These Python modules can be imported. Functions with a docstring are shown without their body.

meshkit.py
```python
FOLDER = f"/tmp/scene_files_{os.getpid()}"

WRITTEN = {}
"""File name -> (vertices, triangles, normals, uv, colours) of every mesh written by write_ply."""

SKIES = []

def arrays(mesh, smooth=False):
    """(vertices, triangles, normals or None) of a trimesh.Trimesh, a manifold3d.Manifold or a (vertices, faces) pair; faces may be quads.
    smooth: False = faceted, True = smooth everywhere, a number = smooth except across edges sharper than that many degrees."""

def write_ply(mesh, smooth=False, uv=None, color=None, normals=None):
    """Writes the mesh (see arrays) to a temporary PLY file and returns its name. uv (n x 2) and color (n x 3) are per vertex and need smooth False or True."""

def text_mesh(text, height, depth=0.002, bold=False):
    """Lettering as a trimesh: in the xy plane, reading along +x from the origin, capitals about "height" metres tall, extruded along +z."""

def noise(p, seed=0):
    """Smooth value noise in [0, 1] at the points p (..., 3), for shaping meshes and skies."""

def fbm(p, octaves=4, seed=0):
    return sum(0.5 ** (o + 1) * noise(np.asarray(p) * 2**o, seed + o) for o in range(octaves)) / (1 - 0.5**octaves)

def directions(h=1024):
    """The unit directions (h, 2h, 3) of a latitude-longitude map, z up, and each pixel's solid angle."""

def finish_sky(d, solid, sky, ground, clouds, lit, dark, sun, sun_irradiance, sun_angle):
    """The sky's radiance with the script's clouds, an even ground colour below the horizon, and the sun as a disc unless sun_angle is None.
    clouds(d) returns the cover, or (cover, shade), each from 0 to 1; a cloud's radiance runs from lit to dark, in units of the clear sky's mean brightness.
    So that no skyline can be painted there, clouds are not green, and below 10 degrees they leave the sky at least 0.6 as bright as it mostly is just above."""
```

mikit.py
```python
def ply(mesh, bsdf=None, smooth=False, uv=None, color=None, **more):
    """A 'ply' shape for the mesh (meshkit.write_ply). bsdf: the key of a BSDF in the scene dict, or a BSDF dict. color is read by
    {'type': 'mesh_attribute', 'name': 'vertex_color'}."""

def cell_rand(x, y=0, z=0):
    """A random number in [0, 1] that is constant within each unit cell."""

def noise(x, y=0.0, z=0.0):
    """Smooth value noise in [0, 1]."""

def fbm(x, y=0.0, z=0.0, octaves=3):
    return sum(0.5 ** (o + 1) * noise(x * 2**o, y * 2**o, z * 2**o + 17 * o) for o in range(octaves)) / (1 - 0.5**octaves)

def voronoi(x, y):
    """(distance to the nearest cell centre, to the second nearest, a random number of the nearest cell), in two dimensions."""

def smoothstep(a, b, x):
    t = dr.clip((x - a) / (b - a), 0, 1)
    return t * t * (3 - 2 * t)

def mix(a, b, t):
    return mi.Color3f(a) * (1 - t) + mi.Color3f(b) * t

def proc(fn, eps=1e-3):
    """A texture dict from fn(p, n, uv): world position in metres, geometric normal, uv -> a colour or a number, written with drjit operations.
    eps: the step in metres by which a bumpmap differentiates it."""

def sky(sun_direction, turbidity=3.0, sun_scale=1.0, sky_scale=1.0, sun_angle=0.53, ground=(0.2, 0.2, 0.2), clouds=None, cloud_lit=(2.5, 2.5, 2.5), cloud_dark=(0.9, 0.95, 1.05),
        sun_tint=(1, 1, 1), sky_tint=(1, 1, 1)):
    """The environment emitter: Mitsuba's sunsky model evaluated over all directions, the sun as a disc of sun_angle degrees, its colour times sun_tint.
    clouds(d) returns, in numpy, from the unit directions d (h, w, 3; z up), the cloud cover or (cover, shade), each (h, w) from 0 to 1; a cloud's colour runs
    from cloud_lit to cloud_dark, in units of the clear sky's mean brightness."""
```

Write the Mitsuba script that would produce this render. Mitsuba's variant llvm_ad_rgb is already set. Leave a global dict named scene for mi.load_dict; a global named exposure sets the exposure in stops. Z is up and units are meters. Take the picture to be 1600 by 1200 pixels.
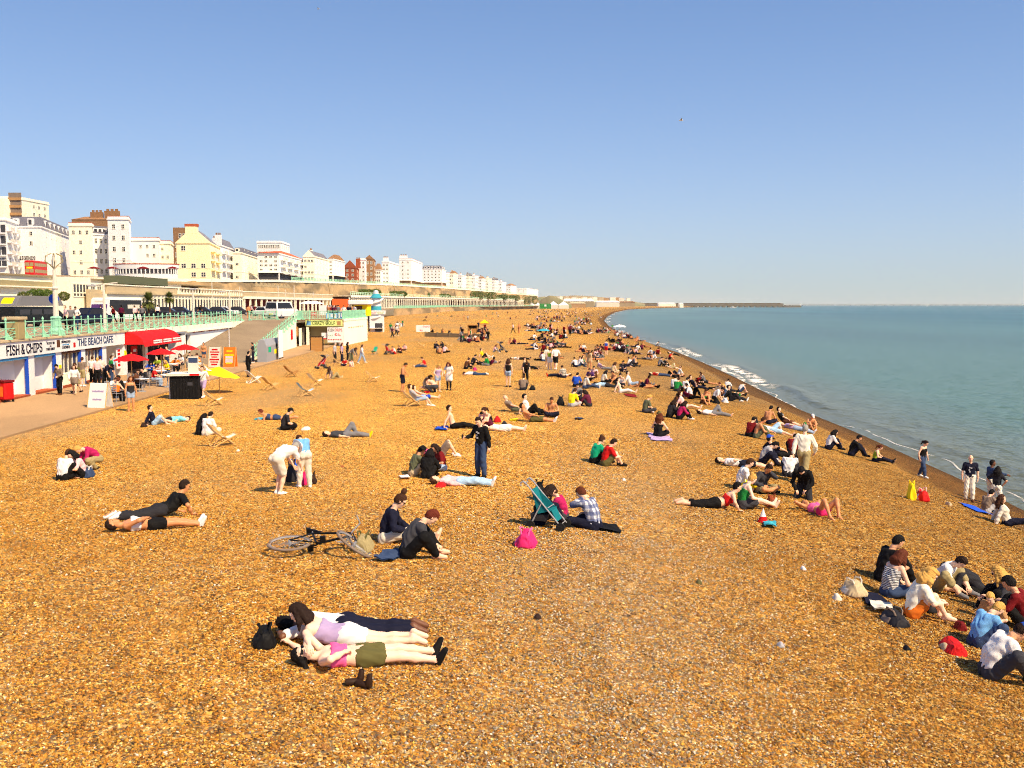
import math, random
import numpy as np, trimesh, drjit as dr, mitsuba as mi, mikit, meshkit
from mikit import noise, fbm, voronoi, cell_rand, smoothstep, mix
from shapely.geometry import Polygon

T = mi.ScalarTransform4f
RNG = np.random.default_rng(7)
random.seed(7)
scene, labels = {}, {}

# ------------------------------------------------------------------ camera, sky, exposure
CAM_Z, FOCAL, HORIZON = 8.2, 1500.0, 475.7          # photograph pixels (1600 x 1200)
PITCH = math.atan((600 - HORIZON) / FOCAL)
scene['camera'] = {'type': 'perspective', 'fov': math.degrees(2 * math.atan(800 / FOCAL)), 'fov_axis': 'x', 'near_clip': 0.2, 'far_clip': 30000.0,
                   'to_world': T().look_at(origin=[0, 0, CAM_Z], target=[0, math.cos(PITCH), CAM_Z - math.sin(PITCH)], up=[0, 0, 1])}
SUN = np.array([0.68 * math.cos(math.radians(45)), -0.73 * math.cos(math.radians(45)), math.sin(math.radians(45))])
def horizon_haze(d):
    return np.clip(.85 * np.exp(-np.maximum(d[..., 2], 0) / .085), 0, 1)
scene['sky'] = mikit.sky(SUN.tolist(), turbidity=3.2, sun_scale=1.12, sky_scale=0.9, sky_tint=(0.94, 1.02, 1.22), sun_tint=(1.0, 0.95, 0.84), ground=(0.25, 0.2, 0.12), clouds=horizon_haze, cloud_lit=(1.66, 1.86, 1.78))
exposure = 2.0

# ------------------------------------------------------------------ where a point seen in the photograph stands
def ray(px, py):
    c, s = math.cos(PITCH), math.sin(PITCH)
    d = np.array([0, c, -s]) * FOCAL + np.array([1, 0, 0]) * (px - 800.0) - np.array([0, s, c]) * (py - 600.0)
    return d / np.linalg.norm(d)
def at(px, py, Y):
    d = ray(px, py)
    return np.array([0, 0, CAM_Z]) + d * (Y / d[1])
def on_z(px, py, z):
    d = ray(px, py)
    return np.array([0, 0, CAM_Z]) + d * ((z - CAM_Z) / d[2])

# ------------------------------------------------------------------ terrain functions (metres)
SHORE = np.array([on_z(px, py, 0.0)[:2] for px, py in [(1600, 797), (1500, 748), (1400, 703), (1330, 672), (1280, 652), (1250, 640), (1200, 615), (1150, 590), (1100, 567), (1060, 551), (1020, 538), (990, 528),
                  (965, 518), (951, 509), (944, 501), (950, 494), (962, 488), (982, 483.7)]])
SHORE = np.vstack([[17.5, -40], [18.5, 0], [19.5, 20], SHORE, [330, 2150], [560, 2900]])
def shore_x(y):
    return np.interp(y, SHORE[:, 1], SHORE[:, 0])
def sstep(a, b, x):
    t = np.clip((np.asarray(x, float) - a) / (b - a), 0, 1)
    return t * t * (3 - 2 * t)
def gz(x, y, fine=True):
    x, y = np.asarray(x, float), np.asarray(y, float)
    d = shore_x(y) - x
    z = np.interp(d, [-40, -6, 0, 3.8, 5.5, 11, 18, 30, 37, 80], [-5, -1.3, 0, .95, 1.85, 2.9, 3.38, 3.42, 3.22, 3.2])
    z = z + 0.85 * sstep(27, 13, y) * sstep(10, 22, d) * sstep(-24, -15, x)
    if fine:
        p = np.stack([x, y, 0 * x], -1)
        w = sstep(1, 5, d) * sstep(39, 33, d)
        z = z + w * (0.16 * (meshkit.fbm(p * 0.22, 3, 3) - .5) + 0.05 * (meshkit.fbm(p * 1.6, 2, 9) - .5))
    return z
def gp(px, py):
    """where the line of sight through a pixel of the photograph meets the shingle"""
    d = ray(px, py); t = np.geomspace(6, 2500, 3000)
    q = np.array([0, 0, CAM_Z]) + d * t[:, None]
    hit = np.nonzero(q[:, 2] < gz(q[:, 0], q[:, 1], False))[0]
    lo, hi = t[hit[0] - 1], t[hit[0]]
    for _ in range(18):
        m = (lo + hi) / 2; p = np.array([0, 0, CAM_Z]) + d * m
        if p[2] < gz(p[0], p[1]): hi = m
        else: lo = m
    p = np.array([0, 0, CAM_Z]) + d * hi
    return np.array([p[0], p[1], float(gz(p[0], p[1]))])

# ------------------------------------------------------------------ materials
def lin(c):
    c = np.asarray(c, float) / 255.0
    return np.where(c <= .04045, c / 12.92, ((c + .055) / 1.055) ** 2.4)
PAL = dict(white=(226, 226, 226), cream=(240, 234, 212), ivory=(236, 232, 216), yellowwall=(252, 238, 190), black=(14, 14, 16), charcoal=(40, 40, 46), grey=(120, 120, 124), lightgrey=(172, 172, 176),
           darkgrey=(60, 61, 68), navy=(18, 21, 44), blue=(32, 78, 190), skyblue=(110, 170, 225), paleblue=(165, 200, 230), denim=(52, 70, 104), lightdenim=(150, 172, 200), red=(200, 24, 26), darkred=(112, 16, 22),
           maroon=(92, 26, 54), magenta=(176, 30, 92), pink=(232, 98, 160), palepink=(236, 190, 194), hotpink=(220, 40, 110), orange=(230, 120, 36), yellow=(246, 222, 20), lime=(150, 180, 50), green=(30, 130, 60), teal=(10, 160, 120),
           turquoise=(60, 160, 180), olive=(96, 92, 52), khaki=(160, 146, 104), beige=(196, 176, 140), tan=(172, 132, 88), brown=(92, 56, 34), darkbrown=(50, 32, 22), taupe=(128, 112, 100), sagegreen=(92, 98, 76), aqua=(130, 215, 222),
           purple=(84, 50, 110), lilac=(170, 150, 190), railgreen=(146, 208, 176), railpale=(186, 222, 190), stone=(190, 172, 138), stonedark=(150, 134, 104), roofslate=(104, 104, 114), roofred=(176, 88, 60), rooforange=(206, 92, 40),
           brick=(150, 74, 44), brickbrown=(140, 104, 72), wood=(170, 122, 66), woodpale=(208, 168, 108), woodgrey=(138, 122, 96), steel=(150, 152, 158), tyre=(30, 30, 32), bluepaint=(70, 140, 190), offwhite=(214, 208, 194), sand=(200, 160, 96),
           hedge=(84, 120, 30), palmgreen=(92, 100, 40), deepteal=(16, 112, 122), palelime=(208, 220, 140), quay=(104, 94, 78))
SKIN = dict(fair=(236, 190, 160), pale=(244, 206, 180), tan=(206, 142, 96), medium=(216, 160, 122), dark=(110, 70, 48))
HAIR = dict(brown=(66, 40, 26), darkbrown=(40, 26, 20), black=(20, 17, 18), blond=(206, 160, 84), ginger=(176, 92, 34), auburn=(92, 46, 28), grey=(160, 156, 148), red=(98, 40, 26))
def M(name, rough=.85, spec=.25, metal=0.0):
    key = 'mat_' + name + ('' if (rough, metal) == (.85, 0.0) else f'_{int(rough*100)}_{int(metal*100)}')
    if key not in scene:
        kind, _, col = name.partition(':') if ':' in name else ('', '', name)
        c = lin({'skin': SKIN, 'hair': HAIR}.get(kind, PAL)[col])
        key = key.replace(':', '_')
        if kind == 'skin': rough, spec = .5, .4
        if kind == 'hair': rough, spec = .75, .2
        scene.setdefault(key, {'type': 'twosided', 'b': {'type': 'principled', 'base_color': {'type': 'rgb', 'value': c.tolist()}, 'roughness': rough, 'specular': spec, 'metallic': metal}})
    return key.replace(':', '_')
def proc_mat(key, fn, rough=.9, spec=.2, bump=None, bscale=1.0, eps=2e-3):
    b = {'type': 'principled', 'base_color': mikit.proc(fn), 'roughness': rough, 'specular': spec}
    if bump is not None:
        b = {'type': 'bumpmap', 't': mikit.proc(bump, eps=eps), 'scale': bscale, 'b': b}
    scene[key] = {'type': 'twosided', 'b': b}
    return key
def tone(col, amp=.25, size=1.5, streak=0.0):
    """weathered paint or stone: large soft stains and fine grain over one colour"""
    c = lin(PAL[col]).tolist()
    def fn(p, n, uv):
        v = fbm(p.x / size, p.y / size, p.z / size * (.35 if streak else 1), 3)
        g = fbm(p.x * 9, p.y * 9, p.z * 9, 2)
        return mi.Color3f(*c) * (1 - amp + 2 * amp * (.75 * v + .25 * g))
    return fn
WHITEWALL = proc_mat('mat_white_render', tone('white', .10, 3.0, 1))
CREAMWALL = proc_mat('mat_cream_render', tone('cream', .14, 3.0, 1))
YELLOWWALL = proc_mat('mat_yellow_render', tone('yellowwall', .12, 3.0, 1))
STONEWALL = proc_mat('mat_stone', tone('stone', .22, 2.0, 1))
ASPHALT = proc_mat('mat_asphalt', lambda p, n, uv: mi.Color3f(*lin((128, 112, 92)).tolist()) * (.75 + .5 * fbm(p.x * .35, p.y * .35, 0, 4)) * (.85 + .3 * noise(p.x * 30, p.y * 30, 0)))
APRON = proc_mat('mat_apron', lambda p, n, uv: mi.Color3f(*lin((150, 122, 90)).tolist()) * (.78 + .44 * fbm(p.x * .4, p.y * .25, 0, 4)) * (.9 + .2 * noise(p.x * 26, p.y * 26, 0)))

# ------------------------------------------------------------------ scene bookkeeping
COUNT = {}
def fresh(name):
    n = COUNT.get(name, 0); COUNT[name] = n + 1
    return name if n == 0 else f'{name}_{n:03d}'
def thing(name, label=None, cat=None, group=None, kind=None):
    key = fresh(name); e = {}
    if label: e['label'] = label
    if cat: e['category'] = cat
    if group: e['group'] = group
    if kind: e['kind'] = kind
    labels[key] = e
    return key
def put(key, mesh, mat, smooth=False, to=None, **kw):
    """one shape entry (mesh: a trimesh or a ply dict made before)"""
    d = dict(mesh) if isinstance(mesh, dict) else mikit.ply(mesh, None, smooth, **kw)
    d['bsdf'] = {'type': 'ref', 'id': mat}
    if to is not None: d['to_world'] = T(np.asarray(to, float)) if not isinstance(to, T) else to
    scene[key] = d
    return key
def part(t, name, mesh, mat, smooth=False, to=None, label=None, **kw):
    key = fresh(t + '__' + name)
    if label: labels[key] = {'label': label}
    return put(key, mesh, mat, smooth, to, **kw)
def structure(name, mesh, mat, smooth=False, label=None, kind='structure', **kw):
    key = thing(name, label, None, None, kind)
    return put(key, mesh, mat, smooth, **kw)

# ------------------------------------------------------------------ mesh helpers
cat = trimesh.util.concatenate
def box(x0, x1, y0, y1, z0, z1):
    m = trimesh.creation.box((abs(x1 - x0), abs(y1 - y0), abs(z1 - z0)))
    m.apply_translation(((x0 + x1) / 2, (y0 + y1) / 2, (z0 + z1) / 2))
    return m
def bbox(x0, x1, y0, y1, z0, z1, c=.02):
    """box with chamfered edges"""
    e = np.array([abs(x1 - x0), abs(y1 - y0), abs(z1 - z0)]) / 2; c = min(c, .45 * e.min())
    pts = [sg * (e - c * (1 - np.eye(3)[k])) for sg in (np.array(i) * 2 - 1 for i in np.ndindex(2, 2, 2)) for k in range(3)]
    m = trimesh.convex.convex_hull(np.array(pts)); m.apply_translation(((x0 + x1) / 2, (y0 + y1) / 2, (z0 + z1) / 2))
    return m
def tube(pts, r, n=6, closed=False):
    """round bar along a polyline; r a number or one per point"""
    pts = np.asarray(pts, float); k = len(pts); r = np.broadcast_to(np.asarray(r, float), (k,))
    t = np.gradient(pts, axis=0) if not closed else np.roll(pts, -1, 0) - np.roll(pts, 1, 0)
    t /= np.linalg.norm(t, axis=1, keepdims=True) + 1e-12
    ref = np.array([0, 0, 1.0]) if np.abs(t[:, 2]).mean() < .8 else np.array([1.0, 0, 0])
    a = np.cross(t, ref); a /= np.linalg.norm(a, axis=1, keepdims=True) + 1e-12
    b = np.cross(t, a); th = np.arange(n) / n * 2 * np.pi
    v = pts[:, None] + r[:, None, None] * (np.cos(th)[None, :, None] * a[:, None] + np.sin(th)[None, :, None] * b[:, None])
    v = v.reshape(-1, 3); f = []
    for i in range(k if closed else k - 1):
        j = (i + 1) % k
        for q in range(n):
            q2 = (q + 1) % n
            f += [[i * n + q, j * n + q, j * n + q2], [i * n + q, j * n + q2, i * n + q2]]
    if not closed:
        v = np.vstack([v, pts[0], pts[-1]]); c0, c1 = len(v) - 2, len(v) - 1
        for q in range(n):
            q2 = (q + 1) % n
            f += [[c0, q, q2], [c1, (k - 1) * n + q2, (k - 1) * n + q]]
    m = trimesh.Trimesh(v, f, process=False)
    return m
def bar(p, q, r, n=6): return tube([p, q], r, n)
def sheet(nu, nv, fn):
    """grid of points fn(i, j) -> (nu*nv, 3) as a mesh"""
    v = np.asarray(fn, float).reshape(nu * nv, 3)
    i, j = np.meshgrid(np.arange(nu - 1), np.arange(nv - 1), indexing='ij')
    a = (i * nv + j).ravel()
    f = np.vstack([np.stack([a, a + nv, a + nv + 1], 1), np.stack([a, a + nv + 1, a + 1], 1)])
    return trimesh.Trimesh(v, f, process=False)
def prism(poly, z0, z1):
    m = trimesh.creation.extrude_polygon(Polygon(poly), z1 - z0, engine='earcut'); m.apply_translation((0, 0, z0))
    return m
def lathe(prof, n=20):
    prof = np.asarray(prof, float); th = np.arange(n) / n * 2 * np.pi; k = len(prof)
    v = np.stack([prof[:, None, 0] * np.cos(th), prof[:, None, 0] * np.sin(th), np.repeat(prof[:, None, 1], n, 1)], -1).reshape(-1, 3); f = []
    for i in range(k - 1):
        for q in range(n):
            q2 = (q + 1) % n
            f += [[i * n + q, i * n + q2, (i + 1) * n + q2], [i * n + q, (i + 1) * n + q2, (i + 1) * n + q]]
    return trimesh.Trimesh(v, f, process=False)
class Frame:
    """upright plane from p to q: u metres along it, v metres out of it (towards the viewer's side), w metres up from z"""
    def __init__(s, p, q, z):
        s.o = np.array([p[0], p[1], z], float); e = np.array([q[0] - p[0], q[1] - p[1], 0.0]); s.L = np.linalg.norm(e); s.e = e / s.L
        s.n = np.array([s.e[1], -s.e[0], 0.0]); s.m = np.eye(4); s.m[:3, 0], s.m[:3, 1], s.m[:3, 2], s.m[:3, 3] = s.e, s.n * -1, [0, 0, 1], s.o
    def put(s, mesh): m = mesh.copy(); m.apply_transform(s.m); return m
    def box(s, u0, u1, v0, v1, w0, w1): return s.put(box(u0, u1, -v1, -v0, w0, w1))
    def pt(s, u, v, w): return s.o + s.e * u + s.n * v + np.array([0, 0, w])
    def mat(s, u, v, w, k=1.0):
        m = s.m.copy(); m[:3, 3] = s.pt(u, v, w); m[:3, :3] *= k
        return m
    def u_of(s, px):
        """how far along the frame the photograph's column px falls"""
        d = ray(px, HORIZON)[:2]; A = np.array([d, -s.e[:2]]).T
        return float(np.linalg.solve(A, s.o[:2])[1])
    def w_of(s, px, py):
        p = s.pt(s.u_of(px), 0, 0); return float(at(px, py, p[1])[2] - s.o[2])
def seen(px): return math.degrees(math.atan((px - 800) / FOCAL))
def yawm(p, az, k=1.0, up=None):
    """placement at p, facing az degrees clockwise from straight ahead (+y), standing on the slope 'up' if given"""
    a = math.radians(az); f = np.array([math.sin(a), math.cos(a), 0.0]); u = np.array([0, 0, 1.0]) if up is None else np.asarray(up, float)
    f = f - u * (f @ u); f /= np.linalg.norm(f); x = np.cross(f, u); m = np.eye(4)
    m[:3, 0], m[:3, 1], m[:3, 2], m[:3, 3] = x * k, f * k, u * k, p
    return m
def lettering(fr, text, u, w, height, mat, t, name='lettering', v=.03, width=None, bold=True):
    m = meshkit.text_mesh(text, height, .012, bold)
    if width: m.apply_scale((width / (m.bounds[1, 0] - m.bounds[0, 0]), 1, 1))
    q = m.vertices.copy(); m.vertices = np.stack([q[:, 0], -q[:, 2], q[:, 1]], 1)
    m.apply_translation((u, -v, w))
    return part(t, name, fr.put(m), mat)
# ================================================================== the setting: shingle, sea, promenade levels
# --- beach
rows = np.concatenate([np.arange(-30, 6, 3.0), np.arange(6, 24, .16), np.arange(24, 45, .3), np.arange(45, 110, 1.0), np.geomspace(110, 2900, 90)])
def left_x(y): return np.interp(y, [-30, 0, 35, 100, 115, 200, 423, 500, 670, 830, 1015, 1300, 2000, 2900], [-60, -60, -60, -60, -60, -60, -56, -53, -48, -26, 8, 58, 190, 380])
ncol = 230
s = np.linspace(0, 1, ncol)
Yg = np.repeat(rows[:, None], ncol, 1)
Xg = left_x(Yg) + (shore_x(Yg) + 9 - left_x(Yg)) * s[None]
Zg = gz(Xg, Yg)
apx = lambda y: -18.9 - .032 * (y - 35)                 # seaward edge of the concrete walk
under = (Xg < apx(Yg) - .3) & (Yg < 125)
Zg = np.where(under, np.minimum(Zg, 3.15), Zg)
beach = sheet(len(rows), ncol, np.stack([Xg, Yg, Zg], -1))
PEB = [lin(c) for c in [(210, 153, 54), (188, 124, 36), (220, 172, 78), (160, 102, 32), (234, 206, 138), (112, 74, 30), (202, 141, 46), (80, 58, 36)]]
def peb_colour(r):
    c = mi.Color3f(0)
    for i, q in enumerate(PEB):
        c = dr.select((r >= i / 8) & (r < (i + 1) / 8 + .001), mi.Color3f(*q.tolist()), c)
    return c
def beach_fn(p, n, uv):
    a, _, ra = voronoi(p.x * 34, p.y * 34)
    _, _, rb = voronoi(p.x * 13 + 9, p.y * 12)
    c = peb_colour(ra) * (.58 + .80 * rb)
    big = fbm(p.x * .11, p.y * .055, 0, 4)
    mid = fbm(p.x * .9, p.y * .7, 3, 3)
    clump = noise(p.x * 9, p.y * 7, 5)
    c = c * (.48 + .32 * big + .36 * mid + .22 * clump) * mi.Color3f(1, .985, .93)
    tongue = dr.exp(-dr.square((p.x - .6 - .085 * p.y + 1.2 * (fbm(p.x * .5, p.y * .3, 6, 2) - .5)) / 2.3)) * (1 - smoothstep(26, 38, p.y))
    c = mix(c, mi.Color3f(.62, .52, .38) * dr.square(ra) * 1.3, .22 * tongue)
    # shingle thrown up in pale ridges, greyer stones in a broad tongue, wet stones at the water
    grey = smoothstep(.35, .75, fbm(p.x * .16 + 4, p.y * .08, 5, 3)) * .35
    c = mix(c, mi.Color3f(.23, .18, .12) * (.4 + 1.2 * ra), grey)
    d = uv.x + 1.1 * (fbm(p.x * .25, p.y * .12, 1, 3) - .5)
    wet = 1 - smoothstep(2.6, 4.2, d)
    vignette_dim = 1 - .42 * (1 - smoothstep(6, 22, uv.x + 3 * (fbm(p.x * .2, p.y * .1, 8, 3) - .5)))  # lens vignette painted into the colour: stones dimmed gradually toward the water side
    soak = 1 - smoothstep(.4, 1.5, d)
    return c * vignette_dim * mix(mi.Color3f(1), mi.Color3f(.50, .44, .40), wet) * (1 - .35 * soak)
def beach_bump(p, n, uv):
    a, b, r = voronoi(p.x * 34, p.y * 34)
    return (b - a) * (.4 + .6 * r) * .014 + .035 * fbm(p.x * 6, p.y * 6, 2, 2)
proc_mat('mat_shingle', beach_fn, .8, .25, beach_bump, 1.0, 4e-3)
dist = (shore_x(Yg) - Xg)
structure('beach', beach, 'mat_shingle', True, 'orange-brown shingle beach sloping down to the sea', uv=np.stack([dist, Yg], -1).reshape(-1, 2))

# --- loose stones lying on the near shingle
def pebbles():
    rng = np.random.default_rng(5)
    base = trimesh.creation.icosahedron(); bv, bf = base.vertices / np.linalg.norm(base.vertices[0]), base.faces
    oc = trimesh.creation.box((1, 1, 1)); ov = np.array([[1, 0, 0], [-1, 0, 0], [0, 1, 0], [0, -1, 0], [0, 0, 1], [0, 0, -1.0]]); of = np.array([[0, 2, 4], [2, 1, 4], [1, 3, 4], [3, 0, 4], [2, 0, 5], [1, 2, 5], [3, 1, 5], [0, 3, 5]])
    out = []
    for (y0, y1, n, v, f, s0, s1) in [(7.6, 12.6, 90000, ov, of, .008, .020), (12.6, 18.5, 105000, ov, of, .009, .021), (17.5, 36, 85000, ov, of, .011, .026)]:
        y = np.sqrt(y0 ** 2 + (y1 ** 2 - y0 ** 2) * rng.random(n)) if y1 < 20 else y0 + (y1 - y0) * rng.random(n) ** 1.1 ; x = (rng.random(n) - .5) * 1.16 * y
        d = shore_x(y) - x; ok = (d > 1) & (x > apx(y) + .4); x, y = x[ok], y[ok]; n = len(x)
        r = s0 + (s1 - s0) * rng.random(n) ** 2.2
        sc = np.stack([r * rng.uniform(.9, 1.5, n), r * rng.uniform(.7, 1.1, n), r * rng.uniform(.45, .75, n)], -1)
        a = rng.random(n) * 6.283; ca, sa = np.cos(a), np.sin(a)
        q = v[None] * sc[:, None] * rng.uniform(.85, 1.15, (n, len(v), 1))
        tilt = rng.uniform(-.35, .35, (n, 2))
        q[..., 2] += q[..., 0] * tilt[:, :1] + q[..., 1] * tilt[:, 1:]
        z = gz(x, y) + sc[:, 2] * .6
        qx = q[..., 0] * ca[:, None] - q[..., 1] * sa[:, None] + x[:, None]; qy = q[..., 0] * sa[:, None] + q[..., 1] * ca[:, None] + y[:, None]
        V = np.stack([qx, qy, q[..., 2] + z[:, None]], -1)
        w = rng.choice(9, n, p=[.22, .18, .17, .11, .09, .08, .08, .045, .025])
        pal = np.array(PEB + [lin((236, 230, 216))]); col = pal[w] * np.array([[.95, .93, .88]]) * rng.choice([.46, .72, .95, 1.12, 1.42], (n, 1), p=[.12, .20, .32, .26, .10]) * rng.uniform(.85, 1.15, (n, 1)) * (1 - .42 * (1 - sstep(6, 22, shore_x(y) - x)))[:, None]  # last factor paints the same vignette dimming into the pebble colours
        tg = np.exp(-((x - .6 - .085 * y) / 2.3) ** 2)[:, None] * .30; gq = (rng.choice([.16, .42, .72], (n, 1), p=[.35, .35, .3]) * np.array([[1.0, .9, .72]])); col = np.where(rng.random((n, 1)) < tg, gq, col)
        F = f[None] + (np.arange(n) * len(v))[:, None, None]
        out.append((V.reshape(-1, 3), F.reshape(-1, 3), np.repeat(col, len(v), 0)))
    off, vs, fs, cs = 0, [], [], []
    for v, f, c in out:
        vs.append(v); fs.append(f + off); cs.append(c); off += len(v)
    return trimesh.Trimesh(np.vstack(vs), np.vstack(fs), process=False), np.clip(np.vstack(cs), 0, 1)
scene['mat_pebble'] = {'type': 'principled', 'base_color': {'type': 'mesh_attribute', 'name': 'vertex_color'}, 'roughness': .6, 'specular': .35}
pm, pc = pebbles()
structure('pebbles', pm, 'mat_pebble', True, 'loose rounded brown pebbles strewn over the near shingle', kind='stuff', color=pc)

# --- sea
srow = np.concatenate([np.arange(-40, 20, 4.0), np.arange(20, 170, .6), np.geomspace(170, 2900, 160), np.geomspace(3000, 9500, 12)])
sd = np.concatenate([np.arange(-2.5, 8, .25), np.arange(8, 30, 1.0), np.geomspace(30, 6500, 40)])
SY = np.repeat(srow[:, None], len(sd), 1)
base_x = np.where(SY > 2900, 560 + (SY - 2900) * .25, shore_x(SY))
SX = base_x + sd[None]
pp = np.stack([SX * 0, SY, SX * 0], -1)
reach = 1.6 * (meshkit.fbm(pp * .045, 3, 21) - .5) + 1.1 * (meshkit.fbm(pp * .16, 2, 5) - .5)
ridge = 2.0 + 2.2 * meshkit.fbm(pp * .05, 2, 31)
amp = .20 * sstep(.42, .62, meshkit.fbm(pp * .05, 2, 44)) + .06
dd = sd[None] + reach * np.exp(-np.maximum(sd[None], 0) / 4)
SZ = amp * np.exp(-((dd - ridge) / np.where(dd < ridge, .45, 1.1)) ** 2) * (sd[None] > -2.6)
SZ = SZ + .05 * (meshkit.fbm(np.stack([SX * .35, SY * .16, 0 * SX], -1), 3, 8) - .5) * sstep(0, 6, sd[None])
SZ = SZ + np.where(sd[None] < .8, (.8 - sd[None]) * .0, 0)
SXs = SX + reach * np.exp(-np.maximum(sd[None], 0) / 4) * (-.9)
sea = sheet(len(srow), len(sd), np.stack([SXs, SY, SZ + .02], -1))
sea.invert()
def foam_mask(p, uv):
    d = uv.x
    surge = smoothstep(.52, .66, fbm(p.y * .035 + 3, 0, 7, 2))
    lace = fbm(p.x * 1.6, p.y * 1.0, 2, 4)
    edge = smoothstep(.62, .30, dr.abs(d - .25 - .35 * noise(p.y * .5, 2, 1)) * 1.6 / (.25 + surge) ) * smoothstep(.30, .52, lace)
    brk = surge * smoothstep(.8, 1.6, d) * (1 - smoothstep(1.3 + 1.0 * surge, 3.0, d)) * smoothstep(.48, .62, lace + .08 * surge)
    return dr.clip(dr.maximum(edge * .9, brk), 0, 1)
def sea_fn(p, n, uv):
    d = uv.x
    far = smoothstep(20, 260, d)
    c = mix(mi.Color3f(.17, .165, .095), mi.Color3f(.10, .175, .12), smoothstep(0, 16, d))
    c = mix(c, mi.Color3f(.040, .125, .105), far)
    band = fbm(p.x * .012, p.y * .0035, 3, 4)
    c = c * (.50 + .44 * band) * mi.Color3f(.95, 1.05, .97)
    return mix(c, mi.Color3f(.62, .60, .55), foam_mask(p, uv))
def sea_rough(p, n, uv): return .22 + .6 * foam_mask(p, uv)
def sea_bump(p, n, uv):
    w = .17 * fbm(p.x * .55 + .2 * p.y, p.y * .22, 0, 3) + .14 * fbm(p.x * 1.7, p.y * .9, 4, 3) + .02 * noise(p.x * 6, p.y * 4, 1)
    return w + .05 * foam_mask(p, uv)
scene['mat_sea'] = {'type': 'twosided', 'b': {'type': 'bumpmap', 't': mikit.proc(sea_bump, eps=.03), 'scale': 1.0,
                    'b': {'type': 'principled', 'base_color': mikit.proc(sea_fn), 'roughness': mikit.proc(sea_rough), 'specular': .22}}}
structure('sea', sea, 'mat_sea', True, 'calm blue-green sea with small waves breaking on the shingle', uv=np.stack([dd * np.ones_like(SX), SY], -1).reshape(-1, 2))

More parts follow.
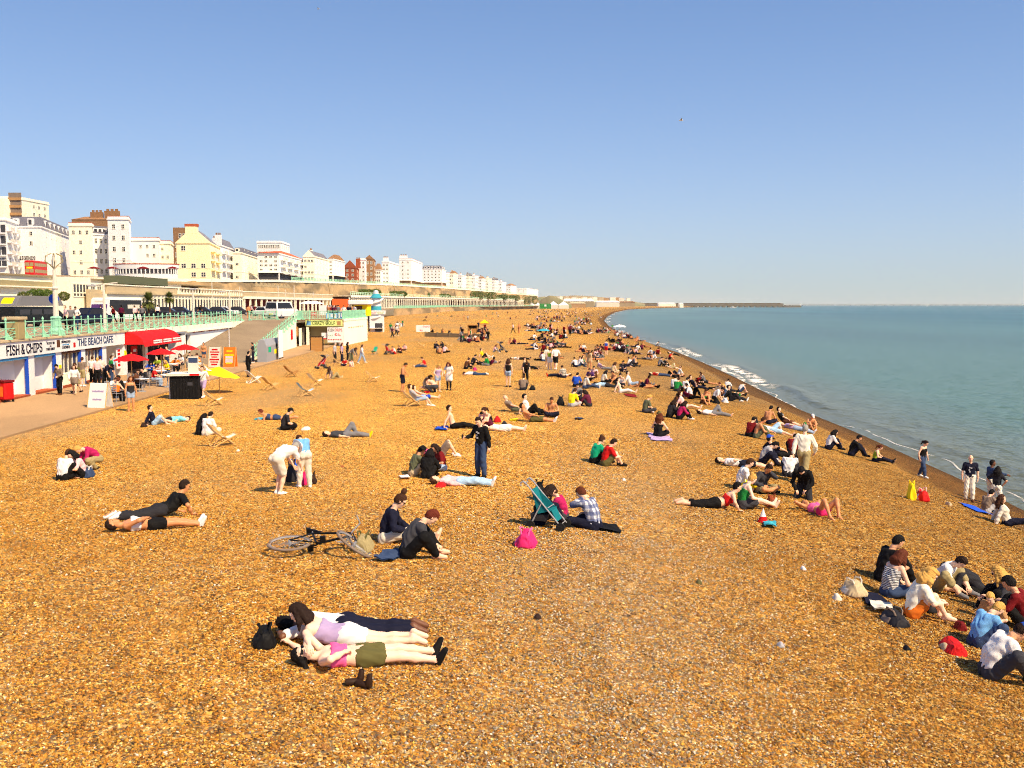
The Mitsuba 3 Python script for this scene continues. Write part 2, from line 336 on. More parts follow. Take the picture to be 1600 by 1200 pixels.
# --- concrete walk along the shops (z 3.3), promenade deck and road (z 6.4), ramp between them
ZA, ZD = 3.3, 6.4
shop_x = lambda y: -26 - .07 * (y - 52)
ya = np.linspace(-30, 124, 78)
walk = sheet(len(ya), 2, np.stack([np.stack([shop_x(ya) - 3, ya, 0 * ya + ZA], -1), np.stack([apx(ya), ya, 0 * ya + ZA], -1)], 1)); walk.invert()
skirt = sheet(len(ya), 2, np.stack([np.stack([apx(ya), ya, 0 * ya + ZA], -1), np.stack([apx(ya) + .06, ya, 0 * ya + ZA - .5], -1)], 1)); skirt.invert()
structure('promenade', cat([walk, skirt]), APRON, False, 'brown concrete walk between the shingle and the beach shops')
edge = np.array([[shop_x(y) + .02, y] for y in (-30, 40, 70, 107)] + [[-24.95, 111.2], [-24.9, 116], [-20.3, 116], [-20.0, 133], [-34, 200], [-52, 423], [-50, 500], [-46, 690], [-24, 850], [11, 1045], [61, 1330]])
back = np.array([[90, 1420], [30, 1200], [-30, 960], [-80, 745], [-110, 560], [-130, 300], [-170, 150], [-170, -30]])
deck = trimesh.creation.extrude_polygon(Polygon(np.vstack([edge, back])), .25, engine='earcut'); deck.apply_translation((0, 0, ZD - .25))
structure('road', deck, ASPHALT, False, 'grey seafront road and upper promenade behind the green railing')
RA, RB = (shop_x(76.) + .03, 76.0), (shop_x(107.) + .03, 107.0)          # ramp, landward edge
RC, RD = (-22.55, 81.5), (-24.95, 111.2)                                # ramp, seaward edge
rz = lambda y, y0, y1: ZA + .01 + (ZD - ZA) * np.clip((y - y0) / (y1 - y0), 0, 1)
tt = np.linspace(0, 1, 20)
L_ = np.stack([RA[0] + (RB[0] - RA[0]) * tt, 76 + 31 * tt, ZA + .012 + (ZD - ZA - .004) * tt], -1)
R_ = np.stack([RC[0] + (RD[0] - RC[0]) * tt, RC[1] + (RD[1] - RC[1]) * tt, ZA + .012 + (ZD - ZA - .004) * tt], -1)
R_[0, 2] = ZA + .012
structure('ramp', (lambda m: (m.invert(), m)[1])(sheet(20, 2, np.stack([L_, R_], 1))), ASPHALT, True, 'grey asphalt ramp rising from the beach walk to the road')
top_fill = prism([(RB[0], 106.9), (RD[0], 111.2), (-24.9, 116), (shop_x(116) - 1, 116), (RB[0] - .5, 106.9)], ZD - .2, ZD + .004)
structure('ramp_landing', top_fill, ASPHALT, False, 'level asphalt landing at the head of the ramp')
# ================================================================== railings
def star_panel():
    P = [bar((0, 0, .12), (2.2, 0, .12), .022), bar((0, 0, .56), (2.2, 0, .56), .022), bar((0, 0, .88), (2.2, 0, .88), .028)]
    for a, b in (((.04, .14), (2.16, .54)), ((.04, .54), (2.16, .14))): P.append(bar((a[0], 0, a[1]), (b[0], 0, b[1]), .018, 5))
    P.append(tube([(1.1, 0, .02), (1.1, 0, 1.0), (1.1, 0, 1.04), (1.1, 0, 1.12)], [.022, .022, .045, .012], 6))
    for k in range(8):
        a = k * math.pi / 4 + .39; P.append(tube([(1.1, 0, .34), (1.1 + .2 * math.cos(a), 0, .34 + .2 * math.sin(a))], [.05, .012], 4))
    return cat(P)
def rail_post():
    P = [tube([(0, 0, 0), (0, 0, .12), (0, 0, .5), (0, 0, .95), (0, 0, 1.0), (0, 0, 1.06), (0, 0, 1.14)], [.085, .06, .045, .045, .075, .05, .015], 8)]
    b = prism([(.05, 0), (.34, 0), (.30, .10), (.16, .16), (.09, .34), (.05, .36)], -.035, .035); q = b.vertices.copy()
    b.vertices = np.stack([q[:, 2], q[:, 0] * -1, q[:, 1]], 1); b.invert()
    return cat(P + [b])
def picket_panel():
    P = [bar((0, 0, .1), (2.2, 0, .1), .025), bar((0, 0, 1.0), (2.2, 0, 1.0), .03), bar((0, 0, .75), (2.2, 0, .75), .018)]
    P += [tube([(u, 0, .1), (u, 0, 1.0), (u, 0, 1.1)], [.022, .022, .006], 4) for u in np.arange(.1, 2.2, .2)]
    return cat(P)
STAR, POST, PICKET = mikit.ply(star_panel()), mikit.ply(rail_post()), mikit.ply(picket_panel())
M('railgreen'); M('railpale')
def railing(label, pts, bay=2.27, panel=STAR, mat='mat_railgreen', step=1):
    t = thing('railing', label, 'railing')
    pts = np.asarray(pts, float); seg = np.linalg.norm(np.diff(pts, axis=0), axis=1); tot = seg.sum(); n = max(1, round(tot / bay)); cum = np.concatenate([[0], np.cumsum(seg)])
    q = np.stack([np.interp(np.linspace(0, tot, n + 1), cum, pts[:, k]) for k in range(3)], 1)
    for i in range(n + 1):
        e = q[min(i + 1, n)] - q[min(i, n - 1)]; l = np.linalg.norm(e); m = np.eye(4); h = e.copy(); h[2] = 0; h /= np.linalg.norm(h)
        m[:3, 0], m[:3, 1], m[:3, 3] = h, np.array([-h[1], h[0], 0]), q[i]
        part(t, 'post', POST, mat, to=m)
        if i < n:
            m2 = m.copy(); m2[:3, 0] = e / 2.2; part(t, 'star_panel' if panel is STAR else 'picket_panel', panel, mat, to=m2)
    return t
# ================================================================== beach shops under the promenade
S = Frame((shop_x(30.), 30.), (shop_x(107.), 107.), ZA); U = S.u_of
def piece(t, name, px0, px1, w0, w1, v0, v1, mat, label=None): return part(t, name, S.box(U(px0) if px0 > -999 else 0, U(px1), v0, v1, w0, w1), mat, label=label)
sh = thing('beach_shop', 'long white seafront parade of kiosks with a fish and chips sign', 'shop')
part(sh, 'back_wall', S.box(0, U(290), -1.4, -1.2, 0, 3.08), CREAMWALL)
for a, b in ((-999, -30), (39, 50), (82, 93), (122.5, 130.5), (155.5, 163.5), (190, 196), (283, 288.5)): piece(sh, 'pier', a, b, 0, 2.25, -1.2, 0, WHITEWALL)
piece(sh, 'pier', 296, 374.5, -1, 2.6, -.4, 0, WHITEWALL)
piece(sh, 'wall_head', 288.5, 296, 2.3, 2.6, -.4, 0, WHITEWALL)
piece(sh, 'wall_head', -999, 196, 2.25, 3.06, -1.2, 0, WHITEWALL)
piece(sh, 'wall_head', 196, 288.5, 2.45, 3.06, -1.2, 0, WHITEWALL)
piece(sh, 'deck_edge', -999, 196, 2.98, 3.09, 0, .2, STONEWALL)
piece(sh, 'deck_edge', 196, 385, 2.62, 3.09, 0, .14, CREAMWALL)
piece(sh, 'cornice', 288.5, 372, 2.50, 2.61, 0, .22, CREAMWALL)
for a, b in ((300, 318), (322, 340), (344, 362)): piece(sh, 'slot', a, b, 2.38, 2.46, 0, .02, M('brick'))
fas = piece(sh, 'fascia', -999, 190.5, 2.16, 2.96, 0, .12, WHITEWALL, 'white fascia board with blue lettering')
for a, b in ((-28, 38), (50.5, 81.5)): piece(sh, 'lintel', a, b, 2.02, 2.16, -.25, .05, M('bluepaint'))
for a, b in ((93, 122), (131, 155)):
    piece(sh, 'lintel', a, b, 2.02, 2.15, -.2, .04, M('brown'))
    w = piece(sh, 'window', a + 1, b - 1, .85, 2.0, -.22, -.2, M('darkgrey', .15, .5), 'shop window with goods behind the glass')
    for k in range(5):
        x = a + 1 + (b - a - 2) * k / 4; part(w, 'bar', S.box(U(x) - .03, U(x) + .03, -.2, -.14, .85, 2.0), M('offwhite'))
    for k in range(7):
        u0 = U(a + 2) + (U(b - 2) - U(a + 2)) * k / 7; part(w, 'goods', S.box(u0, u0 + .22, -.6, -.3, .9, 1.05 + .5 * RNG.random()), M(['offwhite', 'cream', 'khaki', 'paleblue'][k % 4]))
    piece(sh, 'stall_riser', a, b, 0, .85, -.25, -.05, CREAMWALL)
    piece(sh, 'plinth', a, b, 0, .16, -.05, .03, M('brick'))
for a, b in ((12, 39), (64, 82)): piece(sh, 'shutter_panel', a, b, .02, 2.1, -.75, -.68, WHITEWALL)
for a in (37.5, 81, 121, 154): piece(sh, 'blue_post', a, a + 2.2, 0, 2.1, -.1, .03, M('blue'))
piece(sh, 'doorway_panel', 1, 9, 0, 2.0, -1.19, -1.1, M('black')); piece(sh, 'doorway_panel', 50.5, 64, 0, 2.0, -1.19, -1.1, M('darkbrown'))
piece(sh, 'poster', 51, 63, 1.15, 1.7, -1.08, -1.04, M('bluepaint')); piece(sh, 'counter', 52, 64, 0, 1.0, -1.0, -.7, M('brick'))
piece(sh, 'doorstep', 50, 83, 0, .1, -.6, .1, M('brick')); piece(sh, 'doorstep', -20, 39, 0, .1, -.6, .1, M('brick'))
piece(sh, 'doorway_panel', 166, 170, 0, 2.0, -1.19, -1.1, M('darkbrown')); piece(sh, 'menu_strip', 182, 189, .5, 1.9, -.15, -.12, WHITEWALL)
for k in range(5): piece(sh, 'menu_mark', 184, 187.4, .66 + .25 * k, .82 + .25 * k, -.12, -.10, M('red'))
piece(sh, 'yellow_notice', 88.5, 92, 1.0, 1.4, 0, .02, M('yellow')); piece(sh, 'yellow_notice', 191.5, 195, 1.35, 1.7, 0, .02, M('yellow'))
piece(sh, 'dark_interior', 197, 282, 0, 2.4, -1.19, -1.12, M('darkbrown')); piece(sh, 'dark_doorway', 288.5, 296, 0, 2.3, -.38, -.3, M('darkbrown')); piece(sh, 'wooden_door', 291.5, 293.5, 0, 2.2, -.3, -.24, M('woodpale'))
piece(sh, 'red_signboard', 200.5, 209.5, 1.30, 1.95, .06, .12, M('red')); piece(sh, 'signboard_emblem', 203, 207.5, 1.52, 1.72, .12, .135, M('white'))
piece(sh, 'awning_post', 216, 220, 0, 2.4, .2, .4, CREAMWALL)
ink, pale = M('navy'), M('bluepaint')
def letters(txt, a, b, w, h, mat): lettering(S, txt, U(a), w, h, mat, sh, v=.125, width=U(b) - U(a))
letters('FISH & CHIPS', 2, 59, 2.30, .50, ink); letters('THE BEACH CAFE', 116, 171.5, 2.37, .44, M('denim'))
letters('TO EAT IN', 66.5, 79, 2.66, .13, ink); letters('or', 71.5, 74, 2.52, .10, ink); letters('TAKE AWAY', 65.5, 79.5, 2.33, .14, ink)
letters('BURGERS', 90, 104, 2.66, .12, ink); letters('DRINKS', 91, 103, 2.33, .14, ink); letters('and hot', 91.5, 102, 2.52, .09, pale)
piece(sh, 'emblem', 83, 87.5, 2.45, 2.86, .12, .14, M('brown')); piece(sh, 'emblem', 109, 112, 2.34, 2.62, .12, .14, M('red'))
# red awning: three bays of a quarter-round canopy
aw = thing('awning', 'curved bright red shop awning with three white strips of lettering', 'awning')
u0, u1 = U(191.5), U(254); K = 14; prof = [(.02 + 1.35 * math.sin(a), 2.98 - .95 * (1 - math.cos(a))) for a in np.linspace(0, 1.5, K)]
us = np.linspace(u0, u1, 31)
g = np.array([[S.pt(u, v - .04 * abs(math.sin(math.pi * (u - u0) / (u1 - u0) * 3)) ** .5, w + .03 * math.sin(u * 9)) for v, w in prof] for u in us])
part(aw, 'canopy', sheet(31, K, g), M('red', .7), True)
for u in (u0, u1):
    pl = [S.pt(u, v, w) for v, w in prof] + [S.pt(u, .02, prof[-1][1])]
    part(aw, 'end_panel', trimesh.Trimesh(pl, [[0, i, i + 1] for i in range(1, len(pl) - 1)], process=False), M('red', .7))
part(aw, 'valance', sheet(31, 2, np.array([[S.pt(u, prof[-1][0], prof[-1][1] + .01), S.pt(u, prof[-1][0] + .03, prof[-1][1] - .14 - .03 * (i % 2))] for i, u in enumerate(us)])), M('red', .7))
for a, b in ((.24, .44), (.50, .70), (.76, .96)):
    ua, ub = u0 + (u1 - u0) * a, u0 + (u1 - u0) * b
    for r in range(2):
        for k in range(9):
            x = ua + (ub - ua) * (k + .12 * (k % 3)) / 9; part(aw, 'white_mark', S.box(x, x + (ub - ua) * .085, prof[-1][0] - .02, prof[-1][0] + .05, 2.24 - .15 * r, 2.33 - .15 * r), M('white'))
# ------------------------------------------------------------------ rails
ey = np.linspace(33, 105.5, 12)
railing('long pale green star-pattern railing along the promenade above the shops', [(shop_x(y) + .05, y, ZD) for y in ey])
railing('sloping pale green railing climbing the seaward side of the ramp', [tuple(R_[2] + [0.1, 0, 0]), tuple(R_[-1] + [0.1, 0, 0])])
railing('pale green picket railing round the terrace above the crazy golf sign', [(-24.8, 111.5, ZD), (-24.8, 115.6, ZD), (-20.5, 115.8, ZD), (-20.2, 132.5, ZD)], 2.2, PICKET)
railing('short green picket railing across the head of the ramp', [(shop_x(107) + .2, 108.5, ZD), (-27.6, 113, ZD)], 2.2, PICKET)
pb = thing('brick_pillar', 'rusty green square pillar between railing panels at the left', 'pillar'); q = on_z(25, 530, ZD)
q = S.pt(U(25), -.1, ZD - ZA); part(pb, 'shaft', bbox(q[0] - .35, q[0] + .35, q[1] - .35, q[1] + .35, ZD, ZD + 1.0), M('khaki')); part(pb, 'cap', bbox(q[0] - .45, q[0] + .45, q[1] - .45, q[1] + .45, ZD + 1.0, ZD + 1.16), STONEWALL)
# ------------------------------------------------------------------ wall under the ramp and the crazy golf building
rw = thing('ramp_wall', 'white triangular side wall under the sloping green railing', 'wall')
pw = [(R_[i][0], R_[i][1], R_[i][2]) for i in range(1, 20)]
vv = np.array([[(x, y, ZA - .6), (x, y, z + .005)] for x, y, z in pw]); part(rw, 'face', sheet(19, 2, vv), CREAMWALL)
vb = np.array([[(x + .1, y, z - .02), (x + .1, y, z + .14), (x - .1, y, z + .14)] for x, y, z in pw]); part(rw, 'coping', sheet(19, 3, vb), CREAMWALL)
RW = Frame(RC, RD, ZA)
for k, (a, b, w0, w1, col) in enumerate([(453.5, 456, 1.0, 2.1, 'red'), (462, 464.5, 1.2, 2.3, 'wood'), (466, 470, 0, 2.1, 'cream'), (472, 475.5, 0, 2.1, 'offwhite')]): part(rw, 'door' if w0 == 0 else 'notice', RW.box(RW.u_of(a), RW.u_of(b), .005, .05, w0, w1), M(col))
gb = thing('golf_building', 'low cream building with a pale lime crazy golf sign over its opening', 'building')
GF, GS = Frame((-24.85, 116.0), (-20.3, 116.0), ZA), Frame((-20.3, 116.0), (-20.0, 133.0), ZA)
part(gb, 'side_wall', GS.box(0, GS.L, -.3, 0, -.4, 3.08), CREAMWALL); part(gb, 'parapet', GS.box(0, GS.L, -.2, .06, 2.9, 3.14), CREAMWALL)
for k in range(7): part(gb, 'vent', GS.box(3 + 1.6 * k, 3.7 + 1.6 * k, 0, .03, 1.95, 2.1), M('tan'))
part(gb, 'pier', GF.box(0, .3, -.4, 0, -.4, 2.2), CREAMWALL); part(gb, 'pier', GF.box(3.9, GF.L, -.4, 0, -.4, 2.2), WHITEWALL); part(gb, 'sign_band', GF.box(-.1, GF.L - .15, -.3, .08, 2.3, 3.02), M('palelime'), label='pale lime band with green lettering')
part(gb, 'header', GF.box(0, GF.L, -.4, 0, 2.18, 3.0), M('khaki')); part(gb, 'shutter', GF.box(.3, 3.9, -1.1, -1.0, -.4, 2.2), M('khaki'))
part(gb, 'roof', prism([(-24.9, 111.5), (-24.85, 116), (-20.3, 116), (-20.05, 133), (-26, 133)], ZD - .1, ZD + .003), APRON)
lettering(GF, 'CRAZY GOLF', .75, 2.46, 0.40, M('hedge'), gb, v=.085, width=2.75); part(gb, 'emblem', GF.box(.1, .6, .08, .1, 2.4, 2.9), M('skyblue')); part(gb, 'emblem', GF.box(3.75, 4.2, .08, .1, 2.4, 2.9), M('tan'))
fb = thing('menu_board', 'white fish and chips price board with red and blue lettering', 'sign'); FB = Frame((-22.2, 115.5), (-20.35, 115.5), ZA)
part(fb, 'board', FB.box(0, FB.L, -.05, 0, .35, 2.15), WHITEWALL); lettering(FB, 'FISH', .08, 1.66, .34, M('navy'), fb, v=.003, width=.72); lettering(FB, 'CHIPS', .88, 1.66, .34, M('red'), fb, v=.003, width=.9)
lettering(FB, '£4.', .85, 1.12, .34, M('red'), fb, v=.003, width=.75)
for k in range(6): part(fb, 'mark', FB.box(.1 + .28 * k, .28 + .28 * k, 0, .012, .62, .74), M('red'))
for k in range(3): part(fb, 'mark', FB.box(.12 + .2 * k, .24 + .2 * k, 0, .012, 1.14, 1.22), M('green'))
for u in (.1, FB.L - .1): part(fb, 'leg', FB.box(u - .04, u + .04, -.12, -.05, -.4, 2.1), M('wood'))
nb = thing('notice', 'small white notice board beside the fish and chips price board', 'sign'); part(nb, 'panel', FB.box(-.75, -.1, -.3, -.26, .85, 1.5), WHITEWALL); part(nb, 'strip', FB.box(-.75, -.1, -.26, -.25, .72, .85), M('red')); part(nb, 'post', FB.box(-.45, -.4, -.35, -.3, -.4, 1.4), M('wood'))
# brown board partition in front of the opening
hb = thing('hoarding', 'brown timber hoarding box standing below the crazy golf sign', 'hoarding'); q = gp(484.5, 549); q2 = gp(504, 549)
HB = Frame(q[:2], (q2[0], q[1] + .3), q[2] - .1)
for k in range(5): part(hb, 'plank', HB.box(.04, HB.L - .04, -.05, 0 + .004 * (k % 2), .1 + .3 * k, .385 + .3 * k), M('wood'))
for u in (0, HB.L - .08): part(hb, 'post', HB.box(u, u + .09, -.09, .02, 0, 1.68), M('darkbrown'))
part(hb, 'side', prism([(0, 0), (.05, 0), (.05, 1.0), (0, 1.0)], 0, 1.6), M('darkbrown'), to=HB.mat(HB.L + .03, -1.0, 0)); part(hb, 'rail', HB.box(-.05, HB.L + .1, -.1, .03, 1.6, 1.7), M('darkbrown'))
# ================================================================== windows shared by every facade
def unit_frame():
    b = [box(-.5, -.42, -.6, .4, 0, 1), box(.42, .5, -.6, .4, 0, 1), box(-.42, .42, -.6, .4, .93, 1), box(-.55, .55, -.9, .4, -.05, .05), box(-.035, .035, -.45, .4, .05, .93), box(-.42, -.035, -.45, .4, .49, .54), box(.035, .42, -.45, .4, .49, .54)]
    return cat(b)
WFRAME, WPANE = mikit.ply(unit_frame()), mikit.ply(box(-.43, .43, -.1, .4, .03, .95))
GLASS = M('darkgrey', .12); M('ivory')
def window(t, fr, u, w, wid, hei, frame='mat_ivory', pane=None, v=0.0):
    m = fr.mat(u, v, w) @ np.diag([wid, .16, hei, 1])
    k = part(t, 'window', WFRAME, frame, to=m); part(k, 'pane', WPANE, pane or GLASS, to=m)
def window_rows(t, fr, floors, cols, z0, z1, u0=None, u1=None, wid=1.0, hei=.55, skip=0.0, **k):
    u0 = .06 * fr.L if u0 is None else u0; u1 = .94 * fr.L if u1 is None else u1; fh = (z1 - z0) / floors
    for i in range(floors):
        for j in range(cols):
            if RNG.random() < skip: continue
            window(t, fr, u0 + (u1 - u0) * (j + .5) / cols, z0 + fh * (i + .24), min(wid, .8 * (u1 - u0) / cols), fh * hei, **k)
def block(name, label, A, B, C, ytop, ybase, wall, floors, ab, bc, roof='flat', roofmat='roofslate', wid=1.1, hei=.52, chimneys=(), catg='building', ground=None, balcony=None, roofh=None, abskip=.15, bands=True):
    """a building: A-B is the wall that faces the pier, B-C the wall that faces the sea; each (photo column, metres away)"""
    t = thing(name, label, catg); a, b, c = (at(q[0], ybase, q[1]) for q in (A, B, C)); z = b[2]; H = at(B[0], ytop, B[1])[2] - z
    d = a + c - b; poly = [p[:2] for p in (a, b, c, d)]
    part(t, 'wall', prism(poly, z - 3, z + H), wall)
    F1, F2 = Frame(a[:2], b[:2], z), Frame(b[:2], c[:2], z)
    for fr in (F1, F2):
        if bands:
            part(t, 'cornice', fr.box(-.15, fr.L + .25, -.1, .3, H - .45, H - .1), wall)
            if floors > 2: part(t, 'string_course', fr.box(0, fr.L, 0, .12, H * .28, H * .28 + .22), wall)
    g = 3.2 if ground else 0
    if ab: window_rows(t, F1, floors, ab, g, H - .6, wid=wid, hei=hei, skip=abskip)
    if bc: window_rows(t, F2, floors, bc, g, H - .6, wid=wid, hei=hei, skip=.05)
    if ground:
        for fr in (F1, F2):
            part(t, 'shopfront', fr.box(.4, fr.L - .4, 0, .1, .3, 2.6), M(ground)); part(t, 'awning', fr.box(.2, fr.L - .2, 0, 1.2, 2.6, 2.8), M('cream'))
    rh = roofh or 2.6
    if roof == 'mansard':
        cx = np.mean(poly, 0); ins = [cx + (np.array(p) - cx) * .80 for p in poly]; v = np.array([(*p, z + H) for p in poly] + [(*p, z + H + rh) for p in ins])
        r = part(t, 'roof', trimesh.convex.convex_hull(v), M(roofmat))
        for fr, n in ((F1, ab), (F2, bc)):
            for j in range(n):
                u = fr.L * (.1 + .8 * (j + .5) / n); part(r, 'dormer', fr.box(u - .7, u + .7, -1.2, -.15, H, H + rh * .72), wall); part(r, 'dormer_window', fr.box(u - .45, u + .45, -.15, -.12, H + .35, H + rh * .6), GLASS)
    elif roof == 'gable':
        m1, m2 = (a + b) / 2, (c + d) / 2; v = np.array([(*p, z + H) for p in poly] + [(*m1[:2], z + H + rh), (*m2[:2], z + H + rh)])
        part(t, 'roof', trimesh.convex.convex_hull(v), M(roofmat)); part(t, 'gable', trimesh.convex.convex_hull(np.vstack([[*(F1.pt(-.05, .06, H)), ], [*F1.pt(F1.L + .05, .06, H)], [*F1.pt(F1.L / 2, .06, H + rh)], [*F1.pt(-.05, -.2, H)], [*F1.pt(F1.L + .05, -.2, H)], [*F1.pt(F1.L / 2, -.2, H + rh)]])), wall)
    elif roof == 'hip':
        cx = np.mean(poly, 0); o = [cx + (np.array(p) - cx) * 1.03 for p in poly]; ins = [cx + (np.array(p) - cx) * .35 for p in poly]
        part(t, 'roof', trimesh.convex.convex_hull(np.array([(*p, z + H) for p in o] + [(*p, z + H + rh) for p in ins])), M(roofmat))
    else:
        for fr in (F1, F2): part(t, 'parapet', fr.box(0, fr.L, -.3, .02, H, H + .55), wall)
        if roofmat != 'roofslate': part(t, 'coping', F2.box(-.1, F2.L, -.4, .08, H + .55, H + .7), M(roofmat)); part(t, 'coping', F1.box(-.1, F1.L - .05, -.4, .08, H + .55, H + .7), M(roofmat))
    for (fr, u, v, w, hh) in [((F1, F2)[k], uu, vv_, ww, hh) for k, uu, vv_, ww, hh in chimneys]:
        ch = part(t, 'chimney', fr.box(u * fr.L, u * fr.L + w, v - 1.1, v, H - .5, H + hh), wall if wall != YELLOWWALL else YELLOWWALL)
        for k in range(3): part(ch, 'pot', fr.box(u * fr.L + w * (.12 + .3 * k), u * fr.L + w * (.30 + .3 * k), v - .75, v - .35, H + hh, H + hh + .7), M('brickbrown'))
    if balcony:
        n, fr = balcony, F2; fh = H / floors
        for i in range(1, floors):
            for j in range(n):
                u = fr.L * (j + .5) / n; bl = part(t, 'balcony', fr.box(u - fr.L * .36 / n, u + fr.L * .36 / n, 0, 1.1, fh * i - .1, fh * i + .12), wall)
                part(bl, 'railing', fr.box(u - fr.L * .36 / n, u + fr.L * .36 / n, 1.05, 1.1, fh * i + .12, fh * i + 1.0), M('offwhite'))
    return t, F1, F2, H
# ================================================================== cliff, upper road and the buildings on it
CL = [(-160, 433, 120), (0, 433, 150), (200, 435, 185), (335, 437, 205), (430, 438, 290), (520, 441, 400), (620, 445, 560), (700, 450, 745), (780, 456.5, 960), (840, 462, 1200)]
CT = np.array([at(*q) for q in CL]); CT = np.vstack([CT[0] + [-60, -60, 0], CT])
tq = np.concatenate([[0], np.cumsum(np.linalg.norm(np.diff(CT[:, :2], axis=0), axis=1))]); tf = np.linspace(0, tq[-1], 500)
CP = np.stack([np.interp(tf, tq, CT[:, k]) for k in range(3)], 1)
nrm = np.stack([np.gradient(CP[:, 1]), -np.gradient(CP[:, 0]), 0 * tf], 1); nrm /= np.linalg.norm(nrm, axis=1, keepdims=True)
wl = np.linspace(0, 1, 9)
face = CP[:, None] * [1, 1, 0] + nrm[:, None] * ((1 - wl)[None, :, None] * 2.2 + .8 * (meshkit.fbm(np.stack([np.repeat(tf[:, None], 9, 1) * .12, np.repeat(wl[None] * 2, 500, 0), 0 * np.ones((500, 9))], -1), 3, 2) - .5)[..., None]) + np.array([0, 0, 1]) * (ZD - .5 + (CP[:, 2:3] - ZD + .5) * wl[None])[..., None]
proc_mat('mat_cliff', lambda p, n, uv: mix(mi.Color3f(*lin((176, 148, 108)).tolist()), mi.Color3f(*lin((118, 104, 82)).tolist()), smoothstep(.35, .65, fbm(p.x * .07, p.y * .05, p.z * .25, 4))) * (.75 + .5 * fbm(p.x * .5, p.y * .5, p.z * .8, 3)), .95, .1)
cw = thing('cliff_wall', 'long weathered grey-brown sea cliff wall under the upper road', 'wall')
part(cw, 'face', sheet(500, 9, face), 'mat_cliff', True)
def ribbon(off0, off1, z0, z1): return np.stack([CP + nrm * off0 + [0, 0, z0], CP + nrm * off1 + [0, 0, z1]], 1)
part(cw, 'coping', cat([sheet(500, 2, ribbon(.35, .35, -.5, .12)), sheet(500, 2, ribbon(.35, -.4, .12, .12))]), CREAMWALL)
for i in range(150, 495, 23):
    F = Frame(CP[i, :2], CP[min(i + 1, 499), :2], ZD); hh = CP[i, 2] - ZD
    part(cw, 'buttress', F.put(trimesh.convex.convex_hull(np.array([[0, -2.6, 0], [2.2, -2.6, 0], [0, .5, 0], [2.2, .5, 0], [0, -.5, hh - .4], [2.2, -.5, hh - .4], [0, .5, hh - .4], [2.2, .5, hh - .4]]) )), 'mat_cliff')
crl = thing('cliff_railing', 'long thin pale green railing along the top of the cliff wall', 'railing')
sel = CP[np.linspace(120, 499, 230).astype(int)]
part(crl, 'rail', cat([tube(sel + [0, 0, 1.15], .06, 4), tube(sel + [0, 0, .65], .05, 4), tube(sel + [0, 0, .25], .05, 4)]), M('railpale'))
labels[part(crl, 'posts', cat([box(p[0] - .09, p[0] + .09, p[1] - .09, p[1] + .09, p[2], p[2] + 1.35) for p in sel] + [box(p[0] - .05, p[0] + .05, p[1] - .05, p[1] + .05, p[2], p[2] + 1.15) for p in (sel[1:] + sel[:-1]) / 2]), M('railgreen'))] = {'kind': 'stuff'}
up = np.stack([CP + [0, 0, -.05], CP - nrm * 12 + [0, 0, .05], CP - nrm * 60 + [0, 0, 1.2], CP - nrm * 160 + [0, 0, 6], CP - nrm * 400 + [0, 0, 14]], 1)
structure('upper_road', sheet(500, 5, up), ASPHALT, True, 'upper road along the top of the cliff')
# --- houses, west to east (front lines measured from the photograph)
_o = 'first second third fourth fifth sixth seventh eighth ninth tenth eleventh twelfth thirteenth fourteenth fifteenth sixteenth seventeenth eighteenth nineteenth'.split()
def ORD(i):
    if i < 19: return _o[i]
    t = {2: 'twent', 3: 'thirt', 4: 'fort', 5: 'fift'}[(i + 1) // 10]; r = (i + 1) % 10
    return t + 'ieth' if r == 0 else t + 'y-' + _o[r - 1]
CY = lambda px, o=32: float(np.interp(px, [q[0] for q in CL], [q[2] for q in CL])) + o
W, Cm, Yl = WHITEWALL, CREAMWALL, YELLOWWALL
block('tower_block', 'cream tower block with dark stacked balconies at the far left skyline', (-30, 345), (31, 345), (80, 365), 309, 420, Cm, 9, 0, 5, wid=1.4, hei=.4)
tb = thing('tower_block', 'cream slab tower at the very left edge of the skyline', 'building'); q = at(10, 420, 335); zt = at(10, 310, 335)[2]
part(tb, 'wall', prism([(q[0] - 14, q[1]), (q[0], q[1]), (q[0] + 3, q[1] + 12), (q[0] - 14, q[1] + 12)], q[2] - 4, zt), Cm); TB = Frame((q[0] + .2, q[1] + 3), (q[0] + 4.6, q[1] + 3), q[2])
for i in range(9): part(tb, 'balcony', TB.box(0, TB.L, 0, .5, 3 + 2.6 * i, 3.9 + 2.6 * i), M('tan')); part(tb, 'balcony_recess', TB.box(0, TB.L, -.2, .02, 3.9 + 2.6 * i, 5.6 + 2.6 * i), M('taupe'))
t, F1, F2, H = block('hotel', 'white hotel with dark balcony bays at the left edge', (-40, 262), (12, 262), (30, 275), 342, 432, W, 5, 0, 2, balcony=2)
for i in range(4):
    for j in range(3): part(t, 'balcony_recess', F1.box(F1.L * (.52 + .165 * j), F1.L * (.66 + .165 * j), 0, .05, 2.8 + 3.0 * i, 4.9 + 3.0 * i), M('darkgrey')); part(t, 'balcony', F1.box(F1.L * (.50 + .165 * j), F1.L * (.665 + .165 * j), 0, .9, 2.4 + 3.0 * i, 2.8 + 3.0 * i), W)
t, F1, F2, H = block('hotel', 'large white corner hotel with slate mansard roof and a dark sign over the entrance', (10, 275), (67, 275), (116, 325), 353, 432, W, 5, 2, 6, 'mansard', 'roofslate', wid=.9, hei=.42, abskip=.5, roofh=3.0)
lettering(F1, 'LEGENDS', F1.u_of(34), F1.w_of(34, 406), 1.0, M('darkbrown'), t, v=.1, width=F1.u_of(58) - F1.u_of(34))
part(t, 'glass_canopy', F1.box(F1.u_of(0), F1.u_of(27), .1, 2.5, .4, 2.6), M('offwhite'))
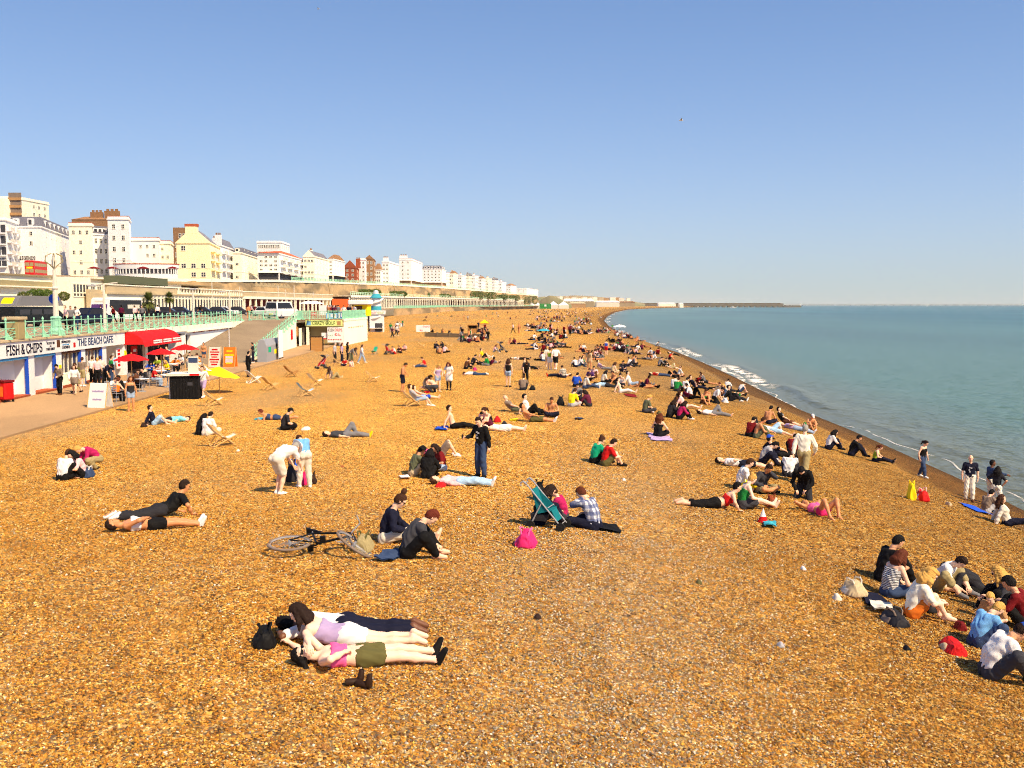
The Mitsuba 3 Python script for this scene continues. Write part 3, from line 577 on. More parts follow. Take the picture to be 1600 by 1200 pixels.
block('guest_house', 'plain cream gable-sided house right of the corner hotel', (110, 296), (146, 296), (150, 304), 351, 432, Cm, 5, 3, 0, 'flat', 'roofred', wid=.9, hei=.4, abskip=.45)
block('brick_house', 'brown brick house with broad chimney stacks rising behind the cream house', (114, 330), (172, 330), (178, 345), 343, 400, M('brickbrown'), 2, 0, 0, 'hip', 'brickbrown', chimneys=((0, .40, -3, 4.2, 2.8), (0, .78, -3, 5, 3.2)), roofh=1.4, bands=False)
block('guest_house', 'narrow white bay-fronted house with a slate mansard', (146, 298), (172, 302), (174, 308), 366, 432, W, 4, 3, 0, 'mansard', wid=.8, hei=.5, abskip=0, roofh=2.4)
block('guest_house', 'tall square white house standing above its neighbours', (171, 292), (204, 292), (207, 304), 341, 432, W, 5, 2, 1, 'flat', 'roofred', wid=1.0, hei=.42, abskip=.1)
block('guest_house', 'wide plain white house behind the round glass pavilion', (203, 302), (250, 302), (252, 312), 374, 432, W, 4, 4, 0, 'flat', 'roofred', wid=.8, hei=.36, abskip=.4)
block('guest_house', 'small cream house between the white house and the yellow gable', (250, 306), (268, 306), (272, 316), 379, 432, Cm, 4, 2, 1, 'flat', 'roofred', wid=.8, hei=.4)
t, F1, F2, H = block('guest_house', 'bright yellow house with a gable end and chimney facing the pier', (277, 292), (329, 292), (344, 318), 378, 436, Yl, 4, 3, 3, 'gable', 'roofslate', wid=1.5, hei=.55, abskip=.25, roofh=4.4, balcony=2)
part(t, 'chimney', F1.box(F1.L * .28, F1.L * .62, -1.5, .1, H + 2.4, H + 5.0), Yl); part(t, 'chimney_band', F1.box(F1.L * .26, F1.L * .64, -1.6, .16, H + 4.6, H + 5.4), M('roofred'))
block('guest_house', 'white house with stacked round balconies right of the yellow house', (331, 318), (346, 318), (367, 345), 382, 437, W, 4, 1, 4, 'gable', 'roofslate', chimneys=((0, .3, -1, 2, 3.2), (1, .5, -4, 3, 3.0)), balcony=3, roofh=2.6)
block('brick_house', 'brown brick block glimpsed behind the yellow gable', (272, 335), (300, 335), (305, 345), 358, 420, M('brickbrown'), 4, 4, 1, wid=.9, bands=False)
block('terrace_house', 'cream terraced house with dark attic windows', (364, 335), (378, 335), (405, 375), 394, 437, Cm, 4, 1, 4, 'mansard', 'roofslate', roofh=1.8, hei=.4)
block('office_block', 'white modern office block with window bands standing on the rise behind', (402, 470), (440, 470), (453, 492), 378, 420, W, 4, 12, 4, wid=1.6, hei=.5, abskip=0)
block('hotel', 'white hotel with balconies over a columned ground floor', (403, 345), (437, 345), (476, 400), 395, 438, W, 4, 4, 5, 'hip', 'roofred', balcony=4, roofh=1.6, hei=.42, ground='darkgrey')
block('terrace_house', 'white terraced house with grey roof and tall chimney, left of the red gable', (474, 392), (492, 392), (514, 425), 400, 439, Cm, 4, 3, 4, 'gable', 'roofslate', chimneys=((1, .3, -3, 3, 3),), hei=.42, roofh=2.4)
block('terrace_house', 'white terraced house with brown roof beside the red-brick house', (513, 425), (521, 425), (539, 452), 404, 440, W, 4, 1, 4, 'hip', 'brickbrown', hei=.42, roofh=2.2, ground='darkgrey')
t, F1, F2, H = block('brick_house', 'red-brick house with a steep orange tiled roof', (537, CY(540)), (557, CY(540)), (561, CY(561)), 417, 440, M('brick'), 3, 2, 1, 'gable', 'rooforange', chimneys=((0, .9, -3, 2, 4),), roofh=3.2)
block('guest_house', 'slim white tower house right of the red-brick gable', (560, CY(560)), (571, CY(560)), (573, CY(573)), 405, 441, W, 5, 2, 1, hei=.4, wid=.9)
block('brick_house', 'brown brick gabled house between two white houses', (571, CY(571)), (584, CY(571)), (587, CY(587)), 404, 441, M('brickbrown'), 4, 2, 1, 'gable', 'brickbrown', roofh=2.0)
block('terrace_house', 'small white bay house with a brown tiled roof', (585, CY(585)), (595, CY(585)), (599, CY(599)), 421, 442, W, 3, 3, 1, 'hip', 'brickbrown', roofh=3.6)
block('hotel', 'tall white hotel rising in two blocks on the skyline', (597, CY(597)), (608, CY(597)), (624, CY(624)), 409, 443, W, 5, 2, 3, chimneys=((0, .1, -2, 3, 2.5), (1, .2, -2, 3, 2.2)), hei=.4)
block('hotel', 'large blank white gable-ended hotel', (624, CY(632)), (643, CY(632)), (660, CY(660)), 405, 445, W, 5, 2, 2, 'flat', 'roofred', chimneys=((0, .0, -2, 5, 2.5),), wid=1, hei=.4, ground='tan', abskip=.3)
block('hotel', 'white square hotel with a dark attic storey and rows of windows', (659, CY(680)), (691, CY(680)), (697, CY(697)), 420, 447, W, 4, 5, 2, 'mansard', 'roofslate', roofh=2.6, hei=.42, abskip=0, ground='tan')
xs_, yb_, ys_ = [692, 702, 715, 728, 737, 747, 758, 768, 778, 790, 806, 840], [449, 450, 451, 452, 453, 454, 455, 456, 457, 458, 460, 461.5], [427, 427, 431, 431, 431.5, 435, 436, 437.5, 441, 446, 451]
kinds = ['white', 'cream', 'white', 'cream', 'white', 'ivory', 'cream', 'white', 'white', 'white', 'white']
where = ['nearest house', 'second house', 'third house', 'fourth house', 'fifth house', 'sixth house', 'seventh house', 'eighth house', 'ninth house', 'tenth house', 'farthest long low house']
for i in range(11):
    Y0 = CY(xs_[i] + 6); block('terrace_house', f'{where[i]} of the far seafront terrace, with {kinds[i]} walls', (xs_[i], Y0), ((xs_[i] + xs_[i + 1]) / 2, Y0), (xs_[i + 1] + .8, CY(xs_[i + 1])), ys_[i], yb_[i], Cm if kinds[i] == 'cream' else W, 4 if i < 8 else 3, 2, 3, ['flat', 'hip', 'flat', 'mansard'][i % 4], ['roofred', 'brickbrown', 'roofred', 'roofslate'][i % 4], roofh=2.2, hei=.4, wid=1.3, chimneys=((1, .5, -3, 4, 2.5),) if i < 9 else ())
# round glass pavilion with red parasols
pv = thing('pavilion', 'round-fronted white glass pavilion under a curved roof on the upper terrace', 'pavilion'); c = at(216, 432, 262); rad = 17.5 * 50 / 50
c0 = at(166, 432, 255); c1 = at(266, 432, 255); rad = np.linalg.norm(c1 - c0) / 2; cc = (c0 + c1) / 2 + [0, 6, 0]; zt = at(216, 411, 250)[2]; zb = c0[2]
arc = np.array([[cc[0] + rad * math.cos(a), cc[1] + .45 * rad * math.sin(a)] for a in np.linspace(math.pi, 2 * math.pi, 25)])
part(pv, 'wall', prism(arc, zb - 3, zb + .8), W); part(pv, 'glass', prism(arc * .97 + cc[:2] * .03, zb + .8, zt - 1.2), M('darkgrey', .12)); part(pv, 'roof', prism(arc * 1.04 - cc[:2] * .04, zt - 1.2, zt), W); part(pv, 'roof_edge', prism(arc * 1.06 - cc[:2] * .06, zt, zt + .25), M('roofred'))
for p in arc[1:-1:1]: part(pv, 'mullion', box(p[0] - .12, p[0] + .12, p[1] - .12, p[1] + .12, zb + .8, zt - 1.2), W)
def parasol(p, r, h, mat, label, group=None, n=8, droop=.32, catg='parasol'):
    t = thing('parasol', label, catg, group); x, y, z = p
    v = [(x, y, z + h)]; f = []
    for k in range(2):
        for i in range(2 * n):
            a = math.pi * i / n; rr = r * (.55, 1)[k] * (1 if i % 2 == 0 else .95); v.append((x + rr * math.cos(a), y + rr * math.sin(a), z + h - r * droop * (.42, 1)[k] - (.05 * r if i % 2 == 0 else 0) * k))
    N = 2 * n
    f += [[0, 1 + i, 1 + (i + 1) % N] for i in range(N)]
    for i in range(N): a_, b_, c_, d_ = 1 + i, 1 + (i + 1) % N, 1 + N + i, 1 + N + (i + 1) % N; f += [[a_, c_, d_], [a_, d_, b_]]
    f += [[1 + N + i, 1 + N + (i + 1) % N, len(v) + 0] for i in range(0)]
    part(t, 'canopy', trimesh.Trimesh(v, f, process=False), mat); part(t, 'pole', bar((x, y, z - .1), (x, y, z + h + .06), .025 if r < 3 else .06), M('woodpale'))
    return t
for i, (px, l) in enumerate([(147, 'left of the pavilion'), (176, 'at the left end of the glass pavilion'), (224, 'in front of the middle of the glass pavilion'), (270, 'right of the glass pavilion')]):
    p = at(px, 433, 246); parasol(p, 1.6, 2.7, M('darkred', .8), f'small dark red parasol standing {l}')
# ================================================================== aquarium terraces between the two roads
AQ = Frame(at(-60, 470, 106)[:2], at(349, 470, 200)[:2], ZD); aq = thing('aquarium', 'long cream two-storey aquarium building with terraces along the lower road', 'building')
def aqr(name, px0, px1, y0, y1, v0, v1, mat, **k):
    u0, u1 = AQ.u_of(px0), AQ.u_of(px1); um = (px0 + px1) / 2; return part(aq, name, AQ.box(u0, u1, v0, v1, max(AQ.w_of(um, y1), -.1), AQ.w_of(um, y0)), mat, **k)
top = lambda a: AQ.w_of(a, 434)
part(aq, 'upper_wall', AQ.put(prism([(0, .0), (AQ.u_of(284), 0), (AQ.u_of(284), 14), (0, 14)], 0, AQ.w_of(150, 437.5))), Cm)
part(aq, 'roof_deck', AQ.box(0, AQ.L, -14, .3, AQ.w_of(150, 437.5), AQ.w_of(150, 435.5)), M('stonedark'))
part(aq, 'end_wall', AQ.put(prism([(AQ.u_of(284), 0), (AQ.u_of(349), 0), (AQ.u_of(349), 10), (AQ.u_of(284), 10)], 0, AQ.w_of(310, 458))), Cm)
AV = 4.0
part(aq, 'lower_wall', AQ.box(AQ.u_of(122), AQ.L, 0, AV, 0, 3.3), Cm); part(aq, 'terrace_edge', AQ.box(AQ.u_of(122), AQ.L, 0, AV + .3, 3.3, 3.55), STONEWALL)
part(aq, 'balustrade', AQ.box(AQ.u_of(124), AQ.u_of(240), AV - .3, AV, 3.55, 4.5), STONEWALL); part(aq, 'balustrade_cap', AQ.box(AQ.u_of(123), AQ.L, AV - .4, AV + .12, 4.5, 4.66), Cm)
for k in np.linspace(AQ.u_of(242), AQ.L - .2, 26): part(aq, 'baluster', AQ.box(k - .12, k + .12, AV - .25, AV - .02, 3.55, 4.5), Cm)
for k in range(34):
    u = AQ.u_of(180) + (AQ.L - AQ.u_of(180)) * (k + .5) / 34; s_ = part(aq, 'window_slot', AQ.box(u - .32, u + .32, AV, AV + .03, .3, 2.7), M('darkgrey')); part(aq, 'pilaster', AQ.box(u + .36, u + .66, AV, AV + .16, 0, 3.2), Cm)
blk = part(aq, 'bay', AQ.box(AQ.u_of(82), AQ.u_of(118), 0, 2.2, 0, AQ.w_of(100, 433.5)), Cm)
u0, u1 = AQ.u_of(88.5), AQ.u_of(114); a0, a1 = AQ.w_of(100, 463.5), AQ.w_of(100, 443.5); part(aq, 'large_window', AQ.box(u0, u1, 2.2, 2.23, a0, a1), M('darkgrey', .15))
for k in range(6): u = u0 + (u1 - u0) * k / 5; part(aq, 'window_bar', AQ.box(u - .09, u + .09, 2.23, 2.3, a0, a1), Cm)
for k in range(3): w = a0 + (a1 - a0) * (0, .3, 1)[k]; part(aq, 'window_bar', AQ.box(u0 + .09, u1 - .09, 2.23, 2.28, w - .09, w + .09), Cm)
for a, b, y0, y1, n in ((120, 160, 443, 452.5, 4), (162, 238, 446, 458, 12), (0, 28, 462, 478, 5)):
    for k in range(n):
        u = AQ.u_of(a) + (AQ.u_of(b) - AQ.u_of(a)) * (k + .5) / n; w0, w1 = AQ.w_of((a + b) / 2, y1), AQ.w_of((a + b) / 2, y0); window(aq, AQ, u, w0, min(1.7, (AQ.u_of(b) - AQ.u_of(a)) / n * .75), w1 - w0)
g0 = aqr('glass_band', -60, 80, 437.6, 446, .0, .25, M('khaki', .2)); aqr('ledge', -60, 81, 446, 448, 0, .6, Cm); aqr('canopy', 160, 239, 433, 445, .3, 2.6, M('sagegreen'), label='grey-green lean-to canopy')
aqr('maroon_sign', 240, 256, 444, 451, .0, .3, M('maroon')); aqr('sign_mark', 247, 254, 445.6, 447.4, .3, .33, M('white')); aqr('doorway', 243, 252, 451.5, 457.5, 0, .2, M('darkbrown'))
part(aq, 'stairs', cat([AQ.box(AQ.u_of(104), AQ.u_of(122), AV - .5 * k - .5 + 2.2, AV - .5 * k + 2.2, 0, .55 * (k + 1)) for k in range(7)]), STONEWALL)
part(aq, 'arch_doorway', AQ.box(AQ.u_of(139), AQ.u_of(147), AV, AV + .05, 0, 2.5), M('brown'))
labels[aq]['label'] = 'long cream two-storey aquarium building with terraces behind the coach'
# colonnade and terraces right of the aquarium
cn = thing('colonnade', 'low cream colonnade of shallow bays with a balustrade on top', 'colonnade'); CN = Frame(at(349, 470, 208)[:2], at(520, 470, 300)[:2], ZD)
w1 = CN.w_of(420, 467.5); part(cn, 'back_wall', CN.box(0, CN.L, -3.2, -3, 0, w1), M('darkred')); part(cn, 'beam', CN.box(0, CN.L, -3, .2, w1, w1 + .55), Cm); part(cn, 'parapet', CN.box(0, CN.L, -.3, 0, w1 + .55, w1 + 1.6), STONEWALL); part(cn, 'parapet_cap', CN.box(0, CN.L, -.36, .1, w1 + 1.6, w1 + 1.78), Cm)
for k in range(23): u = CN.L * (k + .3) / 23; part(cn, 'column', CN.box(u - .28, u + .28, -.3, .06, 0, w1), Cm)
for k in range(9): part(cn, 'parasol_row', CN.put((lambda m: (m.apply_translation((CN.L * (.36 + .035 * k), 4, w1 + 3.2)), m)[1])(trimesh.creation.cone(1.1, 1.2, sections=6))), M('stonedark'))
oh = thing('hoarding', 'orange-red hoarding wall at the right end of the colonnade', 'hoarding'); OH = Frame(at(519, 475, 262)[:2], at(546, 475, 268)[:2], ZD)
for k in range(7): part(oh, 'panel', OH.box(OH.L * k / 7, OH.L * (k + .97) / 7, -.1, .02 * (k % 2), 0, OH.w_of(530, 467)), M('rooforange'))
# iron arcade along the cliff foot
ar = thing('arcade', 'long white iron arcade with a pale green roof along the foot of the cliff', 'arcade')
AP = np.array([at(px, 470, Y)[:2] for px, Y in [(546, 330), (590, 440), (620, 515), (660, 600), (700, 700), (760, 860), (818, 1045)]]); al = np.concatenate([[0], np.cumsum(np.linalg.norm(np.diff(AP, axis=0), axis=1))])
nA = 112; aa = np.stack([np.interp(np.linspace(0, al[-1], nA + 1), al, AP[:, k]) for k in range(2)], 1); za = ZD + np.interp(np.linspace(0, al[-1], nA + 1), al, [4.2, 5.0, 5.4, 5.7, 6.0, 6.0, 5.8])
acol = cat([box(-.22, .22, -.22, .22, 0, 1), box(-.4, .4, -.4, .4, 0, .05)]); ACOL = mikit.ply(acol); aarch = []
for a in np.linspace(0, math.pi, 9)[:-1]:
    b = a + math.pi / 8; aarch.append(bar((.5 - .46 * math.cos(a), 0, .62 + .28 * math.sin(a)), (.5 - .46 * math.cos(b), 0, .62 + .28 * math.sin(b)), .03, 4))
AARCH = mikit.ply(cat(aarch)); M('ivory'); M('railpale')
for i in range(nA + 1):
    e = aa[min(i + 1, nA)] - aa[min(i, nA - 1)]; l = np.linalg.norm(e); e = e / l; h = za[i] - ZD; m = np.eye(4); m[:2, 0], m[:2, 1] = e, [-e[1], e[0]]; m[:2, 3] = aa[i]; m[2, 3] = ZD; m[2, 2] = h
    part(ar, 'column', ACOL, 'mat_ivory', to=m)
    if i < nA: m2 = m.copy(); m2[:3, 0] *= l; part(ar, 'arch', AARCH, 'mat_ivory', to=m2)
back = np.stack([aa[:-1] - aa[1:]], 0)[0]; nb_ = np.stack([-back[:, 1], back[:, 0]], 1); nb_ = np.vstack([nb_, nb_[-1]]); nb_ = -nb_ / np.linalg.norm(nb_, axis=1, keepdims=True) * -1
sgn = -1 if (nb_[40] @ np.array([1, -.3])) > 0 else 1; inw = nb_ * sgn
P3 = lambda off, z: np.concatenate([aa + inw * off, (za + z)[:, None]], 1)
part(ar, 'roof', cat([sheet(nA + 1, 2, np.stack([P3(-.5, .0), P3(-.5, .7)], 1)), sheet(nA + 1, 2, np.stack([P3(-.5, .7), P3(7, .9)], 1)), sheet(nA + 1, 2, np.stack([P3(-.5, 0), P3(7, 0)], 1))]), 'mat_ivory')
part(ar, 'roof_rail', cat([tube(P3(-.4, 1.9), .09, 4), tube(P3(-.4, 1.3), .07, 4)] + [box(*(p[0] + np.array([-.1, .1])), *(p[1] + np.array([-.1, .1])), p[2], p[2] + 1.1) for p in P3(-.4, .8)]), 'mat_railpale')
part(ar, 'back_wall', sheet(nA + 1, 2, np.stack([P3(6.5, -30) * [1, 1, 0] + [0, 0, ZD], P3(6.5, .3)], 1)), M('brown'))
# sea wall and fence between road and shingle
sw = thing('sea_wall', 'low brown sea wall between the shingle and the arcade', 'wall'); SWp = edge[9:]; sl = np.concatenate([[0], np.cumsum(np.linalg.norm(np.diff(SWp, axis=0), axis=1))]); nS = 150
sp = np.stack([np.interp(np.linspace(0, sl[-1], nS), sl, SWp[:, k]) for k in range(2)], 1)
part(sw, 'face', sheet(nS, 2, np.stack([np.c_[sp, np.full(nS, 2.4)], np.c_[sp, np.full(nS, ZD + .02)]], 1)), 'mat_cliff')
fn = thing('fence', 'pale green picket fence on the low sea wall in front of the arcade', 'fence')
part(fn, 'rail', cat([tube(np.c_[sp, np.full(nS, ZD + 1.2)], .06, 4), tube(np.c_[sp, np.full(nS, ZD + .3)], .05, 4)]), 'mat_railgreen')
fp = np.stack([np.interp(np.linspace(0, sl[-1], 900), sl, SWp[:, k]) for k in range(2)], 1)
labels[part(fn, 'pickets', cat([box(p[0] - .05, p[0] + .05, p[1] - .05, p[1] + .05, ZD, ZD + 1.3) for p in fp]), 'mat_railgreen')] = {'kind': 'stuff'}
# hedges on the cliff foot
def leaves(n, c, e, size, seed, flat=0):
    r = np.random.default_rng(seed); d = r.normal(size=(n, 3)); d /= np.linalg.norm(d, axis=1, keepdims=True); lump = .75 + .5 * meshkit.fbm(d * 2.2 + seed, 2, seed)
    p = np.asarray(c) + d * np.asarray(e) * (lump * r.uniform(.55, 1, n) ** .4)[:, None]
    a = r.normal(size=(n, 3)); b = r.normal(size=(n, 3)); a /= np.linalg.norm(a, axis=1, keepdims=True); b /= np.linalg.norm(b, axis=1, keepdims=True)
    v = np.stack([p - a * size, p + b * size * .6, p + a * size], 1).reshape(-1, 3)
    return trimesh.Trimesh(v, np.arange(3 * n).reshape(-1, 3), process=False)
proc_mat('mat_hedge', lambda p, n, uv: mix(mi.Color3f(.045, .085, .012), mi.Color3f(.13, .20, .03), fbm(p.x * .25, p.y * .25, p.z * .5, 3)), .8, .2)
for i, (a, b, Y, y0, y1) in enumerate([(553, 590, 440, 452, 462), (592, 631, 520, 455, 464), (640, 668, 640, 457, 465), (670, 700, 690, 459, 466), (737, 753, 810, 455, 468), (754, 773, 850, 456, 468), (778, 791, 920, 460, 469), (793, 810, 980, 461, 470), (815, 838, 1080, 462, 476)]):
    p, q = at(a, (y0 + y1) / 2, Y + 9), at(b, (y0 + y1) / 2, Y + 16); hh = (y1 - y0) / 2 * Y / 1500
    t = thing('hedge', ['nearest', 'second', 'third', 'fourth', 'fifth', 'sixth', 'seventh', 'eighth', 'farthest'][i] + ' green hedge patch growing against the cliff wall', 'hedge')
    put(t, cat([leaves(900, p + (q - p) * f, (abs(q - p)[0] / 6 + 1.2, abs(q - p)[1] / 6 + 1.2, hh), .45, 10 * i + k) for k, f in enumerate((.1, .37, .63, .9))]), 'mat_hedge')
# --- far end: mound, tents, hoarding, hills, marina
proc_mat('mat_hill', lambda p, n, uv: mix(mi.Color3f(.21, .17, .10), mi.Color3f(.12, .14, .06), smoothstep(.4, .6, fbm(p.x * .006, p.y * .004, p.z * .03, 4))), .95, .1)
def ridge(pts, Y, depth, n=160, seed=0, base=475):
    px = np.linspace(pts[0][0], pts[-1][0], n); yt = np.interp(px, [q[0] for q in pts], [q[1] for q in pts]); g = []
    yt = yt - .9 * (meshkit.fbm(np.stack([px * .12, 0 * px, 0 * px], -1), 3, seed) - .4)
    for k, f in enumerate((0, .35, .7, 1.0, 1.3)):
        r = [at(x, y, Y) for x, y in zip(px, yt)]; g.append([(p[0] * (1 + f * depth / Y), p[1] + f * depth, 1.0 + (p[2] - 1) * math.sin(min(f, 1) * math.pi / 2) ** .8 * (1 + f * depth / Y)) for p in r])
    return sheet(5, n, np.array(g))
structure('far_hill', ridge([(820, 468), (850, 464.5), (880, 463.5), (900, 462.5), (930, 464.5), (960, 467.5), (985, 471.5), (1008, 475)], 2350, 500, seed=3), 'mat_hill', True, 'low dull green hills fading beyond the beach')
structure('far_mound', ridge([(828, 478), (838, 474), (848, 467), (858, 462.3), (866, 463), (876, 468), (888, 474), (893, 477)], 1240, 60, 60, 5), 'mat_hill', True, 'brown earth mound behind the white tents')
hpx = np.sort(868 + 112 * RNG.random(26))
for i, px in enumerate(hpx):
    p = at(px, 467.0 + (px - 868) * .022, 2380); h = at(px, 465.0 + (px - 868) * .024 - 1.2 * RNG.random(), 2380)[2]; w = RNG.uniform(5, 14)
    t = thing('far_house', f'tiny pale house on the distant hills, {ORD(i)} from the left', 'house', 'houses on the distant hills'); put(t, box(p[0], p[0] + w, p[1] - 20, p[1], p[2] - 6, h + 2), M(['offwhite', 'cream', 'stone', 'tan'][i % 4]))
def tent(px0, px1, y0, y1, Y, label, mat='white'):
    t = thing('tent', label, 'tent'); a, b = at(px0, y1, Y), at(px1, y1, Y); h = at((px0 + px1) / 2, y0, Y)[2] - a[2]; n = max(2, int(round((px1 - px0) / 14)))
    for k in range(n):
        x0, x1 = a[0] + (b[0] - a[0]) * k / n, a[0] + (b[0] - a[0]) * (k + 1) / n
        part(t, 'roof', trimesh.convex.convex_hull([(x0, a[1], a[2] + h * .45), (x1, a[1], a[2] + h * .45), (x0, a[1] + 14, a[2] + h * .45), (x1, a[1] + 14, a[2] + h * .45), ((x0 + x1) / 2, a[1] + 7, a[2] + h)]), M(mat)); part(t, 'wall', box(x0 + .2, x1 - .2, a[1] + .2, a[1] + 13, a[2] - 2, a[2] + h * .45), M('offwhite'))
tent(827, 845, 472, 481, 1120, 'white marquee left of the green hoarding at the far end of the beach'); tent(857, 889, 470.5, 482, 1120, 'long white marquee right of the green hoarding')
t = thing('hoarding', 'dark green hoarding with a white emblem between two white marquees', 'hoarding'); a, b, c = at(843, 481.5, 1105), at(861, 481.5, 1105), at(843, 474.5, 1105)
for k in range(4): part(t, 'panel', box(a[0] + (b[0] - a[0]) * k / 4, a[0] + (b[0] - a[0]) * (k + .97) / 4, a[1], a[1] + .4, a[2] - 1, c[2]), M('green'))
part(t, 'emblem', box((a[0] + b[0]) / 2 - 1, (a[0] + b[0]) / 2 + 1.2, a[1] - .1, a[1], c[2] - 3.2, c[2] - 1), M('white'))
def shed(px0, px1, y0, y1, Y, label, wall, roof):
    t = thing('shed', label, 'building'); a, b, c = at(px0, y1, Y), at(px1, y1, Y), at(px0, y0, Y); m = c[2] * .55 + a[2] * .45
    part(t, 'wall', box(a[0], b[0], a[1], a[1] + 25, 0, m), M(wall)); part(t, 'roof', trimesh.convex.convex_hull([(a[0] - 1, a[1] - 1, m), (b[0] + 1, a[1] - 1, m), (a[0], a[1] + 26, m), (b[0], a[1] + 26, m), (a[0] + 3, a[1] + 12, c[2]), (b[0] - 3, a[1] + 12, c[2])]), M(roof))
shed(880, 928, 466.5, 476, 1900, 'long low building with a pale curved roof past the marquees', 'stonedark', 'ivory'); shed(932, 968, 469.8, 475.5, 2000, 'white-roofed marina building nearer the water', 'offwhite', 'white'); shed(968, 992, 470.5, 475.5, 2100, 'low brown shed beside the white-roofed marina building', 'stonedark', 'brickbrown'); shed(890, 915, 472, 477, 1750, 'low grey hut below the long pale roof', 'tan', 'stone'); shed(1029, 1056, 473, 476, 2500, 'white flat building on the root of the breakwater', 'ivory', 'white'); shed(1062, 1068, 473.2, 476, 2500, 'small white hut on the breakwater', 'ivory', 'white')
bw = thing('breakwater', 'long grey-brown harbour breakwater with dark arches at the waterline', 'breakwater'); YB = 2750
proc_mat('mat_breakwater', tone('quay', .2, 30), .95, .1)
a, b, tp = at(960, 480, YB), at(1224, 480, YB), at(1100, 474.2, YB)[2]; part(bw, 'wall', box(a[0], b[0], YB, YB + 18, 3.2, tp), 'mat_breakwater'); part(bw, 'parapet', box(a[0], b[0], YB + 12, YB + 14, tp, tp + 1.4), 'mat_breakwater'); e = at(1252, 480, YB); part(bw, 'tip', box(b[0], e[0], YB, YB + 18, -1, at(1240, 477.2, YB)[2]), 'mat_breakwater')
for k in range(30): x = a[0] + (b[0] - a[0]) * (k + .5) / 30; part(bw, 'pier', box(x - 4.6, x + 4.6, YB, YB + 17, -2, 3.2), 'mat_breakwater')
for px, l in ((1220.5, 'white beacon on the breakwater shoulder'), (1250.5, 'white beacon at the seaward tip of the breakwater')):
    t = thing('beacon', l, 'beacon'); p = at(px, 477, YB + 5); part(t, 'tower', lathe([(1.6, p[2] - 1), (1.3, p[2] + 4), (1.7, p[2] + 4.2), (1.7, p[2] + 4.6)], 10).apply_translation((p[0], p[1], 0)), M('white')); part(t, 'lantern', lathe([(1.0, p[2] + 4.6), (1.0, p[2] + 6), (0, p[2] + 7)], 10).apply_translation((p[0], p[1], 0)), M('offwhite'))
p = on_z(1145, 481.3, 0); t = thing('motor_boat', 'small white motor boat heading along the breakwater', 'boat'); hull = trimesh.convex.convex_hull([(-5, -1.6, .9), (-5, 1.6, .9), (4, -1.6, 1.1), (4, 1.6, 1.1), (7, 0, 1.6), (-5, -1.2, -.3), (-5, 1.2, -.3), (4, 0, -.3)])
hull.apply_scale(1.3); part(t, 'hull', hull.apply_translation((p[0], p[1], .1)), M('white')); part(t, 'cabin', bbox(p[0] - 2, p[0] + 2.5, p[1] - 1.3, p[1] + 1.3, 1.3, 3.2, .3), M('white'))
p = on_z(1448, 478.6, 0); t = thing('sailing_boat', 'tiny white sail far out near the horizon', 'boat'); part(t, 'sail', trimesh.convex.convex_hull([(p[0], p[1], 1.5), (p[0] + 7, p[1], 1.5), (p[0] + 1, p[1] + .2, 14), (p[0], p[1] + .4, 1.5)]), M('white')); part(t, 'hull', trimesh.convex.convex_hull([(p[0] - 5, p[1], 1.5), (p[0] + 8, p[1], 1.5), (p[0], p[1] + 2, 1.5), (p[0], p[1], 0), (p[0] + 5, p[1], 0)]), M('white'))
def gull(px, py, Y, s, label):
    t = thing('seagull', label, 'gull'); p = at(px, py, Y); m = np.eye(4); m[:3, 3] = p
    part(t, 'body', tube(np.array([(-.2, .1, 0), (-.1, .05, 0), (.1, 0, .02), (.24, 0, .02)]) * s, np.array([.01, .06, .07, .02]) * s, 6), M('offwhite'), to=m)
    for k in (-1, 1): part(t, 'wing', tube(np.array([(.05, 0, .03), (.02, k * .28, .16), (-.06, k * .62, .06)]) * s, np.array([.06, .05, .01]) * s, 4), M('grey'), to=m)
gull(1064, 188, 60, .6, 'grey gull flying high over the sea'); gull(497, 14, 80, .45, 'dark distant gull near the top of the sky')
# ================================================================== street furniture and vehicles on the road
def lamp(px, Y, ytop, label, kind='plain'):
    p = at(px, 480, Y); z0 = ZD if p[1] < 1e9 else 0; zt = at(px, ytop, Y)[2]; t = thing('street_lamp' if kind != 'pole' else 'pole', label, 'lamp post' if kind != 'pole' else 'pole', None); h = zt - z0; x, y = p[0], p[1]
    mv = lambda m: (m.apply_translation((x, y, z0)), m)[1]
    if kind == 'grand':
        part(t, 'base', mv(lathe([(.45, 0), (.45, .25), (.3, .4), (.27, .9), (.34, 1.0), (.2, 1.1)], 14)), M('railgreen')); part(t, 'shaft', mv(lathe([(.17, 1.1), (.13, h * .55), (.2, h * .57), (.13, h * .6), (.1, h * .8)], 10)), M('offwhite'))
        L = [tube([(.0, 0, h * .8), (math.cos(a) * .25, math.sin(a) * .25, h * .86), (math.cos(a) * .55, math.sin(a) * .55, h * .9), (math.cos(a) * .5, math.sin(a) * .5, h * .97), (math.cos(a) * .15, math.sin(a) * .15, h)], .025, 5) for a in np.arange(6) * math.pi / 3]
        part(t, 'scroll', mv(cat(L)), M('khaki')); part(t, 'lantern', mv(lathe([(.05, h * .8), (.14, h * .84), (.16, h * .92), (.02, h * .97)], 8)), M('offwhite'))
    else:
        r = .05 if kind == 'pole' else .09
        part(t, 'shaft', mv(tube([(0, 0, 0), (0, 0, h * .4), (0, 0, h)], [r * 1.5, r * 1.2, r * .8], 8)), M('offwhite'))
        if kind == 'plain': part(t, 'arm', mv(bar((-.9, 0, h - .12), (.9, .1, h + .05), .05)), M('offwhite')); part(t, 'head', mv(bbox(-1.1, -.5, -.12, .12, h - .2, h - .06, .03)), M('lightgrey'))
        if kind == 'lamp': part(t, 'head', mv(bbox(-.3, .3, -.12, .12, h - .05, h + .1, .03)), M('lightgrey'))
    return t
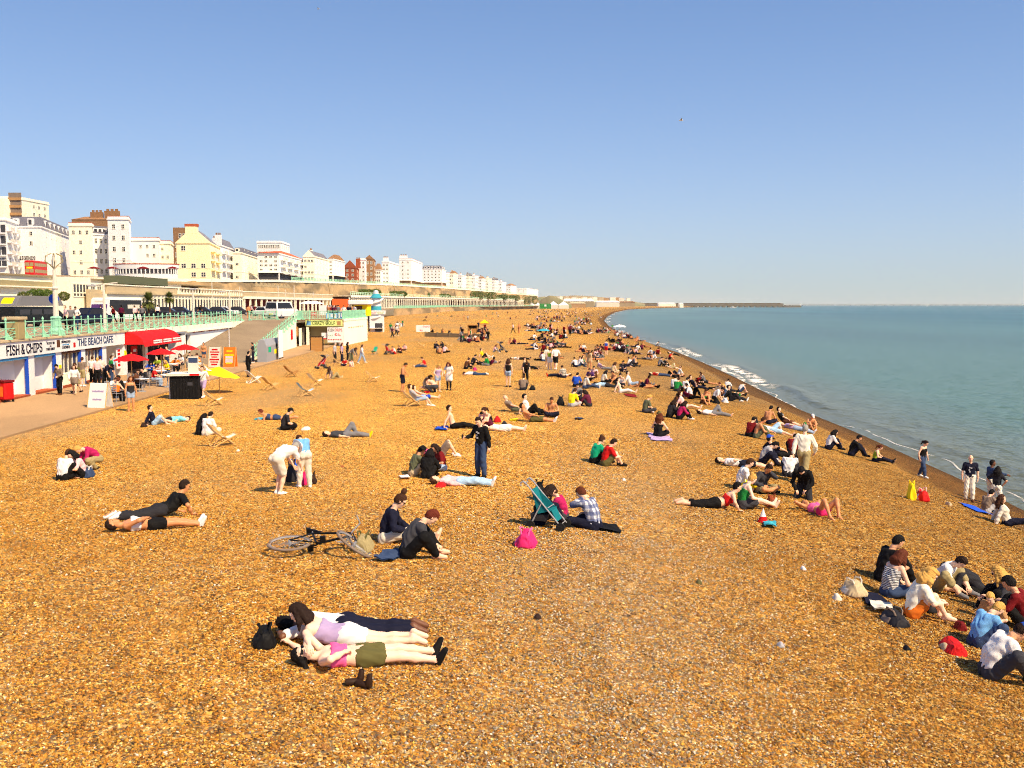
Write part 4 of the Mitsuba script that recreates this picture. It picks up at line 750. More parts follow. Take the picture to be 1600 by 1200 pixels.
lamp(87, 58, 396, 'ornate white lamp post with a green base and scrolled lantern top', 'grand')
t = thing('road_sign', 'round blue sign on a dark pole left of the ornate lamp post', 'sign'); p = at(84, 467, 58.5); part(t, 'disc', trimesh.creation.cylinder(.30, .04, sections=24).apply_transform(trimesh.transformations.rotation_matrix(math.pi / 2, [1, 0, 0])).apply_translation(p), M('blue')); part(t, 'post', bar((p[0] - .05, p[1] + .05, ZD), (p[0] - .05, p[1] + .05, p[2] + .3), .035), M('charcoal'))
lamp(163, 66, 443, 'tall white T-topped lamp post in front of the coach'); lamp(302, 92, 452, 'tall white lamp post behind the railing right of the palms', 'lamp'); lamp(359, 104, 454, 'white lamp post with a slanted head near the end of the railing')
for px, Y, yt, l in [(332, 150, 432, 'thin white pole rising past the terrace left of the colonnade'), (181, 240, 408, 'thin dark pole left of the glass pavilion'), (200, 240, 404, 'thin white pole in front of the glass pavilion'), (253, 140, 462, 'grey pole between the two palms'), (375, 170, 448, 'leaning grey pole at the end of the aquarium'), (435, 150, 446, 'white pole left of the white van'), (446, 160, 452, 'white pole above the white van'),
                     (460, 120, 446, 'tall white pole at the head of the sloping railing'), (472, 190, 466, 'short white pole right of the tall pole at the ramp head'), (490, 200, 456, 'white pole before the colonnade, left of the orange hoarding'), (504, 210, 461, 'white pole just left of the orange hoarding'), (553, 250, 455, 'white pole right of the orange hoarding'), (625, 440, 459, 'white lamp pole in front of the arcade'), (653, 500, 461, 'second white lamp pole in front of the arcade'), (697, 610, 456, 'third white lamp pole in front of the arcade'), (713, 660, 462, 'fourth white lamp pole in front of the arcade'), (755, 780, 461, 'fifth white lamp pole in front of the arcade'), (766, 800, 463, 'sixth white lamp pole in front of the arcade'), (794, 900, 456, 'tallest white pole at the far end of the arcade')]: lamp(px, Y, yt, l, 'pole')
def wheels(t, xs, ys, r, m=None):
    for x in xs:
        for y in ys:
            c = trimesh.creation.cylinder(r, .22, sections=16); c.apply_transform(trimesh.transformations.rotation_matrix(math.pi / 2, [0, 1, 0])); c.apply_translation((x, y, r)); w = part(t, 'wheel', c, M('tyre'), to=m)
            c = trimesh.creation.cylinder(r * .55, .25, sections=12); c.apply_transform(trimesh.transformations.rotation_matrix(math.pi / 2, [0, 1, 0])); c.apply_translation((x, y, r)); part(w, 'hub', c, M('steel'), to=m)
def hull(p): return trimesh.convex.convex_hull(np.array(p, float))
def car(p, az, colour, label, L=4.1, W=1.7, H=1.45, van=False, group=None):
    """local: y forward"""
    t = thing('van' if van else 'parked_car', label, 'van' if van else 'car', group); m = yawm(p, az); w, l = W / 2, L / 2; paint = M(colour, .3, .5); mid = H * (.52 if van else .58)
    part(t, 'body', cat([hull([(sx * w, sy * (l - .05), z) for sx in (-1, 1) for sy in (-1, 1) for z in (.3, mid - .12)] + [(sx * (w - .07), sy * (l - .12), z) for sx in (-1, 1) for sy in (-1, 1) for z in (.22, mid)])]), paint, True and 30, to=m)
    y0, y1, r0, r1 = ((-l + .08, l * .62, -l + .2, l * .36) if van else (-l * .82, l * .5, -l * .5, l * .1))
    part(t, 'cabin', hull([(sx * (w - .06), y, mid - .03) for sx in (-1, 1) for y in (y0, y1)] + [(sx * (w - .24), y, H) for sx in (-1, 1) for y in (r0, r1)]), paint, 30, to=m)
    k = lambda a, b, f: a + (b - a) * f
    for sx in (-1, 1):
        q = [(sx * (k(w - .06, w - .24, f) + .012), k(k(y0, r0, f), k(y1, r1, f), g), k(mid, H, f)) for f, g in ((.14, .06), (.14, .94), (.86, .90), (.86, .10))]; q2 = [(a - sx * .03, b, c) for a, b, c in q]; part(t, 'side_window', hull(q + q2), M('charcoal', .12), to=m)
    for (ya, yb, d, n) in ((y1, r1, 1, 'windscreen'), (y0, r0, -1, 'rear_window')):
        q = [(sx * (k(w - .06, w - .24, f) - .1), k(ya, yb, f) + d * .012, k(mid, H, f)) for f in (.14, .88) for sx in (-1, 1)]; part(t, n, hull(q + [(a, b - d * .03, c) for a, b, c in q]), M('charcoal', .12), to=m)
    for sx in (-1, 1):
        part(t, 'headlight', bbox(sx * (w - .36), sx * (w - .08), l - .1, l - .015, mid - .32, mid - .16, .02), M('white', .2), to=m); part(t, 'tail_light', bbox(sx * (w - .3), sx * (w - .06), -l + .02, -l + .1, mid - .35, mid - .12, .02), M('red', .3), to=m)
    part(t, 'bumper', bbox(-w + .02, w - .02, -l - .02, -l + .12, .3, .48, .03), M('darkgrey'), to=m); part(t, 'number_plate', box(-.26, .26, -l - .03, -l - .005, .52, .63), M('yellow'), to=m)
    wheels(t, (-w + .12, w - .12), (-l * .62, l * .62), .31, m); return t
# parked cars seen over the railing
for i, (px, Y, az, col, l) in enumerate([(238, 126, 80, 'black', 'black car parked behind the railing by the left palm'), (262, 132, 80, 'charcoal', 'dark grey car parked between the palms and the lamp post'), (284, 137, 82, 'navy', 'dark blue car parked left of the tall lamp post'), (318, 142, 82, 'black', 'black car with a low roof parked right of the lamp post'),
                                         (343, 146, 80, 'navy', 'dark blue car in front of the white estate car'), (352, 152, 82, 'white', 'white estate car parked near the end of the railing'), (373, 160, 80, 'charcoal', 'dark car at the corner by the colonnade'), (400, 165, 84, 'grey', 'grey car parked below the colonnade'), (415, 150, 120, 'white', 'white car beside the white van')]): car(np.array([*at(px, 480, Y)[:2], ZD + .01]), az, col, l)
car(np.array([*at(137, 480, 84)[:2], ZD + .01]), 200, 'navy', 'dark blue car between the black van and the coach', 3.9, 1.7, 1.5)
car(np.array([*at(440, 480, 124)[:2], ZD + .012]), 22, 'white', 'white van seen from behind at the top of the ramp', 4.7, 2.0, 2.15, True)
# black van with an advertising box on the roof
p = np.array([*at(46, 480, 75)[:2], ZD + .01]); m = yawm(p, 10); t = thing('van', 'black van carrying a slanted grey roof box with a yellow emblem', 'van'); b = M('black', .25, .5)
part(t, 'body', hull([(sx * .95, y, z) for sx in (-1, 1) for y, z in ((-2.9, .3), (2.9, .3), (2.9, .95), (-2.9, 1.5), (1.9, 1.6), (-2.8, 1.65))]), b, 25, to=m); wheels(t, (-.85, .85), (-1.9, 1.9), .34, m)
for y0 in (-2.4, -1.0, .4): part(t, 'side_window', box(.951, .965, y0, y0 + 1.15, 1.02, 1.42), M('darkgrey', .12), to=m)
part(t, 'windscreen', hull([(sx * .8, y, z) for sx in (-1, 1) for y, z in ((2.75, 1.06), (2.0, 1.55), (2.72, 1.04), (1.97, 1.53))]), M('darkgrey', .12), to=m)
rb = part(t, 'roof_box', hull([(sx * .95, y, z) for sx in (-1, 1) for y, z in ((-2.6, 1.68), (2.9, 1.68), (2.3, 2.45), (-2.0, 2.45))]), M('grey', .4), to=m)
part(t, 'end_board', hull([(sx * (.93 - .1 * (z > 2)), y - .03, z) for sx in (-1, 1) for y, z in ((-2.64, 1.69), (-2.04, 2.43))] + [(sx * .8, y - .05, z) for sx in (-1, 1) for y, z in ((-2.62, 1.71), (-2.06, 2.4))]), M('grey', .4), to=m); part(t, 'emblem', hull([(x, y - .06, z) for x in (-.5, .45) for y, z in ((-2.52, 1.82), (-2.14, 2.3))] + [(-.55, -2.4, 2.05)]), M('yellow'), to=m)
# coach
p = np.array([*at(182, 480, 116)[:2], 6.1]); m = yawm(p, 190, .92); t = thing('coach', 'white tour coach with dark wraparound windows facing the pier', 'coach'); Lc, Wc, Hc_ = 4.0, 1.22, 3.15
part(t, 'body', hull([(sx * Wc, y, z) for sx in (-1, 1) for y, z in ((-Lc, .35), (Lc, .35), (Lc, 1.4), (Lc - .5, Hc_ - .15), (-Lc, Hc_ - .15))] + [(sx * (Wc - .15), y, Hc_) for sx in (-1, 1) for y in (-Lc + .1, Lc - .7)]), M('white', .3), 25, to=m)
for sx in (-1, 1):
    part(t, 'window_band', hull([(sx * (Wc + .012), y, z) for y, z in ((-Lc + .1, 1.0), (Lc * .25, 1.0), (Lc * .45, 1.75), (Lc - .55, 2.0), (Lc - .7, 2.85), (-Lc + .1, 2.85))] + [(sx * (Wc - .03), 0, 1.9), (sx * (Wc - .03), -2, 1.9)]), M('charcoal', .12), to=m)
    part(t, 'white_blind', box(sx * (Wc + .014), sx * (Wc + .03), -3.4, -.6, 1.75, 2.25), M('offwhite', .3), to=m)
part(t, 'windscreen', hull([(sx * 1.1, y, z) for sx in (-1, 1) for y, z in ((Lc + .012, 1.45), (Lc - .47, Hc_ - .3), (Lc - .03, 1.4), (Lc - .52, Hc_ - .35))]), M('purple', .15), to=m)
part(t, 'destination_board', box(-.7, .7, Lc - .42, Lc - .36, Hc_ - .6, Hc_ - .4), M('offwhite'), to=m); wheels(t, (-1.08, 1.08), (-2.6, 2.5), .46, m)
# red double-decker
p = at(57, 432, 262); m = yawm(p + [0, 0, -.3], 174); t = thing('bus', 'bright red double-decker bus on the upper road', 'bus'); red = M('red', .3, .5)
part(t, 'body', hull([(sx * 1.2, y, z) for sx in (-1, 1) for y in (-4.6, 4.6) for z in (.35, 4.25)] + [(sx * 1.05, y, 4.45) for sx in (-1, 1) for y in (-4.4, 4.4)]), red, 25, to=m)
for z in (1.25, 2.95):
    for sx in (-1, 1):
        for k in range(6): part(t, 'side_window', box(sx * 1.201, sx * 1.22, -4.2 + 1.42 * k, -2.95 + 1.42 * k, z, z + .85), M('khaki', .15), to=m)
    for x in (-1.05, .08): part(t, 'front_window', box(x, x + .97, 4.601, 4.62, z, z + .95), M('khaki', .15), to=m)
part(t, 'destination_board', box(-.8, .8, 4.601, 4.62, 2.3, 2.75), M('yellow'), to=m); wheels(t, (-1.08, 1.08), (-2.8, 3.0), .5, m)
# palms
def palm(px, Y, yb, yt, label, n=60, seed=1):
    t = thing('palm_tree', label, 'palm tree'); p = np.array([*at(px, 480, Y)[:2], ZD]); zt = at(px, yt, Y)[2]; zc = at(px, yb, Y)[2]; rng = np.random.default_rng(seed); h = zc - ZD; R = (zt - zc) * .75
    part(t, 'trunk', tube([p, p + [.05, 0, h * .5], p + [0, 0, h + .2]], [.16, .11, .1], 8), M('brown')); F = []; V = []
    for k in range(n * 5):
        a, e = rng.random() * 6.283, rng.uniform(-.9, 1.45); d = np.array([math.cos(a) * math.cos(e), math.sin(a) * math.cos(e), math.sin(e)]); s_ = np.cross(d, [0, 0, 1.0]); s_ /= np.linalg.norm(s_) + 1e-9; r = R * rng.uniform(.75, 1.1); c = p + [0, 0, h + R * .55]
        m1, e1 = c + d * r * .6 + [0, 0, .03], c + d * r * np.array([1, 1, 1]) - np.array([0, 0, .12 * r]); b = len(V); V += [c + d * .1, m1 + s_ * .06, m1 - s_ * .06, e1]; F += [[b, b + 1, b + 2], [b + 1, b + 3, b + 2]]
    part(t, 'crown', trimesh.Trimesh(V, F, process=False), M('palmgreen')); return t
palm(232, 122, 481, 456, 'larger shaggy palm behind the railing', seed=2); palm(265, 128, 472, 456, 'smaller slimmer palm on a tall trunk', seed=3)
t = thing('hedge', 'green hedge block on the terrace behind the black van', 'hedge'); p = at(62, 455, 108); put(t, cat([leaves(1100, p + [x, 0, -.5], (.75, .8, .7), .13, 77 + i) for i, x in enumerate((-.8, .1, .9))]), 'mat_hedge')
for px, l in ((36, 'scrubby dark plant left of the terrace hedge'), (100, 'scrubby dark plant right of the terrace hedge')): t = thing('shrub', l, 'shrub'); put(t, leaves(900, at(px, 463, 106), (.6, .6, .5), .12, px), M('palmgreen'))
# kiosk, tower slide, booths on the terrace
t = thing('kiosk', 'yellow kiosk with a white flat roof on the terrace', 'kiosk'); a, b = at(549, 488, 150), at(574, 488, 150); zr = at(560, 469, 150)[2]; zc = at(560, 476, 150)[2]
part(t, 'wall', box(a[0], b[0], a[1], a[1] + 4, ZD, zc), M('yellow')); part(t, 'roof', bbox(a[0] - .4, b[0] + .3, a[1] - .8, a[1] + 4.4, zc, zr, .1), WHITEWALL); part(t, 'counter', box(a[0] + .3, b[0] - .3, a[1] - .3, a[1], ZD + .9, ZD + 1.0), M('brown')); part(t, 'hatch', box(a[0] + .6, b[0] - .8, a[1] - .02, a[1], ZD + 1.05, zc - .2), M('brown'))
t = thing('tower_slide', 'white slide tower with turquoise bands behind the crazy golf booth', 'slide'); p = at(588, 500, 175); g0 = float(gz(p[0], p[1])); z1, z2, z3, z4 = (at(588, y, 175)[2] for y in (487, 466, 459, 453)); R = .95
part(t, 'shaft', lathe([(R * 1.1, g0 - .2), (R, z1), (R * .8, z2)], 16).apply_translation((p[0], p[1], 0)), WHITEWALL); part(t, 'band', lathe([(R * 1.02, z1 + .2), (R * .98, z1 + 1.0), (R * .5, z1 + 1.0)], 16).apply_translation((p[0], p[1], 0)), M('turquoise'))
part(t, 'cap', lathe([(R * 1.15, z2), (R * 1.15, z2 + .12), (R * .55, z3)], 16).apply_translation((p[0], p[1], 0)), M('turquoise')); part(t, 'lantern', lathe([(R * .5, z3), (R * .45, z4 - .2), (0, z4)], 12).apply_translation((p[0], p[1], 0)), WHITEWALL)
th = np.linspace(0, 4 * math.pi, 60); part(t, 'chute', tube(np.stack([p[0] + (R + .25) * np.cos(th), p[1] + (R + .25) * np.sin(th), g0 + .5 + (z2 - g0 - .6) * th / th[-1]], -1), .2, 6), WHITEWALL, True)
t = thing('golf_booth', 'white ticket booth with red and green crazy golf lettering on its top board', 'booth'); a, b = gp(575, 519), gp(610, 517); BT = Frame(a[:2], (b[0], a[1] + .4), a[2] - .1); zz = lambda y: at(590, y, a[1])[2] - a[2] + .1
part(t, 'board', BT.box(-.1, BT.L + .2, -.2, .05, zz(491), zz(485)), WHITEWALL); lettering(BT, 'CRAZY', .25, zz(490.2), .34, M('red'), t, v=.055, width=BT.L * .42); lettering(BT, 'GOLF', BT.L * .56, zz(490.2), .34, M('lime'), t, v=.055, width=BT.L * .38)
part(t, 'wall', BT.box(.25, BT.L - .1, -2.2, -.25, 0, zz(491)), WHITEWALL); part(t, 'blue_side', BT.box(.05, .3, -.24, -.2, .3, zz(493)), M('navy')); part(t, 'arch', BT.box(BT.L * .42, BT.L * .86, -.24, -.2, .2, zz(505)), M('darkgrey')); part(t, 'counter', BT.box(BT.L * .1, BT.L * .9, -.3, .4, .75, .85), M('offwhite'))
for u in (.15, .85): part(t, 'table_leg', BT.box(BT.L * u, BT.L * u + .08, .2, .3, 0, .75), M('wood'))
# canvas parasols on the terrace and the boards beside them
for i, (px, Y, l) in enumerate([(482, 150, 'cream parasol at the left of the terrace tables'), (492, 155, 'cream parasol at the right of the terrace tables')]): parasol(np.array([*at(px, 480, Y)[:2], ZD]), 1.5, 2.4, M('ivory'), l)
for px0, px1, y0, y1, Y, col, l, ins in [(499, 523, 477, 492, 128, 'white', 'white chip stall board above the crazy golf sign', 'CHIPS'), (486, 493.5, 488, 493, 121, 'red', 'small red and white board left of the chip stall board', None), (509, 527, 489, 499, 119.5, 'skyblue', 'pale blue painted board hung on the terrace rail', None), (528, 538, 488, 499, 119.8, 'blue', 'blue cloth hung on the terrace rail', None)]:
    t = thing('board', l, 'sign'); F = Frame(at(px0, 480, Y)[:2], at(px1, 480, Y)[:2], ZD); z1 = F.w_of(px0, y1); z0 = F.w_of(px0, y0); part(t, 'panel', F.box(0, F.L, -.04, 0, max(z1, .02), z0), M(col))
    if ins: lettering(F, ins, F.L * .46, z0 - .5, .34, M('red'), t, v=.003, width=F.L * .46)
    else:
        for k in range(3): part(t, 'mark', F.box(F.L * (.1 + .3 * k), F.L * (.3 + .3 * k), 0, .01, max(z1, .02) + .1 + .1 * (k % 2), z0 - .12), M('white'))
    for u in (.05, .92): part(t, 'leg', F.box(F.L * u, F.L * u + .06, -.1, -.045, 0, z0 - .02), M('wood'))
# picnic tables by the booth
def picnic(px, py, az, label):
    t = thing('picnic_table', label, 'table'); m = yawm(gp(px, py), az); part(t, 'top', cat([box(-.9, .9, -.36 + .15 * k, -.23 + .15 * k, .72, .76) for k in range(5)]), M('white'), to=m)
    for s_ in (-1, 1): part(t, 'bench', box(-.9, .9, s_ * .75 - .14, s_ * .75 + .14, .42, .46), M('white'), to=m); part(t, 'leg', hull([(s_ * .6 - .03, y, z) for y, z in ((-.75, 0), (-.65, 0), (.75, 0), (.65, 0), (-.3, .72), (.3, .72))] + [(s_ * .6 + .03, y, z) for y, z in ((-.75, 0), (.75, 0), (-.3, .72), (.3, .72))]), M('white'), to=m)
picnic(617, 516, 10, 'white picnic table nearest the crazy golf booth'); picnic(624, 510, 20, 'white picnic table farther right of the booth')
# ------------------------------------------------------------------ signs and things on the beach
def aboard(px, py, w, h, az, col, label, marks='red', rows_=5, apron=True, panel=None):
    t = thing('sandwich_board', label, 'sign'); p = on_z(px, py, ZA) if apron else gp(px, py); m = yawm(p, az)
    for s_ in (-1, 1):
        q = [(x, s_ * y + dy, z) for x in (-w / 2, w / 2) for y, z in ((.32, 0), (.05, h)) for dy in (-.015, .015)]; pn = part(t, 'panel', hull(q), M(col), to=m)
        fr = [bar((x, s_ * .33, 0), (x, s_ * .05, h + .04), .022, 5) for x in (-w / 2, w / 2)]; part(t, 'frame', cat(fr), M('woodpale'), to=m)
    for k in range(rows_):
        f = (k + 1) / (rows_ + 1.0); z = h * f; y = -(.32 - .27 * f) - .022; ww = w * (.25 + .15 * ((k * 7) % 3) / 2); part(t, 'mark', box(-ww, ww, y - .006, y + .012, z - h * .035, z + h * .035), M(marks), to=m)
    if panel: part(t, 'picture', hull([(x, -(.32 - .27 * z / h) - .02 - d, z) for x in (-w * .32, w * .32) for z in (h * .2, h * .55) for d in (0, .01)]), M(panel), to=m)
    return t
aboard(157, 636, .95, 1.15, 12, 'white', 'large white sandwich board at the edge of the concrete walk', 'lilac', 2); aboard(337, 573, .95, 1.55, 5, 'offwhite', 'tall white menu board with red lines at the foot of the ramp', 'red', 7); aboard(360, 573, .95, 1.55, 5, 'orange', 'orange ice-cream board at the foot of the ramp', 'yellow', 4, panel='palepink')
t = thing('flag_pole', 'thin white pole behind the orange ice-cream board', 'pole'); p = on_z(359, 570, ZA); put(t, bar(p, p + [0, 0, 3.2], .025), M('white'))
t = thing('ice_cream_chest', 'red ice cream chest on a stand at the left edge of the walk', 'freezer'); m = yawm(on_z(6, 628, ZA), 20); part(t, 'cabinet', bbox(-.42, .42, -.3, .3, .12, 1.0, .06), M('red', .4), 30, to=m); part(t, 'lid', bbox(-.45, .45, -.33, .33, 1.0, 1.1, .04), M('darkred', .4), to=m); part(t, 'picture', box(-.3, .3, -.315, -.301, .3, .8), M('orange'), to=m); part(t, 'stand', cat([box(x - .04, x + .04, y - .04, y + .04, 0, .12) for x in (-.35, .35) for y in (-.25, .25)]), M('black'), to=m)
t = thing('stage_hut', 'black-sided counter hut with a white end and top standing on the shingle', 'hut'); a, b = gp(266, 624), gp(309, 624); HT = Frame(a[:2], (b[0], a[1] + .15), min(a[2], b[2]) - .05); h = at(285, 586, a[1])[2] - a[2]
for k in range(9): part(t, 'plank', HT.box(HT.L * k / 9 + .008, HT.L * (k + 1) / 9 - .008, -.05, .006 * (k % 2), .03, h), M('black'))
part(t, 'core', HT.box(.01, HT.L - .01, -1.15, -.055, 0, h - .02), M('black')); part(t, 'end_panel', HT.box(-.12, -.0, -1.5, -.3, 0, h + .02), WHITEWALL); part(t, 'top', HT.box(-.15, HT.L + .1, -1.5, .12, h, h + .12), M('offwhite')); part(t, 'red_trim', HT.box(HT.L * .72, HT.L + .08, .12, .14, h + .01, h + .11), M('red')); part(t, 'stencil', HT.box(HT.L * .62, HT.L * .8, .008, .014, h * .6, h * .74), M('darkgrey'))
t = thing('notice', 'white poster board standing on the black hut', 'sign'); part(t, 'panel', HT.box(HT.L * .58, HT.L * .95, -.5, -.46, h + .12, h + 1.0), M('offwhite')); part(t, 'stripe', HT.box(HT.L * .60, HT.L * .93, -.46, -.45, h + .66, h + .92), M('denim'))
for px, py, c, l, r in [(207, 617, 'left', 'nearest red parasol, left of the café tables', .95), (253, 602, 'mid', 'middle red parasol over the café tables', .9), (290, 590, 'right', 'red parasol at the right end of the café tables', .95)]: parasol(on_z(px, py, ZA), r, 2.25, M('red', .7), l, None, 8, .36)
t = thing('parasol', 'bright yellow parasol standing low on the shingle', 'parasol'); p = gp(343, 614); v = [(p[0], p[1], p[2] + 1.5)]
N = 16; v += [(p[0] + 1.05 * math.cos(2 * math.pi * i / N) + .1, p[1] + 1.05 * math.sin(2 * math.pi * i / N), p[2] + 1.05 - .2 * math.cos(2 * math.pi * i / N) - .03 * (i % 2)) for i in range(N)]
part(t, 'canopy', trimesh.Trimesh(v, [[0, 1 + i, 1 + (i + 1) % N] for i in range(N)], process=False), M('yellow', .7)); part(t, 'pole', bar(p - [0, 0, .1], p + [0, 0, 1.44], .022), M('woodpale')); part(t, 'emblem', hull([(p[0] - .55, p[1] - .62, p[2] + 1.33), (p[0] - .25, p[1] - .62, p[2] + 1.28), (p[0] - .55, p[1] - .5, p[2] + 1.38), (p[0] - .25, p[1] - .5, p[2] + 1.33)]), M('white'))
t = thing('bin_store', 'grey steel bin container with a small green panel at the foot of the sloping railing', 'container'); a, b = on_z(417, 566, ZA), on_z(438, 560, ZA); BN = Frame(a[:2], b[:2], ZA); h = 1.9
part(t, 'body', BN.put(trimesh.convex.convex_hull([(u, y, w) for u in (0, BN.L) for y, w in ((0, 0), (.8, 0), (.8, h * .72), (0, h * .72), (.2, h), (.6, h))])), M('steel', .5, .5)); part(t, 'green_panel', BN.box(BN.L * .12, BN.L * .3, .005, .02, h * .42, h * .66), M('teal')); part(t, 'yellow_panel', BN.box(BN.L * .55, BN.L * .72, .005, .02, h * .3, h * .5), M('yellow')); part(t, 'hatch', BN.box(BN.L * .66, BN.L * .8, .005, .02, h * .6, h * .75), M('charcoal'))
t = thing('banner', 'narrow white upright banner beside the bin container', 'sign'); a, b = on_z(430.5, 562, ZA), on_z(437.5, 560, ZA); BN2 = Frame(a[:2] - [0, 0], b[:2], ZA); part(t, 'panel', BN2.box(0, BN2.L, .25, .29, .15, 2.6), WHITEWALL); part(t, 'post', BN2.box(-.05, 0, .24, .3, 0, 2.7), M('steel'))
# timber groyne wall, sign board and small hut
t = thing('timber_wall', 'low grey timber wall lying across the shingle', 'wall'); a, b = gp(664, 526), gp(762, 527); GW = Frame(a[:2], b[:2], a[2] - .2)
for r in range(3):
    for k in range(5): part(t, 'plank', GW.box(GW.L * k / 5 + .02, GW.L * (k + 1) / 5 - .02, -.12, .012 * ((k + r) % 2), .28 * r, .28 * r + .265), M('woodgrey'))
for k in range(6): part(t, 'post', GW.box(GW.L * k / 5.02, GW.L * k / 5.02 + .16, -.2, .08, 0, .98), M('woodgrey'))
t = thing('sign_board', 'white chip sign board standing by the low timber wall', 'sign'); a = gp(650, 521); SBF = Frame(a[:2], (gp(672, 521)[0], a[1] + .1), a[2]); part(t, 'panel', SBF.box(0, SBF.L, -.05, 0, .25, 1.45), WHITEWALL); lettering(SBF, 'CHIPS', SBF.L * .48, 1.05, .26, M('red'), t, v=.004, width=SBF.L * .46); part(t, 'mark', SBF.box(SBF.L * .28, SBF.L * .34, 0, .012, .4, .66), M('red')); part(t, 'mark', SBF.box(SBF.L * .40, SBF.L * .45, 0, .012, .4, .66), M('red'))
for u in (.1, .85): part(t, 'leg', SBF.box(SBF.L * u, SBF.L * u + .08, -.12, -.055, -.1, 1.4), M('wood'))
t = thing('beach_hut', 'small open brown timber hut behind the low wall', 'hut'); a, b = gp(731, 521), gp(745, 521); BH = Frame(a[:2], (b[0], a[1] + .1), a[2] - .05); h = at(738, 508, a[1])[2] - a[2]
part(t, 'roof', BH.box(-.15, BH.L + .15, -1.6, .2, h, h + .14), M('wood')); part(t, 'side', BH.box(0, .12, -1.4, 0, 0, h), M('wood')); part(t, 'side', BH.box(BH.L - .12, BH.L, -1.4, 0, 0, h), M('brown')); part(t, 'back', BH.box(.12, BH.L - .12, -1.4, -1.3, 0, h), M('darkbrown'))
for k in range(3): part(t, 'counter_plank', BH.box(.12, BH.L - .12, -.1, .01 * (k % 2), .3 * k, .3 * k + .28), M('wood'))
# ------------------------------------------------------------------ deckchairs
def deckchair_parts():
    A, B, Cc, D = np.array([0, -.62, 0]), np.array([0, .48, .52]), np.array([0, .42, 0]), np.array([0, -.75, 1.02]); fr = []
    for x in (-.28, .28):
        X = np.array([x, 0, 0]); fr += [bar(A + X, B + X, .030, 5), bar(Cc + X * .9, D + X * .9, .030, 5), bar(A + X * 1.05 + [0, -.02, .02], (Cc * .35 + D * .65) + X * 1.05 - [0, 0, .2], .022, 4)]
    for q in (B, D, A, Cc): fr.append(bar(q - [.28, 0, 0], q + [.28, 0, 0], .024, 5))
    tq_ = np.linspace(0, 1, 13); g = np.array([[(x, *(D[1:] * (1 - f) + B[1:] * f - np.array([.02, .34]) * math.sin(math.pi * f) ** .8)) for x in np.linspace(-.25, .25, 5)] for f in tq_]); cl = sheet(13, 5, g); c2 = cl.copy(); c2.vertices[:, 2] -= .012; c2.invert()
    return mikit.ply(cat(fr)), mikit.ply(cat([cl, c2]), smooth=True)
DFR, DCL = deckchair_parts()
def deckchair(px, py, az, cloth, frame, label, k=1.0):
    t = thing('deckchair', label, 'deckchair'); m = yawm(gp(px, py), az + seen(px), k * .74); part(t, 'frame', DFR, M(frame), to=m); part(t, 'canvas', DCL, M(cloth), to=m); return t
deckchair(352, 697, 72, 'offwhite', 'woodpale', 'white canvas deckchair beside the man in a white top'); deckchair(337, 634, 70, 'offwhite', 'woodpale', 'pale deckchair in front of the black hut'); deckchair(398, 598, 60, 'offwhite', 'white', 'white striped deckchair behind the yellow parasol', 1.05); deckchair(425, 609, 62, 'woodpale', 'woodpale', 'plain wooden deckchair right of the striped deckchair'); deckchair(457, 589, 66, 'wood', 'wood', 'brown wooden deckchair standing alone', 1.05); deckchair(480, 620, 66, 'paleblue', 'woodpale', 'pale blue and white deckchair nearest the middle of the empty chairs'); deckchair(495, 604, 60, 'cream', 'woodpale', 'cream deckchair right of the pale blue one', 1.05); deckchair(585, 597, 82, 'white', 'woodpale', 'white deckchair apart to the right of the others', .95)
deckchair(530, 572, 80, 'offwhite', 'woodpale', 'deckchair beside the standing group near the red pushchair'); deckchair(585, 554, 200, 'teal', 'steel', 'teal camping chair left of the black pushchair'); deckchair(660, 543, 80, 'cream', 'woodpale', 'deckchair left of the two dark-clad sitters', .9); deckchair(703, 543, 80, 'cream', 'woodpale', 'deckchair right of the two dark-clad sitters', .9); deckchair(747, 542, 82, 'wood', 'woodpale', 'brown deckchair below the big crowd by the timber hut', .9);
for px in (323, 333): deckchair(px, 588, 95, 'white', 'woodpale', f"white deckchair stacked {'left' if px < 330 else 'right'} of the tall white menu board", 1.15)
